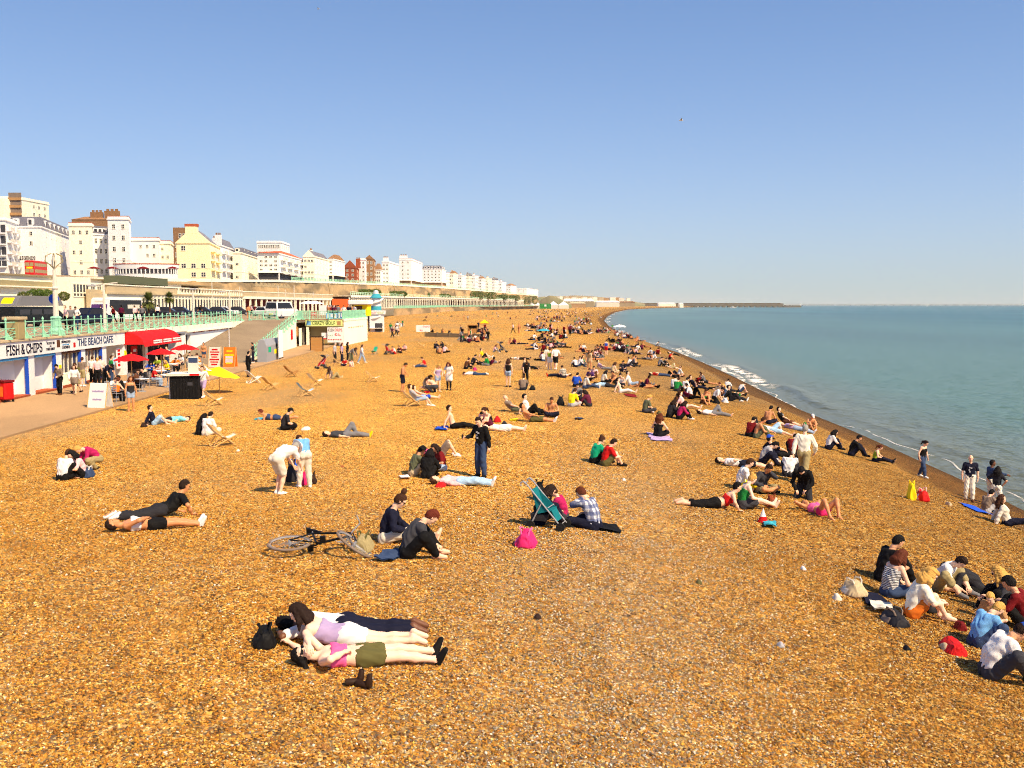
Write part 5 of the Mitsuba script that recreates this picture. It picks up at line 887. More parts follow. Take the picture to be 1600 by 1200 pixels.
# ------------------------------------------------------------------ pushchairs
def pushchair(px, py, az, seat, label, hood=True, k=1.0):
    t = thing('pushchair', label, 'pushchair'); m = yawm(gp(px, py), az + seen(px), k); fr = []
    for x in (-.22, .22): fr += [bar((x, .40, .1), (x, -.40, 1.0), .018, 6), bar((x, -.30, .1), (x, -.06, .58), .017, 6), tube([(x, -.40, 1.0), (x, -.48, 1.06), (x, -.54, 1.02), (x, -.53, .96)], .024, 6)]
    fr += [bar((-.22, .1, .5), (.22, .1, .5), .012, 4), bar((-.22, -.36, .14), (.22, -.36, .14), .012, 4), bar((-.22, .36, .12), (.22, .36, .12), .012, 4)]; part(t, 'frame', cat(fr), M('steel', .4, .5), to=m)
    part(t, 'seat', cat([hull([(x, y, z) for x in (-.2, .2) for y, z in ((.18, .43), (-.14, .35), (-.14, .38), (.18, .46))]), hull([(x, y, z) for x in (-.2, .2) for y, z in ((-.14, .35), (-.30, .88), (-.28, .89), (-.11, .36))]), hull([(x, y, z) for x in (-.18, .18) for y, z in ((.18, .43), (.30, .20), (.28, .20), (.16, .43))])]), M(seat), to=m)
    for x in (-.2, .2): part(t, 'side_panel', hull([(x + d, y, z) for d in (-.008, .008) for y, z in ((.17, .43), (-.14, .35), (-.28, .84), (-.16, .62))]), M(seat), to=m)
    if hood: part(t, 'hood', hull([(x, y, z) for x in (-.21, .21) for y, z in ((-.28, .84), (-.24, 1.02), (-.08, 1.08), (.08, 1.0), (-.1, .9))]), M('charcoal'), 40, to=m)
    part(t, 'basket', hull([(x, y, z) for x in (-.18, .18) for y, z in ((.05, .18), (-.3, .18), (-.33, .33), (.1, .33))]), M('charcoal'), to=m)
    for x in (-.24, .24):
        for y in (.40, -.30): c = trimesh.creation.cylinder(.1, .05, sections=12); c.apply_transform(trimesh.transformations.rotation_matrix(math.pi / 2, [0, 1, 0])); c.apply_translation((x, y, .09)); part(t, 'wheel', c, M('tyre'), to=m)
    return t
pushchair(854, 828, 108, 'deepteal', 'teal pushchair with thick grey handles beside the pink-shirted child', False, .86); pushchair(503, 576, 250, 'red', 'red pushchair standing left of the small group'); pushchair(607, 554, 70, 'red', 'black-hooded red pushchair at the family group'); pushchair(785, 551, 80, 'charcoal', 'dark pushchair in front of the sitter in yellow'); pushchair(763, 524, 80, 'navy', 'dark pushchair at the big crowd by the timber hut')
# ------------------------------------------------------------------ bicycle lying on the stones
t = thing('bicycle', 'black bicycle with pale tyres lying on its side on the shingle', 'bicycle'); pc_ = gp(497, 876); m0 = yawm(pc_, 90); tilt = trimesh.transformations.rotation_matrix(math.radians(-85), [0, 1, 0]); m0 = m0 @ trimesh.transformations.translation_matrix((0, 0, .16)) @ tilt
def ring(c, r, rr, n=28): a = np.arange(n) / n * 2 * np.pi; return tube(np.stack([0 * a + c[0], c[1] + r * np.cos(a), c[2] + r * np.sin(a)], -1), rr, 6, True)
def wheel(c, rot=None):
    mm = m0 if rot is None else m0 @ rot; w = part(t, 'wheel', ring(c, .335, .022), M('taupe'), True, to=mm); part(w, 'rim', ring(c, .305, .012), M('steel', .4, .5), to=mm)
    part(w, 'spoke', cat([bar((c[0], c[1], c[2]), (c[0], c[1] + .3 * math.cos(a), c[2] + .3 * math.sin(a)), .003, 3) for a in np.arange(0, 6.28, .35)] + [bar((c[0] - .05, c[1], c[2]), (c[0] + .05, c[1], c[2]), .022, 6)]), M('steel', .4, .5), to=mm)
wheel((0, -.52, .34)); turn = trimesh.transformations.rotation_matrix(math.radians(38), [0, -.25, 1.0], (0, .38, .8)); wheel((0, .52, .34), turn); blk = M('black', .4)
BB, ST, HT_, RA_, HB_ = (0, -.08, .3), (0, -.25, .82), (0, .36, .84), (0, -.52, .34), (0, .40, .70)
part(t, 'frame', cat([bar(BB, ST, .018), bar(ST, HT_, .018), bar(BB, HB_, .021), bar(HT_, HB_, .022)] + [bar((x, RA_[1], RA_[2]), (x * .5, q[1], q[2]), .011) for x in (-.05, .05) for q in (BB, (0, -.23, .76))]), blk, to=m0); part(t, 'fork', cat([bar((x, .40, .70), (x, .52, .34), .012) for x in (-.05, .05)]), blk, to=m0 @ turn)
part(t, 'handlebar', tube([(-.27, .28, .95), (-.2, .4, .97), (0, .38, .95), (.2, .4, .97), (.27, .28, .95)], .013), M('steel', .4, .5), to=m0 @ turn); part(t, 'saddle', hull([(-.07, -.38, .93), (.07, -.38, .93), (-.06, -.36, .88), (.06, -.36, .88), (0, -.12, .92), (0, -.12, .89)]), blk, 40, to=m0); part(t, 'seat_post', bar(ST, (0, -.27, .9), .013), M('steel', .4, .5), to=m0)
part(t, 'crank', cat([ring((.06, BB[1], BB[2]), .09, .008, 16), bar((.07, BB[1], BB[2]), (.08, BB[1] + .12, BB[2] - .12), .01), bar((-.07, BB[1], BB[2]), (-.08, BB[1] - .12, BB[2] + .12), .01), box(.08, .17, BB[1] + .08, BB[1] + .17, BB[2] - .14, BB[2] - .11), box(-.17, -.08, BB[1] - .17, BB[1] - .08, BB[2] + .11, BB[2] + .14)]), blk, to=m0)
# ------------------------------------------------------------------ bags, towels, cloths
def blob(L, W, H, seed, lump=.14, n=3):
    s_ = trimesh.creation.icosphere(subdivisions=n + 1); v = s_.vertices.copy(); q = np.sign(v) * np.abs(v) ** .6; q /= np.abs(q).max(0); d = 1 + lump * 2 * (meshkit.fbm(v * 1.4 + seed, 2, seed) - .5) + .12 * (np.abs(meshkit.fbm(v * np.array([4.5, 4.5, 1.6]) + seed, 2, seed + 1) - .5) * 2 - .3)
    v = q * d[:, None]; up_ = np.clip(v[:, 2], 0, 1); v[:, 1] *= 1 - .55 * up_; v[:, 0] *= 1 - .12 * up_; v[:, 2] = np.where(v[:, 2] < 0, v[:, 2] * .35, v[:, 2] * (1 + .10 * np.sin(v[:, 0] * 4 + seed))); s_.vertices = v * [L / 2, W / 2, H / 1.25] + [0, 0, H * .2]
    return s_
def bag(px, py, L, W, H, col, label, az=80, strap=True, seed=1, name='bag', catg='bag', col2=None):
    t = thing(name, label, catg); m = yawm(gp(px, py), az); part(t, 'body', blob(L, W, H, seed), M(col, .7), True, to=m)
    if strap:
        for sg in (-1, 1): part(t, 'strap', tube([(-L * .26, sg * W * .16, H * .8), (-L * .2, sg * W * .22, H * 1.12), (0, sg * W * .3, H * 1.2), (L * .2, sg * W * .22, H * 1.12), (L * .26, sg * W * .16, H * .8)], .014, 5), M(col2 or col), to=m)
    if col2: part(t, 'pocket', blob(L * .5, W * .5, H * .5, seed + 3, n=2).apply_translation((0, -W * .32, H * .1)), M(col2, .7), True, to=m)
    return t
def cloth(px, py, L, W, col, label, az=90, seed=1, h=.06, name='towel', catg='towel'):
    t = thing(name, label, catg); nx, ny = 22, 14; x, y = np.meshgrid(np.linspace(-L / 2, L / 2, nx), np.linspace(-W / 2, W / 2, ny), indexing='ij'); p = gp(px, py); m = yawm(p, az); R = m[:2, :2]
    q = np.stack([x, y], -1); e = np.sin(y * 7 + seed) * .03 * L; q[..., 0] += e; q[..., 1] += .03 * np.sin(x * 9 + seed); wxy = q @ R.T + p[:2]; z = gz(wxy[..., 0], wxy[..., 1]) + .018 + h * meshkit.fbm(np.stack([x * 5 + seed, y * 5, 0 * x], -1), 2, seed)
    V = np.concatenate([wxy, z[..., None]], -1); a = sheet(nx, ny, V); b = sheet(nx, ny, V - [0, 0, .02]); a.invert() if a.face_normals[0][2] < 0 else None; b.invert() if b.face_normals[0][2] > 0 else None
    put(t, cat([a, b]), M(col), True); return t
bag(822, 853, .50, .36, .27, 'hotpink', 'crumpled hot pink bag in front of the teal pushchair', 100, True, 3, col2='pink'); bag(568, 862, .55, .32, .26, 'khaki', 'olive canvas bag between the bicycle and the sitting pair', 90, True, 5, col2='olive'); cloth(607, 872, .55, .3, 'denim', 'crumpled blue cloth in front of the man in a grey tee', 95, 2, .12, 'cloth', 'cloth'); t = thing('boots', 'pair of brown boots lying in front of the woman in a pink top', 'boots')
for dx, dy, a_ in ((0, 0, 75), (.14, -.1, 120)):
    m_ = yawm(gp(555, 1068) + [dx * .8, dy * .8, .04], a_, .78); bt_ = cat([tube([(0, -.13, 0), (0, -.02, 0), (0, .06, .0)], [.052, .048, .05], 10), tube([(0, .05, -.0), (0, .08, .06), (0, .09, .16)], [.048, .05, .034], 10), hull([(x, y, z) for x in (-.03, .03) for y, z in ((.09, -.03), (.11, -.02), (.11, .17), (.10, .17))])]); part(t, 'boot', bt_, M('darkbrown', .6), True, to=m_)
bag(414, 1006, .34, .26, .22, 'black', 'black bag beside the dark-haired heads at the lower left', 70, True, 4)
bag(139, 746, .42, .26, .26, 'denim', 'blue and white shopping bag in front of the trio at the left', 90, True, 8, col2='white'); bag(456, 752, .42, .3, .5, 'charcoal', 'black bag held between the bending couple', 90, True, 2); bag(458, 738, .36, .26, .3, 'blue', 'blue rucksack between the bending couple', 90, True, 6); bag(475, 757, .3, .2, .32, 'hotpink', 'pinkish red bag behind the legs of the woman in white trousers', 90, True, 11); bag(488, 756, .3, .22, .28, 'darkbrown', 'dark brown bag right of the woman in white trousers', 90, True, 12)
cloth(690, 670, .9, .45, 'blue', 'rumpled blue towel behind the shirtless man', 90, 4, .08); cloth(632, 748, .4, .25, 'white', 'crumpled white plastic near the seated group', 80, 7, .1, 'cloth', 'cloth'); bag(688, 762, .45, .25, .12, 'red', 'flat red bag under the head of the person in pale clothes', 100, False, 13); bag(742, 579, .5, .3, .22, 'hotpink', 'pink bag beside the prone sunbather', 90, False, 14); bag(777, 660, .4, .3, .22, 'red', 'red bag behind the woman in a dark strappy top', 90, False, 15); bag(788, 663, .4, .2, .1, 'charcoal', 'black bag right of the red bag', 90, False, 16)
cloth(803, 657, .6, .3, 'yellow', 'small yellow towel left of the man in green shorts', 92, 5, .04); bag(876, 632, .45, .4, .4, 'black', 'black rucksack left of the person in a yellow tee', 90, True, 17); bag(832, 608, .45, .35, .25, 'black', 'black bag beside the pair under the bending woman', 90, True, 18); cloth(985, 618, 1.9, .6, 'darkred', 'dark red towel under the sunbather in white shorts', 92, 8, .03); cloth(1030, 685, 2.0, .8, 'lilac', 'patterned lilac towel under the curly-haired woman', 92, 9, .04); bag(1030, 646, .3, .22, .14, 'olive', 'shoes in front of the woman in a sage green top', 90, False, 19, 'shoes', 'shoes')
bag(1133, 629, .6, .35, .25, 'white', 'white bag beside the lounger in black near the water', 90, True, 20); bag(1205, 791, .35, .3, .26, 'brick', 'rust-red bag by the woman in a dark green dress', 90, True, 21); t = thing('paper_cone', 'small red and white paper cone stuck in the shingle', 'cone'); p = gp(1192, 816); part(t, 'cone', trimesh.creation.cone(.12, .34, sections=16).apply_translation(p), M('white')); part(t, 'red_band', lathe([(.125, .0), (.075, .14), (.0, .14)], 16).apply_translation(p), M('red')); cloth(1203, 822, .55, .28, 'turquoise', 'turquoise plastic bag flat on the stones', 95, 3, .14, 'cloth', 'cloth'); bag(1258, 666, .3, .2, .2, 'green', 'bright green bag beside the boy in a white cap', 90, False, 22)
bag(1424, 780, .42, .25, .48, 'yellow', 'bright yellow carrier bag standing on the shingle', 100, True, 23); bag(1441, 782, .5, .34, .34, 'red', 'red and pink bag right of the yellow carrier bag', 90, True, 24, col2='palepink'); bag(1482, 791, .32, .14, .1, 'beige', 'pale shoe left of the blue towel', 90, False, 25, 'shoe', 'shoe'); cloth(1525, 797, 1.5, .5, 'blue', 'blue towel under the pair near the water edge', 96, 6, .04)
bag(1334, 931, .5, .36, .24, 'beige', 'beige canvas tote left of the striped top', 80, True, 26, col2='offwhite'); cloth(1365, 940, .9, .45, 'navy', 'dark blue rug behind the woman in a striped top', 92, 7, .05, 'rug', 'rug'); cloth(1378, 957, .6, .35, 'offwhite', 'crumpled white cloth behind the woman in a cream tee', 100, 10, .16, 'cloth', 'cloth'); bag(1397, 976, .55, .32, .2, 'charcoal', 'patterned black bag below the white cloth', 85, True, 27, col2='taupe'); bag(1308, 939, .18, .14, .1, 'offwhite', 'scrap of white plastic left of the beige tote', 90, False, 28, 'litter', 'litter'); bag(1452, 957, .35, .25, .22, 'charcoal', 'black bag between the blonde woman and the boy', 90, True, 29); bag(1490, 1018, .58, .32, .15, 'red', 'open red bag left of the man in a white tee and blue cap', 100, False, 30, col2='beige'); bag(1500, 985, .22, .18, .14, 'darkred', 'small dark red carton near the blue hood', 90, False, 31, 'carton', 'carton')
bag(478, 671, .5, .3, .12, 'white', 'white bag in front of the man in a dark cap', 100, False, 32, col2='denim'); bag(225, 667, .3, .25, .16, 'darkbrown', 'brown bag behind the boy in navy at the left', 90, True, 33); cloth(405, 655, .8, .3, 'turquoise', 'turquoise towel under the sunbather in denim', 90, 11, .03); bag(1180, 660, .4, .3, .2, 'charcoal', 'dark bag near the shirtless men by the water', 90, True, 34); cloth(905, 660 - 4, .5, .3, 'denim', 'crumpled blue jacket beside the shirtless man', 90, 12, .1, 'jacket', 'jacket'); cloth(952, 828, .9, .4, 'black', 'black jacket spread under the man in a plaid shirt', 90, 13, .08, 'jacket', 'jacket'); bag(843, 783, .4, .3, .4, 'black', 'black rucksack hung behind the teal pushchair', 90, True, 35)
for i, (px, py, c) in enumerate([(592, 1012, 'offwhite'), (1220, 1012, 'lightgrey'), (1417, 1018, 'black'), (1092, 913, 'olive'), (535, 730, 'brick'), (263, 681, 'white'), (975, 752, 'white'), (840, 963, 'darkbrown'), (1255, 893, 'white'), (372, 706, 'white')]): bag(px, py, .13, .1, .06, c, f"scrap of {dict(offwhite='cream', lightgrey='grey').get(c, c)} litter " + ['beside the feet of the prone woman', 'on bare shingle right of centre', 'left of the open red bag', 'on bare shingle above the grey stones', 'right of the bending couple', 'below the boy in navy', 'right of the red tee', 'on bare shingle below the pink bag', 'on bare shingle below the black jacket', 'right of the white deckchair'][i], 90, False, 40 + i, 'litter', 'litter')
# café tables and chairs on the walk
def cafe_table(px, py, i):
    t = thing('cafe_table', ['round white café table nearest the walk edge', 'round white café table under the middle red parasol', 'white café table at the back by the awning', 'white café table left of the black hut', 'white café table at the foot of the ramp', 'white café table beside the nearest parasol'][i], 'table'); p = on_z(px, py, ZA); part(t, 'top', trimesh.creation.cylinder(.4, .03, sections=20).apply_translation(p + [0, 0, .73]), M('white')); part(t, 'stem', bar(p, p + [0, 0, .72], .03), M('steel')); part(t, 'foot', trimesh.creation.cylinder(.22, .03, sections=14).apply_translation(p + [0, 0, .02]), M('steel'))
CT_ = [(196, 618), (250, 597), (270, 585), (262, 605), (305, 578), (222, 612)]
for i, q in enumerate(CT_): cafe_table(*q, i)
def chair(p, az, label, col='steel'):
    t = thing('cafe_chair', label, 'chair'); m = yawm(p, az); part(t, 'seat', bbox(-.2, .2, -.2, .2, .42, .45, .01), M(col, .4), to=m); part(t, 'backrest', cat([box(-.2, .2, -.22, -.2, .52 + .1 * k, .58 + .1 * k) for k in range(4)]), M(col, .4), to=m); part(t, 'leg', cat([bar((x, y, 0), (x, y, .9 if y < 0 else .43), .013, 5) for x in (-.19, .19) for y in (-.2, .19)]), M(col, .4), to=m)
for px, py, Y in []: pass
# ================================================================== people: one continuous body each, clothes and hair as parts
class Field:
    """signed distances on a grid, joined smoothly, turned into a mesh"""
    def __init__(s, lo, hi, h):
        s.h = h; s.lo = np.asarray(lo, float) - 3 * h; s.n = np.ceil((np.asarray(hi) + 3 * h - s.lo) / h).astype(int) + 1; s.d = np.full(s.n, 1.0, np.float32); s.ax = [s.lo[k] + h * np.arange(s.n[k]) for k in range(3)]
    def sub(s, lo, hi):
        a = np.maximum(np.floor((lo - s.lo) / s.h).astype(int), 0); b = np.minimum(np.ceil((hi - s.lo) / s.h).astype(int) + 1, s.n)
        return tuple(slice(x, max(x, y)) for x, y in zip(a, b))
    def join(s, sl, d, k):
        o = s.d[sl]; h = np.maximum(k - np.abs(o - d), 0) / k; s.d[sl] = np.minimum(o, d) - h * h * k * .25
    def cone(s, a, b, r0, r1, k=.035):
        a, b = np.asarray(a, float), np.asarray(b, float); m = max(r0, r1) + k + s.h; sl = s.sub(np.minimum(a, b) - m, np.maximum(a, b) + m)
        X, Y, Z = s.ax[0][sl[0], None, None], s.ax[1][None, sl[1], None], s.ax[2][None, None, sl[2]]
        if X.size * Y.size * Z.size == 0: return
        e = b - a; L2 = max(e @ e, 1e-9); x, y, z = X - a[0], Y - a[1], Z - a[2]; t = np.clip((x * e[0] + y * e[1] + z * e[2]) / L2, 0, 1)
        d = np.sqrt((x - t * e[0]) ** 2 + (y - t * e[1]) ** 2 + (z - t * e[2]) ** 2) - (r0 + (r1 - r0) * t); s.join(sl, d.astype(np.float32), k)
    def ell(s, c, R, r, k=.03):
        c = np.asarray(c, float); m = max(r) + k + s.h; sl = s.sub(c - m, c + m); q = np.stack(np.meshgrid(s.ax[0][sl[0]], s.ax[1][sl[1]], s.ax[2][sl[2]], indexing='ij'), -1) - c; q = (q @ np.asarray(R)) / np.asarray(r)
        l = np.linalg.norm(q, axis=-1); s.join(sl, ((l - 1) * min(r) * .5 + (l - 1) * float(np.mean(r)) * .5).astype(np.float32), k)
    def clip(s, p, n):
        """keep the side of the plane that n points away from"""
        n = np.asarray(n, float); p = np.asarray(p, float); s.d = np.maximum(s.d, ((s.ax[0][:, None, None] - p[0]) * n[0] + (s.ax[1][None, :, None] - p[1]) * n[1] + (s.ax[2][None, None, :] - p[2]) * n[2]).astype(np.float32))
    def clip_any(s, a, b):
        """keep what lies behind plane a or behind plane b, each (point, normal)"""
        f = [((s.ax[0][:, None, None] - p[0]) * n[0] + (s.ax[1][None, :, None] - p[1]) * n[1] + (s.ax[2][None, None, :] - p[2]) * n[2]).astype(np.float32) for p, n in (a, b)]; s.d = np.maximum(s.d, np.minimum(*f))
    def mesh(s):
        d = s.d; neg = d < 0; c = np.zeros(np.array(d.shape) - 1, np.uint8)
        for i, j, k in np.ndindex(2, 2, 2): c += neg[i:d.shape[0] - 1 + i, j:d.shape[1] - 1 + j, k:d.shape[2] - 1 + k]
        act = (c > 0) & (c < 8); idx = np.argwhere(act)
        if len(idx) == 0: return trimesh.Trimesh()
        num = -np.ones(act.shape, np.int64); num[act] = np.arange(len(idx)); pos, cnt = np.zeros((len(idx), 3)), np.zeros(len(idx))
        for ax in range(3):
            for o in np.ndindex(2, 2):
                off = np.insert(np.array(o), ax, 0); e = np.eye(3, dtype=int)[ax]; A = idx + off; B = A + e; da, db = d[tuple(A.T)], d[tuple(B.T)]; m = (da < 0) != (db < 0); t = np.where(m, da / np.where(m, da - db, 1), 0)
                pos[m] += off + t[m, None] * e; cnt[m] += 1
        v = s.lo + s.h * (idx + pos / cnt[:, None]); F = []
        for ax in range(3):
            u, w = (ax + 1) % 3, (ax + 2) % 3; sh = list(d.shape); sl0, sl1 = [slice(1, n - 1) for n in sh], [slice(1, n - 1) for n in sh]; sl0[ax] = slice(0, sh[ax] - 1); sl1[ax] = slice(1, sh[ax]); a, b = neg[tuple(sl0)], neg[tuple(sl1)]
            g = np.argwhere(a != b); base = g.copy(); base[:, u] += 1; base[:, w] += 1; fl = a[tuple(g.T)]
            def at_(du, dw): q = base.copy(); q[:, u] += du; q[:, w] += dw; return num[tuple(q.T)]
            q = np.stack([at_(-1, -1), at_(0, -1), at_(0, 0), at_(-1, 0)], 1); q = np.where(fl[:, None], q, q[:, ::-1]); F.append(q)
        q = np.vstack(F); q = q[(q >= 0).all(1)]
        return trimesh.Trimesh(v, np.vstack([q[:, [0, 1, 2]], q[:, [0, 2, 3]]]), process=False)
unit = lambda v: np.asarray(v, float) / (np.linalg.norm(v) + 1e-9)
def bend2(a, t, l1, l2, pole):
    """elbow or knee between joint a and the target t"""
    a, t = np.asarray(a, float), np.asarray(t, float); e = t - a; D = np.linalg.norm(e); e = e / (D + 1e-9); D2 = min(max(D, abs(l1 - l2) + .02), l1 + l2 - .004); x = (l1 * l1 - l2 * l2 + D2 * D2) / (2 * D2); h = math.sqrt(max(l1 * l1 - x * x, 0)); p = np.asarray(pole, float); p = unit(p - e * (p @ e)); return a + e * x + p * h, a + e * D2
def rot(axis, deg):
    return trimesh.transformations.rotation_matrix(math.radians(deg), axis)[:3, :3]
# pose: pelvis height, lean and bend of the back, head pitch / yaw, wrists L R, ankles L R, poles, toe directions (metres for a person 1.72 m tall, facing +y, left is -x)
def PO(pz, lean, bend, hp, hy, hands, feet, elbow=((-1, -.6, -.4), (1, -.6, -.4)), knee=((0, 1, .2), (0, 1, .2)), toe=((-.15, 1, -.05), (.15, 1, -.05)), py=0.0, tw=0, hair=0): return dict(pz=pz, lean=lean, bend=bend, hp=hp, hy=hy, hands=hands, feet=feet, elbow=elbow, knee=knee, toe=toe, py=py, tw=tw)
UPK = ((-.25, .2, 1), (.25, .2, 1)); OUTK = ((-1, .3, .25), (1, .3, .25)); UPT = ((-.3, .35, 1), (.3, .35, 1)); BACKT = ((-.2, -1, -.5), (.2, -1, -.5))
POSES = dict(
    stand=PO(.93, 2, 2, 4, 0, ((-.27, .06, .84), (.27, .06, .84)), ((-.11, .02, .08), (.11, -.03, .08))),
    look_down=PO(.93, 3, 8, 38, 0, ((-.16, .28, 1.02), (.2, .24, .98)), ((-.1, .04, .08), (.12, -.04, .08))),
    phone=PO(.93, 1, 4, 26, -14, ((-.29, .02, .86), (.36, .26, 1.14)), ((-.14, .05, .08), (.14, -.05, .08)), elbow=((-1, -.6, -.4), (.5, -.6, -1)), tw=-8),
    walk=PO(.91, 4, 3, 8, 0, ((-.27, -.16, .88), (.26, .24, .92)), ((-.08, .34, .09), (.08, -.32, .12)), toe=((0, 1, .1), (0, 1, -.45))),
    stride=PO(.90, 3, 4, 30, 0, ((-.25, .12, .86), (.26, .02, .86)), ((-.08, -.18, .10), (.08, .2, .08))),
    folded=PO(.93, 1, 4, 10, 0, ((.10, .24, 1.16), (-.10, .26, 1.12)), ((-.11, .02, .08), (.11, -.03, .08)), elbow=((-1, .1, -.6), (1, .1, -.6))),
    point=PO(.93, 0, 2, 0, 20, ((-.24, .12, .9), (.62, .22, 1.28)), ((-.12, .0, .08), (.12, .02, .08))),
    hip=PO(.93, 0, 2, 4, -10, ((-.22, .05, 1.0), (.22, .05, 1.0)), ((-.17, .04, .08), (.17, -.02, .08)), elbow=((-1, -.3, 0), (1, -.3, 0))),
    bow=PO(.88, 52, 24, 4, 0, ((-.12, .62, .52), (.12, .66, .46)), ((-.1, .0, .08), (.1, -.06, .08)), knee=((0, 1, 0), (0, 1, 0)), py=-.08),
    bow_mild=PO(.92, 34, 22, 30, 0, ((-.2, .48, .72), (.2, .48, .72)), ((-.13, .06, .08), (.13, -.06, .08)), py=-.05),
    hug=PO(.115, 4, 24, 8, 0, ((-.10, .44, .30), (.10, .44, .30)), ((-.10, .48, .08), (.10, .50, .08)), knee=UPK),
    hug_look=PO(.115, 4, 20, 0, 40, ((-.10, .42, .36), (.12, .42, .30)), ((-.10, .48, .08), (.10, .50, .08)), knee=UPK),
    cross=PO(.115, 2, 24, 10, 0, ((-.12, .32, .24), (.12, .34, .22)), ((.16, .30, .09), (-.16, .36, .09)), knee=OUTK, toe=((1, .2, 0), (-1, .2, 0))),
    cross_up=PO(.115, 2, 14, 4, 0, ((-.22, .34, .26), (.22, .34, .26)), ((.16, .30, .09), (-.16, .36, .09)), knee=OUTK, toe=((1, .2, 0), (-1, .2, 0))),
    cross_hand=PO(.115, 8, 22, 14, 0, ((-.04, .24, .62), (.20, .34, .26)), ((.16, .30, .09), (-.16, .36, .09)), knee=OUTK, toe=((1, .2, 0), (-1, .2, 0)), elbow=((-1, .4, -.9), (1, -.6, -.4))),
    reach=PO(.115, 30, 34, 6, 0, ((-.15, .66, .12), (.16, .30, .2)), ((.16, .30, .09), (-.16, .36, .09)), knee=OUTK, toe=((1, .2, 0), (-1, .2, 0))),
    hunch=PO(.115, 8, 34, 18, 0, ((-.10, .48, .16), (.12, .46, .14)), ((-.14, .52, .08), (.18, .42, .08)), knee=((-.4, .2, 1), (.6, .2, .9))),
    legs_fwd=PO(.115, 4, 20, 14, 0, ((-.12, .38, .24), (.14, .34, .26)), ((-.09, .84, .08), (.12, .80, .08)), knee=UPK, toe=UPT),
    lean_back=PO(.115, -22, 6, 10, 0, ((-.30, -.36, .06), (.30, -.36, .06)), ((-.10, .84, .08), (.12, .82, .08)), knee=UPK, toe=UPT, elbow=((-.5, -1, 0), (.5, -1, 0))),
    lean_knee=PO(.115, -24, 8, 12, 0, ((-.30, -.38, .06), (.30, -.38, .06)), ((-.10, .82, .08), (.12, .50, .08)), knee=UPK, toe=((-.3, .35, 1), (.1, 1, 0)), elbow=((-.5, -1, 0), (.5, -1, 0))),
    recline=PO(.115, -58, 18, 18, 0, ((-.30, -.22, .05), (.16, .18, .26)), ((-.10, .86, .07), (.12, .84, .07)), knee=UPK, toe=UPT, elbow=((-.6, -1, -.4), (1, -.3, -.2))),
    supine=PO(.115, -88, -2, 4, 10, ((-.32, .05, .07), (.10, -.12, .25)), ((-.11, .87, .08), (.11, .87, .08)), knee=UPK, toe=UPT, elbow=((-1, 0, 0), (1, 0, .2))),
    supine_flat=PO(.115, -88, -2, 2, -20, ((-.30, .04, .07), (.30, .04, .07)), ((-.15, .86, .08), (.15, .85, .08)), knee=UPK, toe=UPT, elbow=((-1, 0, 0), (1, 0, 0))),
    supine_face=PO(.115, -88, -2, 4, 30, ((.04, -.62, .27), (.22, -.24, .24)), ((-.13, .86, .08), (.14, .85, .08)), knee=UPK, toe=UPT, elbow=((-1, -.2, .3), (1, -.1, .3))),
    supine_knee=PO(.115, -88, -2, 4, 0, ((-.32, .05, .07), (.32, .05, .07)), ((-.1, .40, .09), (.12, .84, .08)), knee=UPK, toe=((0, 1, -.1), (.3, .35, 1)), elbow=((-1, 0, 0), (1, 0, 0))),
    supine_knees=PO(.115, -88, -2, 4, 0, ((-.18, -.72, .12), (.18, -.72, .12)), ((-.16, .42, .09), (.16, .46, .09)), knee=UPK, toe=((0, 1, -.1), (0, 1, -.1)), elbow=((-1, -.1, .5), (1, -.1, .5))),
    prone=PO(.12, 88, 0, -6, 60, ((-.12, .76, .07), (.14, .74, .07)), ((-.10, -.86, .10), (.10, -.87, .10)), knee=((0, 0, -1), (0, 0, -1)), toe=BACKT, elbow=((-1, .2, 0), (1, .2, 0))),
    prone_up=PO(.12, 87, -26, -26, 0, ((-.14, .68, .06), (.14, .68, .06)), ((-.10, -.86, .10), (.10, -.87, .10)), knee=((0, 0, -1), (0, 0, -1)), toe=BACKT, elbow=((-.6, -.5, -1), (.6, -.5, -1))),
    push_up=PO(.14, 74, -34, -24, 0, ((-.30, .52, .06), (.34, .50, .06)), ((-.12, -.84, .10), (.12, -.85, .10)), knee=((0, 0, -1), (0, 0, -1)), toe=BACKT, elbow=((-1, -.3, 0), (1, -.3, 0))),
    crouch=PO(.34, 34, 30, 16, 0, ((-.10, .58, .22), (.14, .56, .18)), ((-.13, .10, .08), (.15, .14, .08)), knee=((-.5, 1, .6), (.5, 1, .6))),
    kneel=PO(.36, 20, 28, 24, 0, ((-.12, .40, .30), (.14, .38, .28)), ((-.12, -.18, .10), (.12, -.18, .10)), knee=((-.2, 1, -.5), (.2, 1, -.5)), toe=BACKT),
    deck=PO(.36, -42, 10, 20, 0, ((-.20, .28, .50), (.20, .28, .50)), ((-.13, .66, .08), (.15, .78, .08)), knee=UPK, py=.12),
    chair=PO(.53, 4, 12, 14, 0, ((-.18, .36, .70), (.18, .36, .68)), ((-.11, .44, .08), (.12, .38, .08)), knee=((-.1, 1, .6), (.1, 1, .6))),
    chair_eat=PO(.53, 12, 22, 22, 0, ((-.10, .40, .84), (.16, .42, .76)), ((-.11, .30, .08), (.12, .38, .08)), knee=((-.1, 1, .6), (.1, 1, .6))),
    ride=PO(.92, 24, 16, -12, 0, ((-.26, .60, 1.0), (.26, .60, 1.0)), ((-.12, .08, .32), (.12, .16, .52)), knee=((-.1, 1, .4), (.1, 1, .4))))
UA, FA, TH, SH = .285, .25, .43, .415
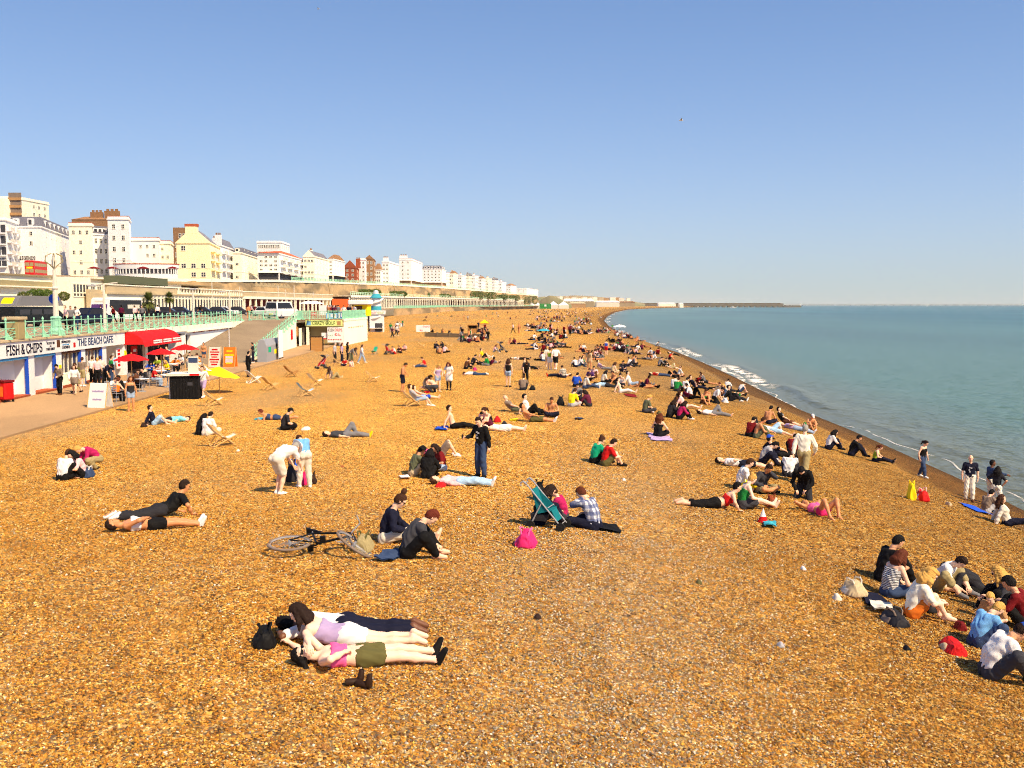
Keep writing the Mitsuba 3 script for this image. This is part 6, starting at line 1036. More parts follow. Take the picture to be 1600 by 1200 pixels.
def skeleton(P, fem):
    X = np.array([1.0, 0, 0]); a0, a1 = math.radians(P['lean']), math.radians(P['lean'] + P['bend']); s0, s1 = np.array([0, math.sin(a0), math.cos(a0)]), np.array([0, math.sin(a1), math.cos(a1)]); n0, n1 = np.array([0, math.cos(a0), -math.sin(a0)]), np.array([0, math.cos(a1), -math.sin(a1)])
    J = dict(pel=np.array([0, P['py'], P['pz']])); J['mid'] = J['pel'] + s0 * .23; J['sho'] = J['mid'] + s1 * .26; R = rot(s1, P['tw']); xs = R @ X; n1 = R @ n1; J.update(s0=s0, s1=s1, n0=n0, n1=n1, X=X, xs=xs)
    uh = rot(xs, -P['hp']) @ s1; fh = rot(xs, -P['hp']) @ n1; Ry = rot(uh, -P['hy']); fh = Ry @ fh; J['nb'] = J['sho'] + s1 * .02; J['head'] = J['nb'] + s1 * .055 + uh * .135 + (rot(xs, -P['hp']) @ n1) * .02; m = np.eye(4); m[:3, 0], m[:3, 1], m[:3, 2], m[:3, 3] = np.cross(fh, uh), fh, uh, J['head']; J['hm'] = m
    w = .165 if fem else .185
    for i, sg in enumerate((-1, 1)):
        k = 'LR'[i]; J['s' + k] = J['sho'] + xs * sg * w - s1 * .025; J['e' + k], J['w' + k] = bend2(J['s' + k], P['hands'][i], UA, FA, P['elbow'][i]); J['h' + k] = J['pel'] + X * sg * .088; J['k' + k], J['a' + k] = bend2(J['h' + k], P['feet'][i], TH, SH, P['knee'][i])
        t = unit(P['toe'][i]); sd = unit(J['a' + k] - J['k' + k]); so = unit(sd - t * (sd @ t)); J['t' + k], J['so' + k] = t, so
    return J
def put_body(F, J, g, fem, what, q=1.0, sleeve=1.0, leg=1.0, w=0.0):
    """adds bones of the named regions; g: how far cloth stands off the skin, w: extra width of baggy clothes"""
    pel, mid, sho, s0, s1, n0, n1, X, xs = (J[k] for k in ('pel', 'mid', 'sho', 's0', 's1', 'n0', 'n1', 'X', 'xs')); c = F.cone
    if 'torso' in what:
        for sg in (-1, 1):
            c(pel + X * sg * .055 + s0 * .03, mid + X * sg * .045, .105 + g, .088 + g + w); c(mid + xs * sg * .045, sho + xs * sg * .075 - s1 * .10, .088 + g + w, .098 + g + w); c(sho + xs * sg * .04 - s1 * .06, J['s' + ('L' if sg < 0 else 'R')] + xs * -sg * .02, .072 + g, .055 + g)
            c(sho - s1 * .16 + xs * sg * .07 + n1 * (.05 if fem else .03), sho - s1 * .16 + xs * sg * .07 + n1 * (.075 if fem else .04), .06 + g, .052 + g)
    if 'hips' in what:
        for sg in (-1, 1): c(pel + X * sg * .06 + s0 * .08, pel + X * sg * .07, .098 + g, (.108 if fem else .1) + g); c(pel + X * sg * .07 - n0 * .045 - s0 * .02, pel + X * sg * .075 - n0 * .04 - s0 * .05, .085 + g, .08 + g)
    if 'neck' in what: c(J['nb'] - s1 * .03, J['head'] - J['hm'][:3, 2] * .06 - J['hm'][:3, 1] * .015, .056, .05)
    for k in 'LR':
        S, E, Wt, Hh, K, A = (J[x + k] for x in ('s', 'e', 'w', 'h', 'k', 'a'))
        if 'arms' in what:
            f1 = min(1, sleeve / .55); c(S, S + (E - S) * f1, .05 + g + w * .4, (.05 - .012 * f1) + g + w * .6)
            if sleeve > .55: f2 = (sleeve - .55) / .45; c(E, E + (Wt - E) * f2 * .5, .037 + g, .037 + g + w * .3); c(E + (Wt - E) * f2 * .5, E + (Wt - E) * f2, .037 + g, .026 + g + w * .3)
        if 'legs' in what:
            f1 = min(1, leg / .5); c(Hh, Hh + (K - Hh) * f1, .088 + g + w * .4, .088 - .03 * f1 + g + w)
            if leg > .5: f2 = (leg - .5) / .5; c(K, K + (A - K) * min(.4, f2), .054 + g + w, .055 - .001 + g + w); c(K + (A - K) * min(.4, f2), K + (A - K) * f2, .054 + g + w, (.054 - .018 * f2) + g + w)
        if 'feet' in what:
            t, so = J['t' + k], J['so' + k]; c(A, A - t * .03 + so * .045, .04 + g, .036 + g); c(A - t * .035 + so * .045, A + t * .14 + so * .055, .036 + g, .030 + g, .02); c(A + t * .05 + so * .03, A + t * .15 + so * .052, .04 + g, .03 + g, .02)
def extent(J, pad=.2):
    p = np.array([J[k] for k in J if k in ('pel', 'mid', 'sho', 'head') or (len(k) == 2 and k[0] in 'sewhka' and k[1] in 'LR')]); return p.min(0) - pad, p.max(0) + pad
def creases(m, a, seed=0):
    if len(m.vertices):
        n = m.vertex_normals; p = m.vertices; m.vertices = p + n * (a * (np.sin(p[:, [2]] * 38 + 5 * np.sin(p[:, [0]] * 17 + seed) + p[:, [1]] * 21) * .6 + 2 * (meshkit.fbm(p * 11 + seed, 2, seed)[:, None] - .5)))
    return m
# ---- head, hair and hand shapes in their own frames (x right, y forward, z up)
def head_mesh(h=.011):
    F = Field((-.12, -.13, -.16), (.12, .14, .14), h); I = np.eye(3); F.ell((0, -.008, .025), I, (.072, .09, .092), .02); F.ell((0, .022, -.035), I, (.056, .066, .082), .03); F.cone((0, .052, -.095), (0, .06, -.09), .026, .026, .03); F.cone((0, .083, .008), (0, .1, -.026), .009, .013, .02); F.cone((-.03, .075, .03), (.03, .075, .03), .016, .016, .02)
    for sg in (-1, 1): F.ell((sg * .073, -.002, -.005), I, (.012, .02, .03), .012); F.cone((sg * .035, .055, -.03), (sg * .03, .06, -.035), .02, .02, .02)
    F.cone((-.018, .08, -.062), (.018, .08, -.062), .008, .008, .012); F.cone((0, -.012, -.06), (0, -.02, -.14), .05, .052, .03); return F.mesh()
def hair_mesh(kind, h=.009, down=(0, 0, -1.0)):
    g = np.asarray(down, float)
    F = Field((-.24, -.34, -.36), (.24, .26, .24), h); I = np.eye(3); F.ell((0, -.010, .028), I, (.080, .100, .101), .02); F.ell((0, -.03, -.02), I, (.076, .080, .08), .03)
    if kind == 'short': F.clip_any(((0, .012, 0), unit((0, 1, -.12))), ((0, .07, .068), unit((0, .35, -1)))); F.clip((0, -.03, -.06), unit((0, .9, -1)))
    else:
        F.clip_any(((0, .028, 0), unit((0, 1, -.1))), ((0, .07, .066), unit((0, .35, -1)))); F.clip((0, -.08, -.085), unit((0, .4, -1)))
        if kind == 'bun': F.ell((0, -.09, .09), I, (.05, .05, .05), .02)
        if kind == 'topknot': F.ell((0, -.05, .16), I, (.045, .045, .06), .02)
        if kind == 'pony': F.cone((0, -.1, .04), (0, -.16, -.04), .03, .035); F.cone((0, -.16, -.04), (0, -.15, -.2), .035, .012)
        if kind in ('long', 'curly'):
            r = 1.35 if kind == 'curly' else 1.0
            for x, y in ((-.06, -.07), (-.02, -.085), (.02, -.085), (.06, -.07), (-.082, -.01), (.082, -.01)):
                o = unit((x * .8, y, 0)); back = y < -.05; d0 = unit(np.array([0, -.25, -1.0]) * .6 + g * .6 + o * .25); p0 = np.array([x, y + .01, .0]); p1 = p0 + o * .02 + d0 * (.13 if back else .10); p2 = p1 + unit(g + o * .12) * (.15 if back else .10); w_ = (.046 if back else .032) * r
                F.cone(p0, p1, w_, w_ * .9); F.cone(p1, p2, w_ * .9, w_ * .45)
    m = F.mesh()
    q = m.vertices; a_ = np.arctan2(q[:, 0], q[:, 2] + .02) * 22 + 3 * meshkit.fbm(q * 14, 2, 4); m.vertices = q + m.vertex_normals * (.004 * np.sin(a_))[:, None]
    if kind == 'curly': m.vertices = m.vertices + m.vertex_normals * (.075 * (meshkit.fbm(m.vertices * 11, 3, 3)[:, None] - .42))
    else: m.vertices = m.vertices + m.vertex_normals * (.020 * (meshkit.fbm(m.vertices * np.array([34, 34, 12]), 2, 3)[:, None] - .45))
    return m
def cap_mesh():
    F = Field((-.12, -.13, -.02), (.12, .23, .17), .011); F.ell((0, -.008, .035), np.eye(3), (.09, .108, .108), .02); F.clip((0, 0, .045), (0, .12, -1)); F.cone((-.05, .09, .05), (-.04, .15, .035), .012, .01, .02); F.cone((.05, .09, .05), (.04, .15, .035), .012, .01, .02); F.cone((0, .09, .055), (0, .17, .036), .014, .011, .03); F.cone((-.04, .15, .035), (.04, .15, .035), .012, .012, .02); return F.mesh()
def hat_mesh(): return cat([lathe([(0, .15), (.06, .148), (.088, .12), (.098, .045), (.17, .03), (.172, .022), (.09, .03), (.085, .03)], 24)])
def hand_mesh(kind, sg):
    """palm then five unequal fingers; wrist at the origin, fingers along +y, back of the hand +z; sg +1: right hand"""
    P = []; c = {'relaxed': 28, 'flat': 6, 'grip': 62}[kind]; P.append(hull([(x * sg, y, z) for x, y, z in ((-.024, 0, -.012), (.024, 0, -.012), (-.024, 0, .012), (.024, 0, .012), (-.04, .08, -.011), (.038, .082, -.011), (-.04, .08, .010), (.038, .082, .010), (-.03, .04, -.017), (.03, .04, -.015))]).subdivide())
    for i, (x, l) in enumerate(((-.031, .068), (-.011, .078), (.010, .073), (.029, .056))):
        p = np.array([x * sg, .08, 0]); a = 0; q = [p]
        for s_ in (.45, .32, .25): a += math.radians(c * (.9 + .08 * i)); q.append(q[-1] + l * s_ * np.array([x * sg * 1.2, math.cos(a), -math.sin(a)]))
        P.append(tube(np.array(q), [.0095, .009, .008, .006], 6))
    a = math.radians(30 if kind != 'flat' else 45); q = [np.array([-.028 * sg, .018, -.004]), np.array([(-.028 - .034 * math.sin(a)) * sg, .05, -.014]), np.array([(-.03 - .045 * math.sin(a)) * sg, .078, -.022 if kind != 'grip' else -.04]), np.array([(-.028 - .04 * math.sin(a)) * sg, .098, -.028 if kind != 'grip' else -.05])]; P.append(tube(np.array(q), [.014, .012, .0105, .007], 6))
    return cat(P)
HEAD = head_mesh(); HEADLO = head_mesh(.02); HAIRS = {k: mikit.ply(hair_mesh(k), smooth=True) for k in ('short', 'long', 'bun', 'topknot', 'pony', 'curly')}; CAP, HAT = mikit.ply(cap_mesh(), smooth=True), mikit.ply(hat_mesh(), smooth=40)
HANDS = {(k, sg): hand_mesh(k, sg) for k in ('relaxed', 'flat', 'grip') for sg in (-1, 1)}
EYE = mikit.ply(trimesh.creation.icosphere(subdivisions=1, radius=.0115).apply_scale((1.25, .6, .75)), smooth=True); MOUTH = mikit.ply(trimesh.creation.icosphere(subdivisions=1, radius=.012).apply_scale((1.7, .5, .42)), smooth=True)
SHADES = mikit.ply(cat([hull([(sg * x, y, z) for x, y in ((.012, .1), (.06, .084)) for z in (-.008, .024)] + [(sg * x, y - .012, z) for x, y in ((.012, .1), (.06, .084)) for z in (-.008, .024)]) for sg in (-1, 1)] + [bar((sg * .06, .084, .016), (sg * .08, .0, .02), .004, 4) for sg in (-1, 1)] + [bar((-.014, .1, .016), (.014, .1, .016), .004, 4)]))
M('charcoal'); MESHES = {}
def clothe(pose, fem, top, bot, h, hands='relaxed', lod=0, baggy=0.0, seed=0):
    """body, top, bottom and shoe meshes for one pose; top (style) and bot (style) name cuts"""
    key = (pose, fem, top, bot, h, hands, lod, baggy)
    if key in MESHES: return MESHES[key]
    J = skeleton(POSES[pose], fem); lo, hi = extent(J); out = {}; F = Field(lo, hi, h); put_body(F, J, 0 if h < .035 else .008, fem, ('torso', 'hips', 'neck', 'arms', 'legs', 'feet')); body = F.mesh(); hd = (HEAD if lod == 0 else HEADLO).copy(); hd.apply_transform(J['hm']); P = [body, hd]
    for sg, k in ((-1, 'L'), (1, 'R')):
        d = unit(J['w' + k] - J['e' + k]); z = unit(J['xs'] * sg * .8 + np.array([0, 0, .6])) if POSES[pose]['hands'][0][2] > .5 else np.array([0, 0, 1.0]); 
        if abs(d[2]) > .5 and POSES[pose]['hands'][0][2] < .1: d = unit(np.array([d[0], d[1] + 1.0, .0])); z = np.array([0, 0, 1.0])
        z = unit(z - d * (z @ d)); m = np.eye(4); m[:3, 0], m[:3, 1], m[:3, 2], m[:3, 3] = np.cross(d, z), d, z, J['w' + k]; hm = HANDS[(hands, sg)].copy(); hm.apply_transform(m); P.append(hm)
    out['body'] = mikit.ply(cat(P), smooth=True); s0, s1, pel = J['s0'], J['s1'], J['pel']
    if top:
        F = Field(lo, hi, h); sl = {'vest': 0, 'strap': 0, 'crop': 0, 'tee': .42, 'long': .97, 'dress': .3, 'sundress': 0, 'coat': .97}[top]; reg = ['torso'] + (['arms'] if sl else []); put_body(F, J, .016 + baggy * .4, fem, ('torso',), w=.006 + baggy)
        if top in ('vest', 'crop', 'strap', 'sundress'): F.clip(J['sho'] - s1 * (.075 if top == 'vest' else .11), s1)
        if top not in ('dress', 'sundress', 'coat'): F.clip(pel + s0 * (.20 if top == 'crop' else .0 if top == 'vest' else -.035), -s0)
        if sl: put_body(F, J, .016 + baggy * .4, fem, ('arms',), sleeve=sl, w=.006 + baggy)
        if top in ('dress', 'sundress', 'coat'):
            for k in 'LR': F.cone(J['h' + k], J['h' + k] * .35 + J['k' + k] * .65, .12, .13, .06)
            F.cone(pel, (J['kL'] + J['kR']) / 2 * .5 + pel * .5, .13, .13, .08)
        out['top'] = mikit.ply(creases(F.mesh(), .010 if h < .025 else .004, seed), smooth=True)
    if bot:
        F = Field(lo, hi, h); lg = {'trousers': .97, 'shorts': .42, 'hot': .22, 'skirt': .3, 'leggings': .95, 'crop': .72, 'briefs': .1}[bot]; gg, ww = .011 if bot in ('leggings', 'hot', 'briefs') else .015, 0 if bot in ('leggings', 'briefs') else .012 if bot != 'shorts' else .02; put_body(F, J, gg, fem, ('hips',), w=ww); F.clip(pel + s0 * (.10 if bot != 'briefs' else .05), s0); put_body(F, J, gg, fem, ('legs',), leg=lg, w=ww)
        if bot == 'skirt':
            F.cone(pel, (J['kL'] + J['kR']) * .3 + pel * .4, .13, .14, .08)
            for k in 'LR': F.cone(J['h' + k], J['h' + k] * .4 + J['k' + k] * .6, .12, .125, .06)
        out['bottom'] = mikit.ply(creases(F.mesh(), .008 if h < .025 else .004, seed + 1), smooth=True)
    if lod < 2:
        for k in 'LR':
            JJ = {**J}; F = Field(J['a' + k] - .3, J['a' + k] + .3, min(h, .016)); t, so, A = J['t' + k], J['so' + k], J['a' + k]; F.cone(A + so * .0, A - t * .03 + so * .045, .046, .044); F.cone(A - t * .04 + so * .046, A + t * .15 + so * .056, .042, .036, .02); F.cone(A + t * .05 + so * .03, A + t * .155 + so * .054, .046, .036, .02); F.clip(A + so * .078, so); out['shoe' + k] = mikit.ply(F.mesh(), smooth=True)
    MESHES[key] = (out, J); return MESHES[key]
CUT = dict(v='vest', s='strap', c='crop', t='tee', l='long', d='dress', u='sundress', o='coat'); LEG = dict(t='trousers', s='shorts', h='hot', k='skirt', l='leggings', c='crop', b='briefs')
HK = dict(s='short', l='long', b='bun', t='topknot', p='pony', u='curly')
NP = 0
def person(px, py, pose, az, look, label, H=1.70, hands='relaxed', group=None, on=None, lift=0.0, sit=None):
    """look: 'sex skin hair/style top/cut bottom/cut shoes [extras]'"""
    global NP
    w = look.split(); fem = w[0] == 'f'; skin = M('skin:' + w[1]); p = gp(px, py) if on is None else (on_z(px, py, on) if np.isscalar(on) else np.asarray(on, float)); ppm = FOCAL / p[1]
    lod = 0 if ppm > 34 else 1; h = .0175 if ppm > 70 else .021 if ppm > 34 else .030 if ppm > 22 else .036
    hair, hs = w[2].split('/'); tc, tt_ = w[3].split('/') if w[3] != '-' else (None, None); bc, bt = w[4].split('/') if w[4] != '-' else (None, None); shoe = w[5] if len(w) > 5 else '-'; ex = w[6:]
    parts, J = clothe(pose, fem, CUT.get(tt_), LEG.get(bt), h, hands, lod, .007 if 'baggy' in ex else 0.0, NP % 5); NP += 1
    t = thing('person', label, 'person', group); k = H / 1.72; P = POSES[pose]; up = None
    if on is None and P['pz'] < .3 and abs(P['lean']) > 50:
        e = .5; gxx = (gz(p[0] + e, p[1], False) - gz(p[0] - e, p[1], False)) / (2 * e); gyy = (gz(p[0], p[1] + e, False) - gz(p[0], p[1] - e, False)) / (2 * e); up = unit((-gxx, -gyy, 1))
    m = yawm(p + [0, 0, lift - (.012 if on is None else 0)], az + (seen(px) if on is None else 0), k, up); part(t, 'body', parts['body'], skin, to=m)
    if 'top' in parts: part(t, 'top', parts['top'], cloth_mat(tc), to=m)
    if 'bottom' in parts: part(t, 'bottom', parts['bottom'], cloth_mat(bc), to=m)
    hm = m @ J['hm']
    if hs in 'lu':
        g = hm[:3, :3].T @ np.array([0, 0, -1.0]) / k; gk = ('hair', hs, *(np.round(g * 4) / 4)); h_ = .010 if lod == 0 else .016
        if gk + (h_,) not in MESHES: MESHES[gk + (h_,)] = mikit.ply(hair_mesh(HK[hs], h_, unit(gk[2:])), smooth=True)
        part(t, 'hair', MESHES[gk + (h_,)], M('hair:' + hair), to=hm)
    elif hs in HK: part(t, 'hair', HAIRS[HK[hs]], M('hair:' + hair), to=hm)
    if shoe != '-':
        for q in 'LR': part(t, 'shoe', parts['shoe' + q], M(shoe), to=m)
    for x in ex:
        if x == 'shades': part(t, 'sunglasses', SHADES, M('black', .2), to=hm)
        elif x.startswith('cap:'): part(t, 'cap', CAP, M(x[4:]), to=hm)
        elif x.startswith('hat:'): part(t, 'hat', HAT, M(x[4:]), to=hm)
        elif x == 'phone': d = J['wR'] + unit(J['wR'] - J['eR']) * .11; part(t, 'phone', trimesh.creation.box((.06, .012, .12)).apply_translation(d + [0, .0, .03]), M('charcoal', .2), to=m)
        elif x == 'strap': a, b = J['sL'] + J['n1'] * .1 - J['s1'] * .0, J['pel'] + J['X'] * .14 + J['n0'] * .09; part(t, 'bag_strap', tube(np.stack([a * (1 - f) + b * f + J['n1'] * .055 * math.sin(math.pi * f) for f in np.linspace(0, 1, 8)]), .012, 5), M('charcoal'), to=m)
        elif x == 'print':
            for i, (u, v) in enumerate(((.06, .07), (.0, .05), (.07, -.02), (.05, -.09))): c_ = J['sho'] - J['s1'] * (.19 - v) + J['xs'] * (u - .03) + J['n1'] * .133; part(t, 'print', trimesh.creation.box((.05, .016, .045)).apply_transform(trimesh.transformations.rotation_matrix(.2, [1, 0, 0])).apply_translation(c_), M('lightgrey'), to=m)
    if lod == 0:
        for sg in (-1, 1): e_ = np.eye(4); e_[:3, 3] = (sg * .031, .077, .006); part(t, 'eye', EYE, 'mat_charcoal', to=hm @ e_)
        e_ = np.eye(4); e_[:3, 3] = (0, .087, -.062); part(t, 'mouth', MOUTH, M('roofred'), to=hm @ e_)
    return t
def cloth_mat(c):
    if c == 'stripe': return 'mat_stripe'
    if c == 'widestripe': return 'mat_widestripe'
    if c == 'plaid': return 'mat_plaid'
    return M(c)
def stripes(w, a, b):
    A, B = lin(PAL[a]).tolist(), lin(PAL[b]).tolist(); return lambda p, n, uv: mix(mi.Color3f(*A), mi.Color3f(*B), smoothstep(-.15, .15, dr.sin(p.z * 6.2832 / w)))
proc_mat('mat_stripe', stripes(.028, 'white', 'darkgrey'), .9, .2); proc_mat('mat_widestripe', stripes(.12, 'offwhite', 'black'), .9, .2)
def plaid(p, n, uv):
    a = smoothstep(-.3, .3, dr.sin(p.z * 46)); b = smoothstep(-.3, .3, dr.sin((p.x + p.y) * 40)); return mix(mix(mi.Color3f(.62, .64, .70), mi.Color3f(.10, .14, .30), a * .75), mi.Color3f(.05, .07, .20), b * .75)
proc_mat('mat_plaid', plaid, .9, .2)
# ================================================================== the people one can tell apart, nearest first
Pn = person
# --- three sunbathers at the bottom
Pn(567, 1031, 'supine_face', 86, 'f pale black/l pink/c olive/h black shades', 'woman on her back in a rolled-up pink top, olive shorts and black socks', 1.66)
Pn(541, 1003, 'prone_up', 277, 'f pale darkbrown/l lilac/s white/h -', 'dark-haired woman lying on her front in white shorts beside the woman in pink', 1.62)
Pn(538, 987, 'prone', 276, 'm dark black/s white/t navy/t -', 'barefoot person lying face down in dark jeans behind the woman in white shorts', 1.72)
# --- bicycle pair
Pn(604, 850, 'legs_fwd', 95, 'f fair brown/t navy/l offwhite/t - shades', 'woman in a navy top, sunglasses and a topknot sitting behind the man in grey', 1.68)
Pn(638, 871, 'hunch', 82, 'm fair red/s darkgrey/t black/t -', 'red-haired man in a dark grey tee sitting hunched by the bicycle', 1.74, 'grip')
# --- pushchair family
Pn(842, 822, 'hug', 70, 'f fair darkbrown/l black/l navy/t black', 'dark-haired woman in black sitting behind the teal pushchair', 1.6)
Pn(880, 814, 'hug', 285, 'm fair brown/s magenta/t darkgrey/s -', 'child in a bright pink tee sitting knees up behind the pushchair', 1.35)
Pn(928, 829, 'cross_hand', 300, 'm fair auburn/s plaid/l navy/t black', 'auburn-haired person in a blue plaid shirt sitting cross-legged', 1.70)
# --- right foreground group
Pn(1380, 908, 'hug', 62, 'm medium black/s black/t black/t black', 'black-haired man in a black shirt sitting behind the striped top', 1.75)
Pn(1390, 933, 'cross', 50, 'f fair auburn/l stripe/v denim/s -', 'auburn-haired woman in a thin-striped sleeveless top', 1.64)
Pn(1426, 966, 'hug', 75, 'f pale blond/u ivory/t orange/h -', 'curly blonde woman in a cream tee sitting with bare legs drawn up', 1.66)
Pn(1468, 922, 'hunch', 110, 'm fair darkbrown/s white/t khaki/c grey', 'boy in a white shirt sitting with his head bowed', 1.62)
Pn(1530, 931, 'reach', 262, 'm fair darkbrown/s charcoal/t black/t black', 'man in a charcoal tee reaching forward over the stones', 1.74)
Pn(1577, 962, 'hug_look', 250, 'f fair blond/l darkgrey/t black/t - shades', 'blonde woman in sunglasses and a dark tee at the right edge', 1.66)
Pn(1601, 985, 'hug', 280, 'm medium black/s darkred/t black/t black', 'partly hidden person in dark red at the right frame edge', 1.7)
Pn(1528, 1012, 'hunch', 50, 'm fair blond/s skyblue/l denim/t white', 'child in a sky blue hooded top bending forward beside the open red bag', 1.5)
Pn(1552, 985, 'cross', 200, 'f fair blond/s tan/t denim/s -', 'fair-haired child mostly hidden behind the sky blue hood', 1.3)
Pn(1548, 1060, 'hunch', 68, 'm medium darkbrown/s white/t darkgrey/t black cap:blue baggy', 'man in a white tee and blue cap, nearest sitter at the lower right', 1.76)
# --- man with phone and his neighbours
Pn(752, 745, 'phone', 215, 'm fair darkbrown/s black/l denim/t black print phone', 'standing man in a black printed hooded top looking at a phone', 1.72)
Pn(646, 743, 'hug', 70, 'm medium black/s sagegreen/l beige/t black hat:black', 'dark-haired sitter in a green and brown top at the left of the huddle', 1.66)
Pn(668, 748, 'hug', 20, 'f medium black/l black/l black/t black', 'person in black seen from behind in the huddle', 1.62)
Pn(690, 735, 'cross', 240, 'f medium darkbrown/l darkred/t lightdenim/t -', 'person in dark red with pale jeans in the middle of the huddle', 1.62)
Pn(690, 712, 'supine_knees', 88, 'f fair auburn/s pink/t taupe/s white', 'sunbather in pink with bent bare knees behind the huddle', 1.66)
Pn(719, 758, 'supine_flat', 96, 'f fair brown/s palepink/l paleblue/t white', 'person lying flat in a pale pink top and pale blue trousers', 1.7)
Pn(709, 669, 'lean_back', 95, 'm fair darkbrown/s - black/t white', 'shirtless man in black trousers propped up on a blue towel', 1.74)
Pn(765, 668, 'hug', 240, 'f fair brown/p black/s maroon/k -', 'brown-haired woman in a dark strappy top sitting behind the standing man', 1.64)
Pn(757, 667, 'kneel', 200, 'f fair black/s palepink/t navy/s -', 'dark-haired child beside the woman in the strappy top', 1.2)
Pn(785, 673, 'supine_flat', 92, 'f pale brown/l white/s white/k -', 'woman lying down in a white skirt with pale legs behind the standing man', 1.66)
Pn(540, 682, 'supine_knee', 90, 'm fair darkbrown/s darkgrey/t grey/t yellow', 'man on his back in a dark tee with yellow-green shoes', 1.74)
Pn(444, 671, 'cross', 85, 'm fair black/s charcoal/t black/t black cap:black', 'man in a dark cap sitting hunched over a white bag', 1.7)
Pn(430, 655, 'prone_up', 275, 'f tan red/s denim/c denim/h -', 'sunbather in denim lying on her front on a turquoise towel', 1.62)
# --- bending couple
Pn(437, 771, 'bow', 50, 'm fair grey/s white/t offwhite/s white hat:white baggy', 'man in a white hat, white shirt and pale shorts bending over bags', 1.74)
Pn(476, 761, 'bow_mild', 345, 'f fair brown/s skyblue/t offwhite/t white', 'woman in a pale blue top and white trousers bending over bags', 1.62)
# --- left foreground
Pn(238, 828, 'supine', 86, 'f tan darkbrown/s white/c black/h white', 'woman on her back in a white crop top and black shorts', 1.68)
Pn(250, 808, 'push_up', 68, 'm tan darkbrown/s black/t charcoal/t white', 'man in black propped on his arms behind the woman in a crop top', 1.78)
Pn(99, 751, 'cross', 40, 'f fair brown/s white/t black/t black', 'person in a white top seen from behind at the far left', 1.66)
Pn(128, 747, 'hug', 250, 'f fair black/l palepink/t black/t black', 'black-haired woman in pale pink in the middle of the left trio', 1.62)
Pn(153, 732, 'crouch', 250, 'f fair blond/s magenta/l khaki/t black', 'person in magenta crouching at the right of the left trio', 1.66)
Pn(242, 664, 'lean_knee', 95, 'm fair darkbrown/s navy/l paleblue/s -', 'boy in navy with pale blue shorts sitting at the left', 1.6)
Pn(266, 660, 'prone', 92, 'm fair brown/s aqua/t charcoal/t -', 'person lying face down in an aqua tee', 1.7)
Pn(312, 678, 'cross', 60, 'f fair black/l black/l black/t black', 'long-haired person in black leaning on the man in white', 1.6)
Pn(323, 679, 'cross', 40, 'm fair darkbrown/s white/t offwhite/t -', 'man in a white tee sitting beside the white deckchair', 1.74)
Pn(205, 643, 'stand', 165, 'f tan auburn/l charcoal/s lightdenim/h -', 'woman in a dark strappy top and denim shorts standing at the shingle edge', 1.64)
Pn(318, 622, 'walk', 200, 'm fair brown/s white/t lilac/s white strap', 'man in white with a shoulder strap walking past the black hut', 1.74)
Pn(388, 589, 'stand', 60, 'm fair black/s black/l black/t black', 'person all in black standing at the foot of the ramp', 1.76)
Pn(396, 567, 'folded', 260, 'm medium black/s charcoal/t navy/t white', 'person in dark clothes at the bottom of the sloping railing', 1.7, on=ZA)
# --- deckchair group in the middle
Pn(629, 612, 'look_down', 100, 'm tan darkbrown/s - navy/s -', 'shirtless boy in dark shorts standing with his head bowed', 1.66)
deckchair(648, 636, 78, 'offwhite', 'woodpale', 'wooden deckchair with a man in denim shorts reclining in it')
Pn(648, 636, 'deck', 78, 'm fair brown/s lightgrey/t lightdenim/s white', 'man in a grey tee and denim shorts reclining in a deckchair', 1.72)
Pn(660, 622, 'recline', 85, 'm fair brown/s - blue/s -', 'bare-chested person in blue shorts reclining behind the deckchair', 1.66)
Pn(664, 606, 'kneel', 120, 'f fair darkbrown/l taupe/d - -', 'girl with long dark hair kneeling in a grey dress', 1.5)
Pn(680, 612, 'crouch', 310, 'm fair brown/s - darkgrey/t black', 'shirtless man in jeans crouching in the middle group', 1.72)
cloth(668, 612, .5, .3, 'red', 'red towel under the crouching shirtless man', 90, 22, .1)
Pn(684, 611, 'look_down', 150, 'f fair blond/l lilac/v lightdenim/h -', 'blonde woman in a grey-mauve vest and denim shorts standing', 1.62)
Pn(702, 609, 'look_down', 200, 'f fair auburn/l white/d black/l black', 'woman in a long white top and black leggings standing', 1.64)
Pn(664, 574, 'legs_fwd', 265, 'f fair brown/s red/t denim/t -', 'person in a red top sitting back-to-back left of the standing women', 1.6)
# --- group round the red pushchair
Pn(523, 567, 'stand', 110, 'm fair grey/s lightgrey/t black/t black', 'man in a pale grey shirt standing right of the red pushchair', 1.74)
Pn(534, 566, 'stand', 100, 'f fair auburn/l lilac/t navy/t black', 'long-haired woman in mauve standing second in the pushchair group', 1.66)
Pn(543, 564, 'stand', 90, 'f fair darkbrown/l black/l black/t black', 'woman all in black with dark hair in the pushchair group', 1.68)
Pn(549, 568, 'bow_mild', 120, 'f fair brown/l grey/l sagegreen/t black', 'woman in grey leaning forward in the pushchair group', 1.66)
Pn(565, 568, 'walk', 95, 'f fair brown/l white/l lightdenim/t white', 'girl in a white jacket and pale jeans walking away from the pushchair group', 1.6)
Pn(548, 573, 'hug', 150, 'f pale red/s palepink/t palepink/s -', 'child in pale pink sitting at the feet of the standing group', 1.2)
Pn(539, 572, 'cross', 200, 'f fair brown/s red/t navy/t -', 'small person in red sitting beside the child in pale pink', 1.3)
Pn(519, 592, 'lean_knee', 60, 'f fair brown/l taupe/t khaki/t -', 'lone brown-haired woman in taupe sitting left of the empty deckchairs', 1.62)
Pn(617, 553, 'hug', 250, 'f fair black/s white/t red/t black', 'family member with a white top and red skirt by the black-hooded pushchair', 1.6)
Pn(626, 552, 'hug', 230, 'm fair brown/s darkred/t black/t black', 'family member in dark red at the right of the black-hooded pushchair', 1.6)
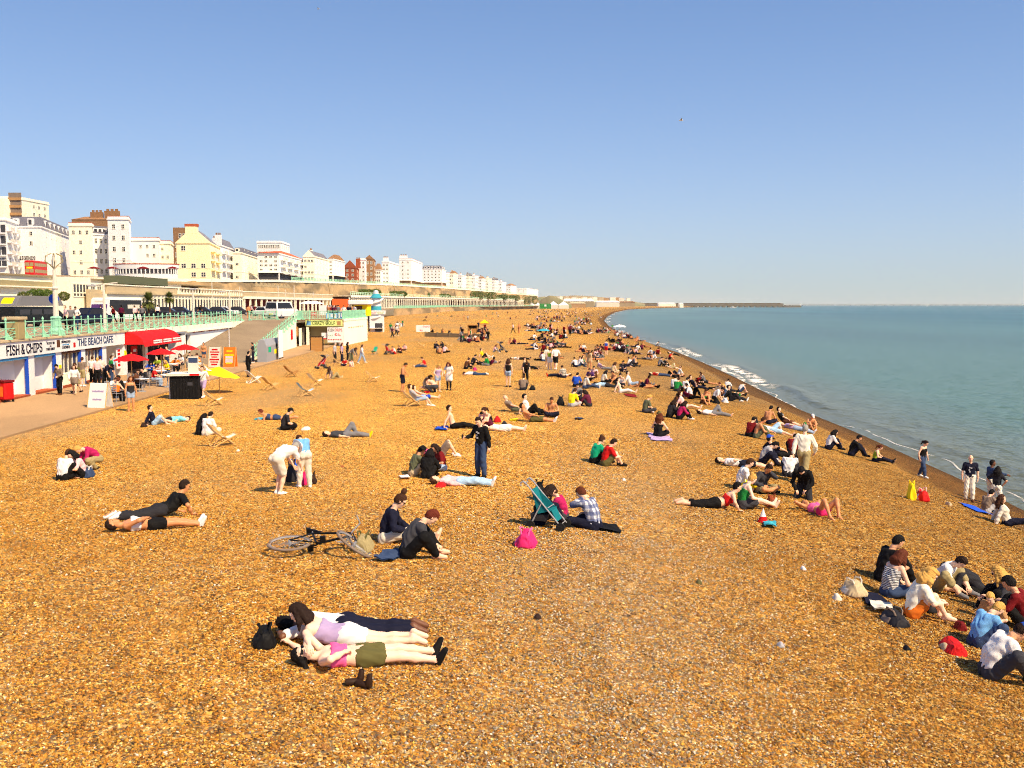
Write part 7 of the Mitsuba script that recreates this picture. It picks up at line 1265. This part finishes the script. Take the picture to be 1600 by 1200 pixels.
Pn(633, 548, 'cross', 200, 'f fair brown/s palepink/t brown/t -', 'family member in pale pink sitting farthest right by the pushchair', 1.5)
Pn(680, 545, 'hug', 150, 'm fair black/s black/l navy/t black', 'left of two dark-clad sitters between the pale deckchairs', 1.66)
Pn(692, 545, 'hug', 210, 'f fair black/l charcoal/l black/t black', 'right of two dark-clad sitters between the pale deckchairs', 1.62)
# --- shop front, walk, ramp
Pn(94, 617, 'look_down', 200, 'm fair black/s taupe/l black/t brown', 'man in a brown top and black trousers on the walk by the shop window', 1.72, on=ZA)
Pn(117, 616, 'walk', 160, 'f fair brown/l white/l taupe/k -', 'woman in white and brown walking past the shop window', 1.62, on=ZA)
Pn(122, 613, 'stride', 210, 'm fair brown/s olive/t khaki/s black', 'person in olive walking beside the woman in white and brown', 1.7, on=ZA)
Pn(129, 604, 'stand', 10, 'm fair brown/s taupe/t khaki/s white', 'man in a grey-brown tee facing the shop counter', 1.74, on=ZA)
Pn(145, 601, 'stand', 0, 'm fair brown/s white/t black/t black', 'person in a white top and dark trousers in the café queue', 1.72, on=ZA)
Pn(153, 602, 'stand', 350, 'f fair blond/s palepink/t black/t black', 'person in pale pink in the café queue', 1.66, on=ZA)
Pn(158, 600, 'stand', 340, 'm fair brown/s offwhite/t charcoal/t black', 'person in off-white behind the pale pink one in the queue', 1.72, on=ZA)
Pn(167, 607, 'bow_mild', 120, 'm medium black/s navy/t black/t black', 'man in a navy tee leaning over a café table', 1.8, on=ZA)
Pn(174, 600, 'stand', 60, 'm fair brown/s green/t denim/t white', 'man in a green tee behind the man in navy', 1.74, on=ZA)
Pn(177, 594, 'stand', 20, 'm fair grey/s paleblue/t grey/t black', 'person in pale blue at the café door', 1.72, on=ZA)
for px, py, az, look, l in [(173, 622, 100, 'm fair brown/s white/t denim/t white', 'sitter in white beside the large sandwich board'), (182, 628, 20, 'f fair auburn/b orange/v black/t black', 'auburn-haired sitter in orange on a chair at the shingle edge'), (192, 622, 250, 'm medium black/s black/t black/t black', 'sitter in black at the nearest café table'), (207, 606, 90, 'm fair brown/s grey/t navy/t black', 'sitter in grey under the nearest red parasol'),
                            (216, 612, 280, 'm dark black/s brown/t black/t black', 'sitter in brown right of the nearest café table'), (226, 606, 200, 'm fair black/s charcoal/l black/t black', 'sitter in charcoal behind the table at the walk edge'), (240, 603, 80, 'f fair brown/s red/t lightdenim/t white', 'sitter in a red top at the middle café table'), (251, 594, 180, 'm fair brown/s palepink/t black/t black', 'sitter in pale pink under the middle red parasol'),
                            (262, 590, 210, 'f fair blond/l yellow/t denim/t white', 'sitter in yellow right of the middle café table'), (275, 582, 160, 'm fair brown/s orange/t black/t black', 'sitter in orange under the right-hand red parasol'), (284, 577, 200, 'f fair brown/l white/t black/t black', 'sitter in white under the right-hand red parasol'), (298, 574, 180, 'm fair black/s black/t grey/t black', 'sitter in black at the ramp foot café table'), (312, 577, 250, 'f fair brown/b orange/t white/t white', 'sitter in orange by the ramp foot'), (248, 583, 200, 'm fair grey/s lime/t khaki/t black', 'sitter in lime green at the back of the café'), (235, 590, 150, 'f fair black/l blue/t black/t black', 'sitter in blue at the back of the café')]:
    q = on_z(px, py, ZA); chair(q, az, 'metal café chair of the ' + l); Pn(px, py, 'chair_eat' if px % 2 else 'chair', az, look, l, 1.7, on=q, lift=-.09)
Pn(262, 577, 'stand', 200, 'm fair brown/s white/t denim/t white', 'waiter in a white shirt standing under the awning', 1.75, on=ZA); Pn(247, 572, 'stand', 120, 'm fair black/s navy/t black/t black', 'dark figure standing inside the awning shade', 1.75, on=ZA)
Pn(319, 566, 'stand', 180, 'f tan brown/p tan/c denim/h -', 'person in a tan top standing at the edge of the ramp foot', 1.66, on=ZA); Pn(439, 559, 'stand', 100, 'm fair brown/s palepink/l black/t black', 'man in a pale shirt standing right of the narrow white banner', 1.75, on=ZA)
q = on_z(401, 521, ZA + 1.25); t = thing('bicycle', 'small bicycle ridden down the ramp', 'bicycle'); mm = yawm(q, 250); part(t, 'wheel', cat([ring((0, y, .33), .3, .02) for y in (-.5, .5)]), M('tyre'), to=mm); part(t, 'frame', cat([bar((0, -.1, .3), (0, -.2, .8), .02), bar((0, -.2, .75), (0, .35, .8), .02), bar((0, -.1, .3), (0, .38, .7), .02), bar((0, .5, .33), (0, .36, .95), .02), bar((-.25, .33, .97), (.25, .33, .97), .015), bar((0, -.1, .3), (0, -.5, .33), .015)]), M('darkred'), to=mm)
Pn(401, 521, 'ride', 250, 'm fair brown/s palepink/t palepink/t darkred', 'cyclist in pale pink riding down the ramp', 1.7, on=q + np.array([.0, .0, 0.0]), lift=.0)
Pn(530, 534, 'stand', 30, 'm fair darkbrown/s grey/t offwhite/s brown', 'person in grey and white shorts reading the fish and chips board', 1.7); Pn(566, 530, 'stand', 180, 'f fair brown/l black/d black/l black', 'woman in black standing by the white golf building wall', 1.66); Pn(573, 531, 'stand', 160, 'f fair brown/l tan/t charcoal/t brown', 'woman in tan right of the one in black by the golf building', 1.64); Pn(613, 528, 'walk', 60, 'm fair black/s maroon/t black/t black strap', 'person in maroon walking right of the crazy golf booth', 1.74); Pn(619, 525, 'walk', 70, 'm fair brown/s white/t charcoal/t white', 'person in white walking right of the crazy golf booth', 1.74)
# --- middle right
Pn(794, 604, 'stand', 20, 'f fair brown/l black/v lightdenim/h black', 'woman in a black vest and denim shorts standing before the pair', 1.66); Pn(812, 562, 'supine', 80, 'm fair black/s white/t black/t black', 'man lying back in a white tee and black trousers behind the standing woman', 1.76)
Pn(823, 578, 'lean_back', 85, 'm fair brown/s beige/t black/t black', 'man in beige sitting with his legs stretched to the right', 1.72); Pn(821, 598, 'bow_mild', 170, 'f fair brown/p charcoal/t black/t black', 'woman in dark clothes stooping over the man in grey', 1.64); Pn(817, 608, 'hug', 10, 'm fair brown/s taupe/t charcoal/t black', 'man in taupe seen from behind under the stooping woman', 1.72)
Pn(728, 577, 'hug', 60, 'f fair brown/b brown/t black/t black', 'person in brown sitting left in the group by the pink bag', 1.66); Pn(738, 571, 'hug', 80, 'm fair black/s charcoal/t black/t black', 'man in charcoal sitting behind the pink bag', 1.7); Pn(741, 586, 'prone', 272, 'f fair brown/s white/t denim/t white', 'sunbather in white and denim lying below the pink bag', 1.68)
Pn(755, 559, 'lean_knee', 95, 'm fair brown/s yellow/t black/s white', 'person in a yellow tee sitting with legs to the right', 1.66); Pn(772, 551, 'hug', 100, 'f fair auburn/l palepink/t grey/t white', 'person in pale pink beside the dark pushchair', 1.6)
Pn(859, 578, 'stand', 10, 'f fair auburn/s lime/v white/k white', 'girl in a lime green top and white skirt walking', 1.58); Pn(868, 579, 'walk', 5, 'm fair brown/s white/t black/s white', 'man in a white tee and black shorts beside the girl in lime', 1.78); Pn(855, 574, 'walk', 0, 'f fair blond/s offwhite/t offwhite/s white', 'person in off-white half hidden behind the girl in lime', 1.62)
Pn(921, 577, 'bow_mild', 190, 'f tan brown/p beige/d - -', 'barelegged woman in beige standing bent among the sitters', 1.66); Pn(947, 554, 'stand', 20, 'm fair brown/s blue/v red/s -', 'child in a blue vest and red shorts standing', 1.5)
Pn(900, 604, 'cross', 20, 'm fair darkbrown/s blue/t black/t black', 'man in a bright blue tee seen from behind', 1.7); Pn(914, 607, 'legs_fwd', 75, 'm fair brown/s offwhite/t denim/t white', 'man in a pale grey tee sitting right of the bright blue tee', 1.72); Pn(881, 590, 'cross', 330, 'f fair darkbrown/s widestripe/t navy/t black', 'person in a wide black and white striped top', 1.66); Pn(875, 588, 'supine', 265, 'f fair brown/s palepink/t navy/t red', 'person lying behind the wide striped top', 1.66)
Pn(923, 594, 'cross', 200, 'f fair darkbrown/s purple/t black/t -', 'person in purple in the row behind the pale grey tee', 1.62); Pn(929, 590, 'hug', 190, 'm fair black/s palepink/t brown/t black', 'person in pale pink behind the one in purple', 1.66); Pn(942, 598, 'legs_fwd', 70, 'f fair black/l offwhite/t black/t black', 'long black-haired woman in off-white', 1.66); Pn(948, 604, 'prone', 280, 'm fair darkbrown/s paleblue/t charcoal/t black', 'man in a pale blue shirt lying on his front', 1.74)
Pn(962, 599, 'hug', 230, 'm tan brown/s - brown/s -', 'shirtless sitter behind the man in pale blue', 1.7); Pn(972, 602, 'cross', 210, 'f fair black/b white/s charcoal/t -', 'woman in white between the shirtless sitter and the man with long jeans', 1.62); Pn(985, 602, 'lean_back', 92, 'm fair black/s white/t lightdenim/t black', 'man in white with long pale jeans stretched to the right', 1.78)
Pn(942, 577, 'recline', 90, 'm fair black/s lilac/t grey/t white', 'person in mauve lying in front of the child in blue and red', 1.7); Pn(957, 583, 'cross', 60, 'f fair brown/l beige/v beige/s -', 'long-haired woman in beige beside the man in a black printed tee', 1.64); Pn(971, 580, 'hug', 150, 'm fair black/s black/t navy/t black print', 'man in a black printed tee with his legs to the right', 1.76)
Pn(970, 613, 'lean_back', 92, 'f pale black/p - white/c -', 'pale sunbather in white trousers on the dark red towel', 1.68); Pn(893, 635, 'cross', 40, 'm fair brown/s yellow/t lightgrey/s -', 'person in a yellow tee seen from behind by the black rucksack', 1.72); Pn(901, 624, 'hug', 170, 'm fair black/s grey/t charcoal/t black', 'person in grey facing the yellow tee', 1.7); Pn(920, 635, 'hug', 300, 'f fair darkbrown/l maroon/l charcoal/t black', 'long-haired woman in maroon opposite the yellow tee', 1.62)
Pn(804, 643, 'recline', 110, 'm fair black/- taupe/t sagegreen/s -', 'bald man in a grey-brown tee lying back', 1.72); Pn(826, 648, 'lean_knee', 100, 'm fair black/s white/t black/t black', 'man in a white tee and dark trousers behind the green shorts', 1.74); Pn(833, 659, 'recline', 100, 'm tan darkbrown/s - olive/s white', 'tanned shirtless man in olive shorts lying on one elbow', 1.78); Pn(861, 652, 'cross', 175, 'm tan brown/s - navy/t -', 'shirtless man in dark jeans sitting facing the pier', 1.74)
Pn(929, 724, 'hug', 60, 'f fair brown/b teal/t black/t black', 'brown-haired person in a teal tee seen from behind', 1.66); Pn(946, 729, 'hug', 72, 'm fair darkbrown/s red/t olive/s black', 'boy in a red tee with olive shorts beside the teal tee', 1.66)
# --- right, towards the water
Pn(1008, 644, 'cross', 65, 'f fair blond/p sagegreen/t darkgrey/t white', 'fair-haired person in sage green sitting alone', 1.68); Pn(1028, 685, 'cross_up', 30, 'f fair auburn/u black/s black/s -', 'curly auburn-haired woman in black on a patterned towel', 1.66); Pn(1046, 652, 'hug', 60, 'f fair darkbrown/l charcoal/l black/t black', 'dark-haired person in a charcoal jacket left of the magenta one', 1.64); Pn(1062, 655, 'hug', 70, 'f fair darkbrown/l magenta/l black/t white', 'person in a magenta jacket seen from behind', 1.66); Pn(1055, 636, 'cross', 100, 'f fair brown/l brown/t black/t -', 'brown-haired person behind the charcoal jacket', 1.62); Pn(1068, 638, 'lean_back', 95, 'f pale brown/b palepink/t offwhite/h -', 'pale-legged woman with her legs to the right behind the magenta jacket', 1.66)
Pn(1052, 608, 'cross', 40, 'm fair darkbrown/s white/t charcoal/t black', 'man in white at the left of the white and green row', 1.7); Pn(1057, 611, 'hug', 30, 'm fair brown/s green/t charcoal/t black', 'person in a green tee in the white and green row', 1.66); Pn(1069, 611, 'cross', 50, 'm fair black/s white/t black/t -', 'person in a white tee right of the green tee', 1.7); Pn(1086, 605, 'recline', 85, 'm fair brown/s navy/t navy/t black', 'person in navy lying right of the white tees', 1.74); Pn(1102, 598, 'prone', 280, 'f tan black/s tan/c charcoal/h -', 'tanned sunbather lying alone toward the water', 1.66)
Pn(1099, 630, 'hug', 150, 'm tan brown/s green/v brown/s -', 'sitter in a green vest at the left of the crowded knot', 1.66); Pn(1106, 626, 'hug', 200, 'f tan black/s red/s tan/s -', 'dark-haired sitter in red in the crowded knot', 1.5); Pn(1116, 629, 'kneel', 100, 'm fair black/s white/t black/t black', 'kneeling figure in white with a black bag in the crowded knot', 1.66); Pn(1122, 617, 'cross', 160, 'f fair auburn/s taupe/t brown/t -', 'auburn-haired sitter at the back of the crowded knot', 1.66); Pn(1132, 619, 'hug', 200, 'f fair blond/l offwhite/t denim/t -', 'fair-haired sitter in off-white left of the lounger in black', 1.64); Pn(1143, 627, 'lean_knee', 100, 'm fair black/s black/l charcoal/t white', 'man in black lounging with long charcoal legs to the right', 1.8); Pn(1114, 648, 'supine_knee', 85, 'f fair darkbrown/l white/t grey/t -', 'woman on her back in a white tee and grey jeans', 1.66); Pn(1156, 612, 'hunch', 60, 'f fair brown/s white/t denim/s -', 'person in white bending forward near the wet shingle', 1.62)
Pn(1030, 573, 'hug', 70, 'm fair brown/s grey/l black/t black', 'man in grey left of the pair near the foam', 1.72); Pn(1037, 573, 'hug', 80, 'f fair black/s black/t black/t black', 'dark-clad woman right of the man in grey', 1.64); Pn(1048, 575, 'supine_knee', 85, 'f pale brown/s offwhite/t khaki/s -', 'pale sunbather lying behind the dark-clad woman', 1.66); Pn(1046, 562, 'hug', 110, 'm tan brown/s red/t navy/s -', 'person in red sitting behind the pair', 1.66); Pn(1052, 554, 'supine', 85, 'f fair black/l white/t black/t black', 'sunbather in black and white lying toward the foam', 1.66); Pn(1030, 587, 'supine', 88, 'f fair black/l red/t denim/t -', 'sunbather in red and jeans lying on her back', 1.66); Pn(1025, 541, 'hunch', 80, 'm fair brown/s white/t grey/t black', 'hunched person in white alone by the wet shingle', 1.7)
Pn(1182, 685, 'hug', 80, 'm tan brown/s - sagegreen/t black', 'shirtless man in grey-green jeans seen from behind', 1.76); Pn(1171, 682, 'hug', 40, 'f fair black/s darkred/t black/t -', 'person in dark red behind the shirtless man', 1.6); Pn(1200, 662, 'cross', 30, 'm tan black/s - navy/s -', 'deeply tanned shirtless man sitting near the water', 1.72); Pn(1206, 675, 'supine_knee', 90, 'm fair black/s white/t paleblue/s -', 'person in white lying with striped shorts behind the shirtless man', 1.72); Pn(1226, 661, 'recline', 110, 'm fair black/s black/t brown/s - print', 'man in a black printed tee leaning back near the water', 1.74); Pn(1242, 671, 'supine', 95, 'f fair black/s lilac/t lightdenim/t white', 'person in mauve lying with pale jeans to the right', 1.7); Pn(1265, 670, 'hug', 150, 'm tan brown/s - tan/s - cap:white', 'tanned boy in a white cap at the water edge', 1.6)
Pn(1295, 702, 'hug', 70, 'f fair black/l white/t navy/t black', 'long black-haired woman in white near the water', 1.66); Pn(1331, 712, 'hug', 80, 'm medium black/s black/l navy/t black', 'dark-haired man in black near the water', 1.74); Pn(1367, 721, 'legs_fwd', 95, 'f fair auburn/p lime/v navy/t black', 'child in a pale green vest near the water', 1.4)
Pn(1255, 755, 'walk', 12, 'm fair grey/s ivory/l khaki/t black baggy', 'old man in a cream shirt and khaki trousers walking through the sitters', 1.74); Pn(1192, 725, 'hunch', 85, 'm fair black/s lightgrey/l navy/t black', 'person in a pale grey hooded top hunched over', 1.76); Pn(1215, 712, 'recline', 60, 'm fair black/s navy/t black/t black cap:blue', 'person in a blue cap lying behind the grey hooded top', 1.7); Pn(1239, 712, 'hunch', 10, 'm fair black/s darkred/l black/t black', 'person in a dark red top bending forward by the old man', 1.72); Pn(1158, 730, 'supine', 85, 'm fair black/s white/t navy/s -', 'person in a white tee lying on his back left of the hooded top', 1.74); Pn(1232, 745, 'hunch', 15, 'm fair brown/s white/t charcoal/t white', 'person in a plain white tee bending forward behind the old man', 1.72)
Pn(1189, 769, 'cross_hand', 140, 'm tan darkbrown/s darkgrey/l khaki/s black', 'man in a dark blue-grey shirt raising a drink', 1.74); Pn(1157, 765, 'cross', 80, 'm fair brown/s white/t yellow/s -', 'man in a white tee with a yellow towel behind the woman in green', 1.74); Pn(1118, 792, 'push_up', 78, 'f fair black/s red/c black/c -', 'barefoot woman in black leggings lying on her side', 1.72); Pn(1160, 793, 'legs_fwd', 70, 'f pale blond/b green/s darkgrey/k -', 'fair-haired woman in a dark green strappy top leaning over', 1.7); Pn(1256, 778, 'kneel', 190, 'm fair black/s black/l charcoal/t black', 'man in a black jacket kneeling and facing the camera', 1.72); Pn(1285, 806, 'supine_knees', 140, 'f tan brown/s pink/c hotpink/b -', 'tanned sunbather on her back with bent knees in a pink bikini', 1.66)
Pn(1440, 746, 'stride', 120, 'f fair darkbrown/p black/v denim/t white', 'woman in a black vest and jeans walking by the water', 1.64); Pn(1514, 783, 'stand', 175, 'm fair grey/- navy/t ivory/t brown print', 'tall balding man in a navy tee and cream trousers standing', 1.76); Pn(1547, 789, 'point', 60, 'm dark black/s denim/l ivory/t black', 'dark-haired person in blue with one arm pointing to the sea', 1.74); Pn(1556, 795, 'hip', 20, 'f medium black/l charcoal/t ivory/t black', 'long black-haired woman standing close in front of the pointing person', 1.6); Pn(1540, 801, 'hug', 40, 'm fair black/s taupe/t lightgrey/t black', 'sitter in grey seen from behind on the blue towel', 1.7); Pn(1574, 822, 'lean_back', 80, 'f fair brown/l offwhite/l navy/t black', 'woman in an off-white long-sleeved top propped on her arms', 1.7)
# ================================================================== far crowd: whole figures of a few pixels
LOOKS = ['m fair black/s white/t navy/t', 'f fair darkbrown/l darkred/t black/t', 'm tan black/s black/t denim/s', 'f pale brown/l palepink/t black/t', 'm fair darkbrown/s navy/t charcoal/t', 'f fair black/l white/t denim/t', 'm dark black/s maroon/t black/t', 'f tan auburn/p - black/b', 'm fair brown/s grey/t charcoal/t', 'f fair brown/b black/l black/t', 'm tan black/s - navy/s', 'm fair brown/s green/t grey/t']
def tiny(pose, i):
    key = ('tiny', pose, i)
    if key not in MESHES:
        w = LOOKS[i].split(); fem = w[0] == 'f'; hc, hs = w[2].split('/'); tc, tt_ = (w[3].split('/') if w[3] != '-' else (None, None)); bc, bt = w[4].split('/'); J = skeleton(POSES[pose], fem); lo, hi = extent(J, .16); F = Field(lo, hi, .045); put_body(F, J, .012, fem, ('torso', 'hips', 'neck', 'arms', 'legs', 'feet')); F.ell(J['head'], J['hm'][:3, :3], (.085, .1, .12)); body = F.mesh(); p = body.vertices; col = np.tile(lin(SKIN[w[1]]), (len(p), 1))
        def seg(a, b): e = b - a; t = np.clip(((p - a) @ e) / (e @ e), 0, 1); return np.linalg.norm(p - a - t[:, None] * e, axis=1), t
        names = [('pel', 'mid', 'T'), ('mid', 'sho', 'T')] + [(a + k, b + k, n) for k in 'LR' for a, b, n in (('s', 'e', 'U'), ('e', 'w', 'V'), ('h', 'k', 'H'), ('k', 'a', 'S'))] + [('nb', 'head', 'N')]; D = [seg(J[a], J[b]) for a, b, _ in names]; R = np.array([.11, .1] + [.045, .035, .08, .055] * 2 + [.09]); which = np.argmin(np.array([d[0] for d in D]) - R[:, None], 0)
        for k, (a, b, n) in enumerate(names):
            m = which == k; t = D[k][1][m]
            if n == 'T' and tc: col[m] = lin(PAL[tc])
            if k == 0: col[np.nonzero(m)[0][t < .3]] = lin(PAL[bc])
            if n == 'U' and tt_ in ('t', 'l'): col[m] = lin(PAL[tc])
            if n == 'V' and tt_ == 'l': col[m] = lin(PAL[tc])
            if n == 'H': col[np.nonzero(m)[0][t < {'t': 2, 's': .8, 'b': .15}[bt]]] = lin(PAL[bc])
            if n == 'S' and bt == 't': col[m] = lin(PAL[bc])
        q = (p - J['head']) @ J['hm'][:3, :3]; hm = (np.linalg.norm(q, axis=1) < .16) & ((q[:, 1] < .02) | (q[:, 2] > .06)) & (q[:, 2] > -.09); col[hm] = lin(HAIR[hc]); MESHES[key] = mikit.ply(body, smooth=True, color=col)
    return MESHES[key]
scene['mat_tiny'] = {'type': 'diffuse', 'reflectance': {'type': 'mesh_attribute', 'name': 'vertex_color'}}
SITS, LIES, STANDS = ['hug', 'cross', 'legs_fwd', 'lean_knee', 'hug_look'], ['supine', 'prone', 'recline', 'supine_knee'], ['stand', 'walk', 'look_down']
rng = np.random.default_rng(11); nfar = 0
FAR = []
def far(px, py, kind, area, _=None, p=None):
    ps = {'s': SITS, 'l': LIES, 'w': STANDS}[kind]; pose = ps[rng.integers(len(ps))]; q = gp(px, py) if p is None else p; i = int(rng.integers(len(LOOKS))); az = rng.uniform(0, 360) if kind != 'l' else rng.choice([85, 95, 270, 280]) + rng.normal() * 14
    FAR.append((px, q, kind, area, pose, i, yawm(q - [0, 0, .02], az, rng.uniform(.9, 1.02))))
def clump(cx, cy, n, sx, sy, area, mixk='sssl'):
    for i in range(n): far(cx + rng.uniform(-1, 1) * sx, cy + rng.uniform(-1, 1) * sy, mixk[rng.integers(len(mixk))], area)
A1 = 'below the timber hut'; clump(733, 534, 16, 14, 3, A1, 'sssw'); clump(760, 532, 9, 8, 4, A1, 'ssw'); clump(752, 517, 5, 9, 3, A1, 'ssw')
A2 = 'by the low timber wall'; clump(690, 521, 3, 14, 2, A2, 'sw'); clump(722, 526, 2, 6, 2, A2, 'w')
A3 = 'on the open far-left shingle'
for px, py, kd in [(802, 521, 'w'), (811, 521, 'w'), (805, 538, 's'), (799, 538, 's'), (814, 538, 'l'), (725, 500, 'w'), (731, 501, 'w'), (741, 492, 'l'), (746, 494, 'l'), (770, 492, 'w'), (776, 492, 'w'), (793, 491, 'w'), (716, 495, 's'), (706, 495, 's'), (778, 495, 's'), (797, 499, 's'), (806, 497, 's'), (768, 499, 'l'), (760, 495, 's'), (666, 497, 's'), (683, 494, 's'), (700, 488, 'w'), (812, 488, 's'), (663, 501, 'l')]: far(px, py, kd, A3)
A4 = 'in the crowded middle beach'; clump(838, 513, 30, 14, 7, A4, 'sssl'); clump(848, 535, 16, 18, 8, A4, 'sl'); clump(870, 521, 26, 22, 9, A4, 'sslw'); clump(868, 540, 11, 14, 6, A4, 'sl'); clump(845, 547, 5, 14, 4, A4, 'sl')
A5 = 'in the dense shore-bend row'; clump(911, 504, 40, 14, 4, A5, 'sssw'); clump(898, 517, 22, 10, 5, A5, 'ssl'); clump(915, 520, 10, 9, 3, A5, 'sl')
A6 = 'on the bank by the foam'; clump(943, 517, 20, 9, 4, A6, 'sssl'); clump(965, 523, 7, 6, 3, A6, 'ss'); clump(982, 527, 18, 10, 3, A6, 'sssl'); clump(1000, 531, 6, 8, 3, A6, 'sl'); far(957, 517, 'w', A6)
A7 = 'round the child in blue'; clump(908, 549, 4, 6, 2, A7, 'sl'); clump(928, 554, 8, 9, 4, A7, 'sl'); clump(970, 545, 14, 14, 6, A7, 'ssl'); clump(985, 553, 9, 9, 4, A7, 'sl'); clump(960, 535, 4, 8, 3, A7, 's')
A12 = 'between the mid-beach groups'
for cx, cy, n in [(690, 552, 3), (762, 570, 3), (842, 562, 3), (905, 572, 4), (985, 570, 4), (1012, 560, 4), (1006, 606, 3), (1082, 620, 3), (1094, 600, 3), (930, 562, 4), (866, 558, 3), (948, 546, 4), (1000, 545, 5), (1020, 553, 4), (1060, 588, 3), (1128, 610, 3), (1140, 620, 3)]: clump(cx, cy, n, 9, 3, A12, 'ssl')
A8 = 'before the far marquees'; clump(868, 491, 40, 40, 5, A8, 'sssl'); clump(905, 492, 26, 22, 4, A8, 'ssl'); clump(860, 500, 34, 24, 4, A8, 'sslw'); clump(930, 493, 14, 14, 4, A8, 's'); clump(850, 486, 24, 22, 2, A8, 'sw'); clump(893, 486, 24, 22, 2, A8, 's')
parasol(gp(968, 522), 1.5, 2.0, M('white'), 'white parasol at the top of the shingle bank by the foam'); parasol(gp(849, 534), .9, 1.7, M('turquoise'), 'small turquoise parasol in the crowded middle of the beach'); t = thing('wind_tent', 'small yellow canopy above the packed knot by the timber hut', 'tent'); p = gp(757, 517); put(t, hull([(p[0] + x, p[1] + y, p[2] + z) for x, y, z in ((-.8, 0, 1.5), (.8, 0, 1.5), (-.8, 1.2, 1.3), (.8, 1.2, 1.3), (0, .6, 2.1))]), M('yellow'))
# people on the road and on the terrace, seen over the railings
A9 = 'behind the promenade railing'
for px, Y, kd, i in [(103, 66, 0, 3), (110, 66, 1, 8), (118, 67, 2, 5), (157, 92, 0, 3), (177, 90, 1, 1), (189, 92, 0, 6), (211, 96, 1, 3), (222, 96, 1, 8), (246, 120, 0, 0), (312, 130, 1, 2), (388, 150, 0, 1), (393, 150, 1, 3), (398, 152, 0, 1), (412, 155, 1, 6), (388, 122, 0, 7)]:
    p = np.array([*at(px, 480, Y)[:2], ZD + .01]); FAR.append((px, p, 'w', A9, STANDS[kd], i, yawm(p, rng.uniform(0, 360))))
A10 = 'above the crazy golf sign'
for k_ in range(14):
    p = np.array([-24 + 3.3 * rng.random(), 118 + 13 * rng.random(), ZD + .01]); FAR.append((800 + 1500 * p[0] / p[1], p, 'w', A10, STANDS[k_ % 3], int(rng.integers(12)), yawm(p, rng.uniform(0, 360))))
A11 = 'by the white picnic tables'; clump(617, 517, 7, 9, 4, A11, 'sw'); clump(625, 509, 4, 6, 3, A11, 'sw')
# the largest stay people of their own, up to about 300 in all; the rest are one far crowd
FAR.sort(key=lambda f: f[1][1]); own, rest = FAR[:max(0, 298 - NP)], FAR[max(0, 298 - NP):]; fam = {}
COLN = ['white and navy', 'dark red', 'black and denim', 'pale pink', 'navy', 'white and denim', 'maroon', 'black beachwear', 'grey', 'all black', 'navy shorts', 'green']
VERB = {'s': 'sitting', 'l': 'lying', 'w': 'standing'}
for f in own: fam.setdefault((COLN[f[5]], f[2], f[3]), []).append(f)
for (c, kd, area), l in fam.items():
    for n_, f in enumerate(sorted(l, key=lambda f: f[0])):
        one = len(l) == 1; lab = f"small figure in {c.replace('bare-chested ', '')} {VERB[kd]} {area}" if one else f"{ORD(n_)} from left of small figures in {c.replace('bare-chested ', '')} {VERB[kd]} {area}"
        k = thing('person', lab, 'person', f"figures {VERB[kd]} {area}"); put(k, tiny(f[4], f[5]), 'mat_tiny', to=f[6])
vs, fs, cs, off = [], [], [], 0
for f in rest:
    v, tri, _, _, c = meshkit.WRITTEN[tiny(f[4], f[5])['filename']]; vs.append(v @ f[6][:3, :3].T + f[6][:3, 3]); fs.append(tri + off); cs.append(c); off += len(v)
k = thing('crowd', 'far crowd of tiny beachgoers dotted over the distant shingle', 'crowd', None, 'stuff'); put(k, trimesh.Trimesh(np.vstack(vs), np.vstack(fs), process=False), 'mat_tiny', True, color=np.vstack(cs))
# ------------------------------------------------------------------ thin sea air
scene['air'] = {'type': 'homogeneous', 'albedo': {'type': 'rgb', 'value': [.94, .95, .96]}, 'sigma_t': 6.0e-5}
scene['haze'] = {'type': 'cube', 'to_world': T().translate([0, 5100, 31]).scale([9800, 5250, 39]), 'bsdf': {'type': 'null'}, 'interior': {'type': 'ref', 'id': 'air'}}
scene['camera']['medium'] = {'type': 'ref', 'id': 'air'}
labels['haze'] = {'kind': 'stuff', 'label': 'thin pale haze over the sea and the far coast'}
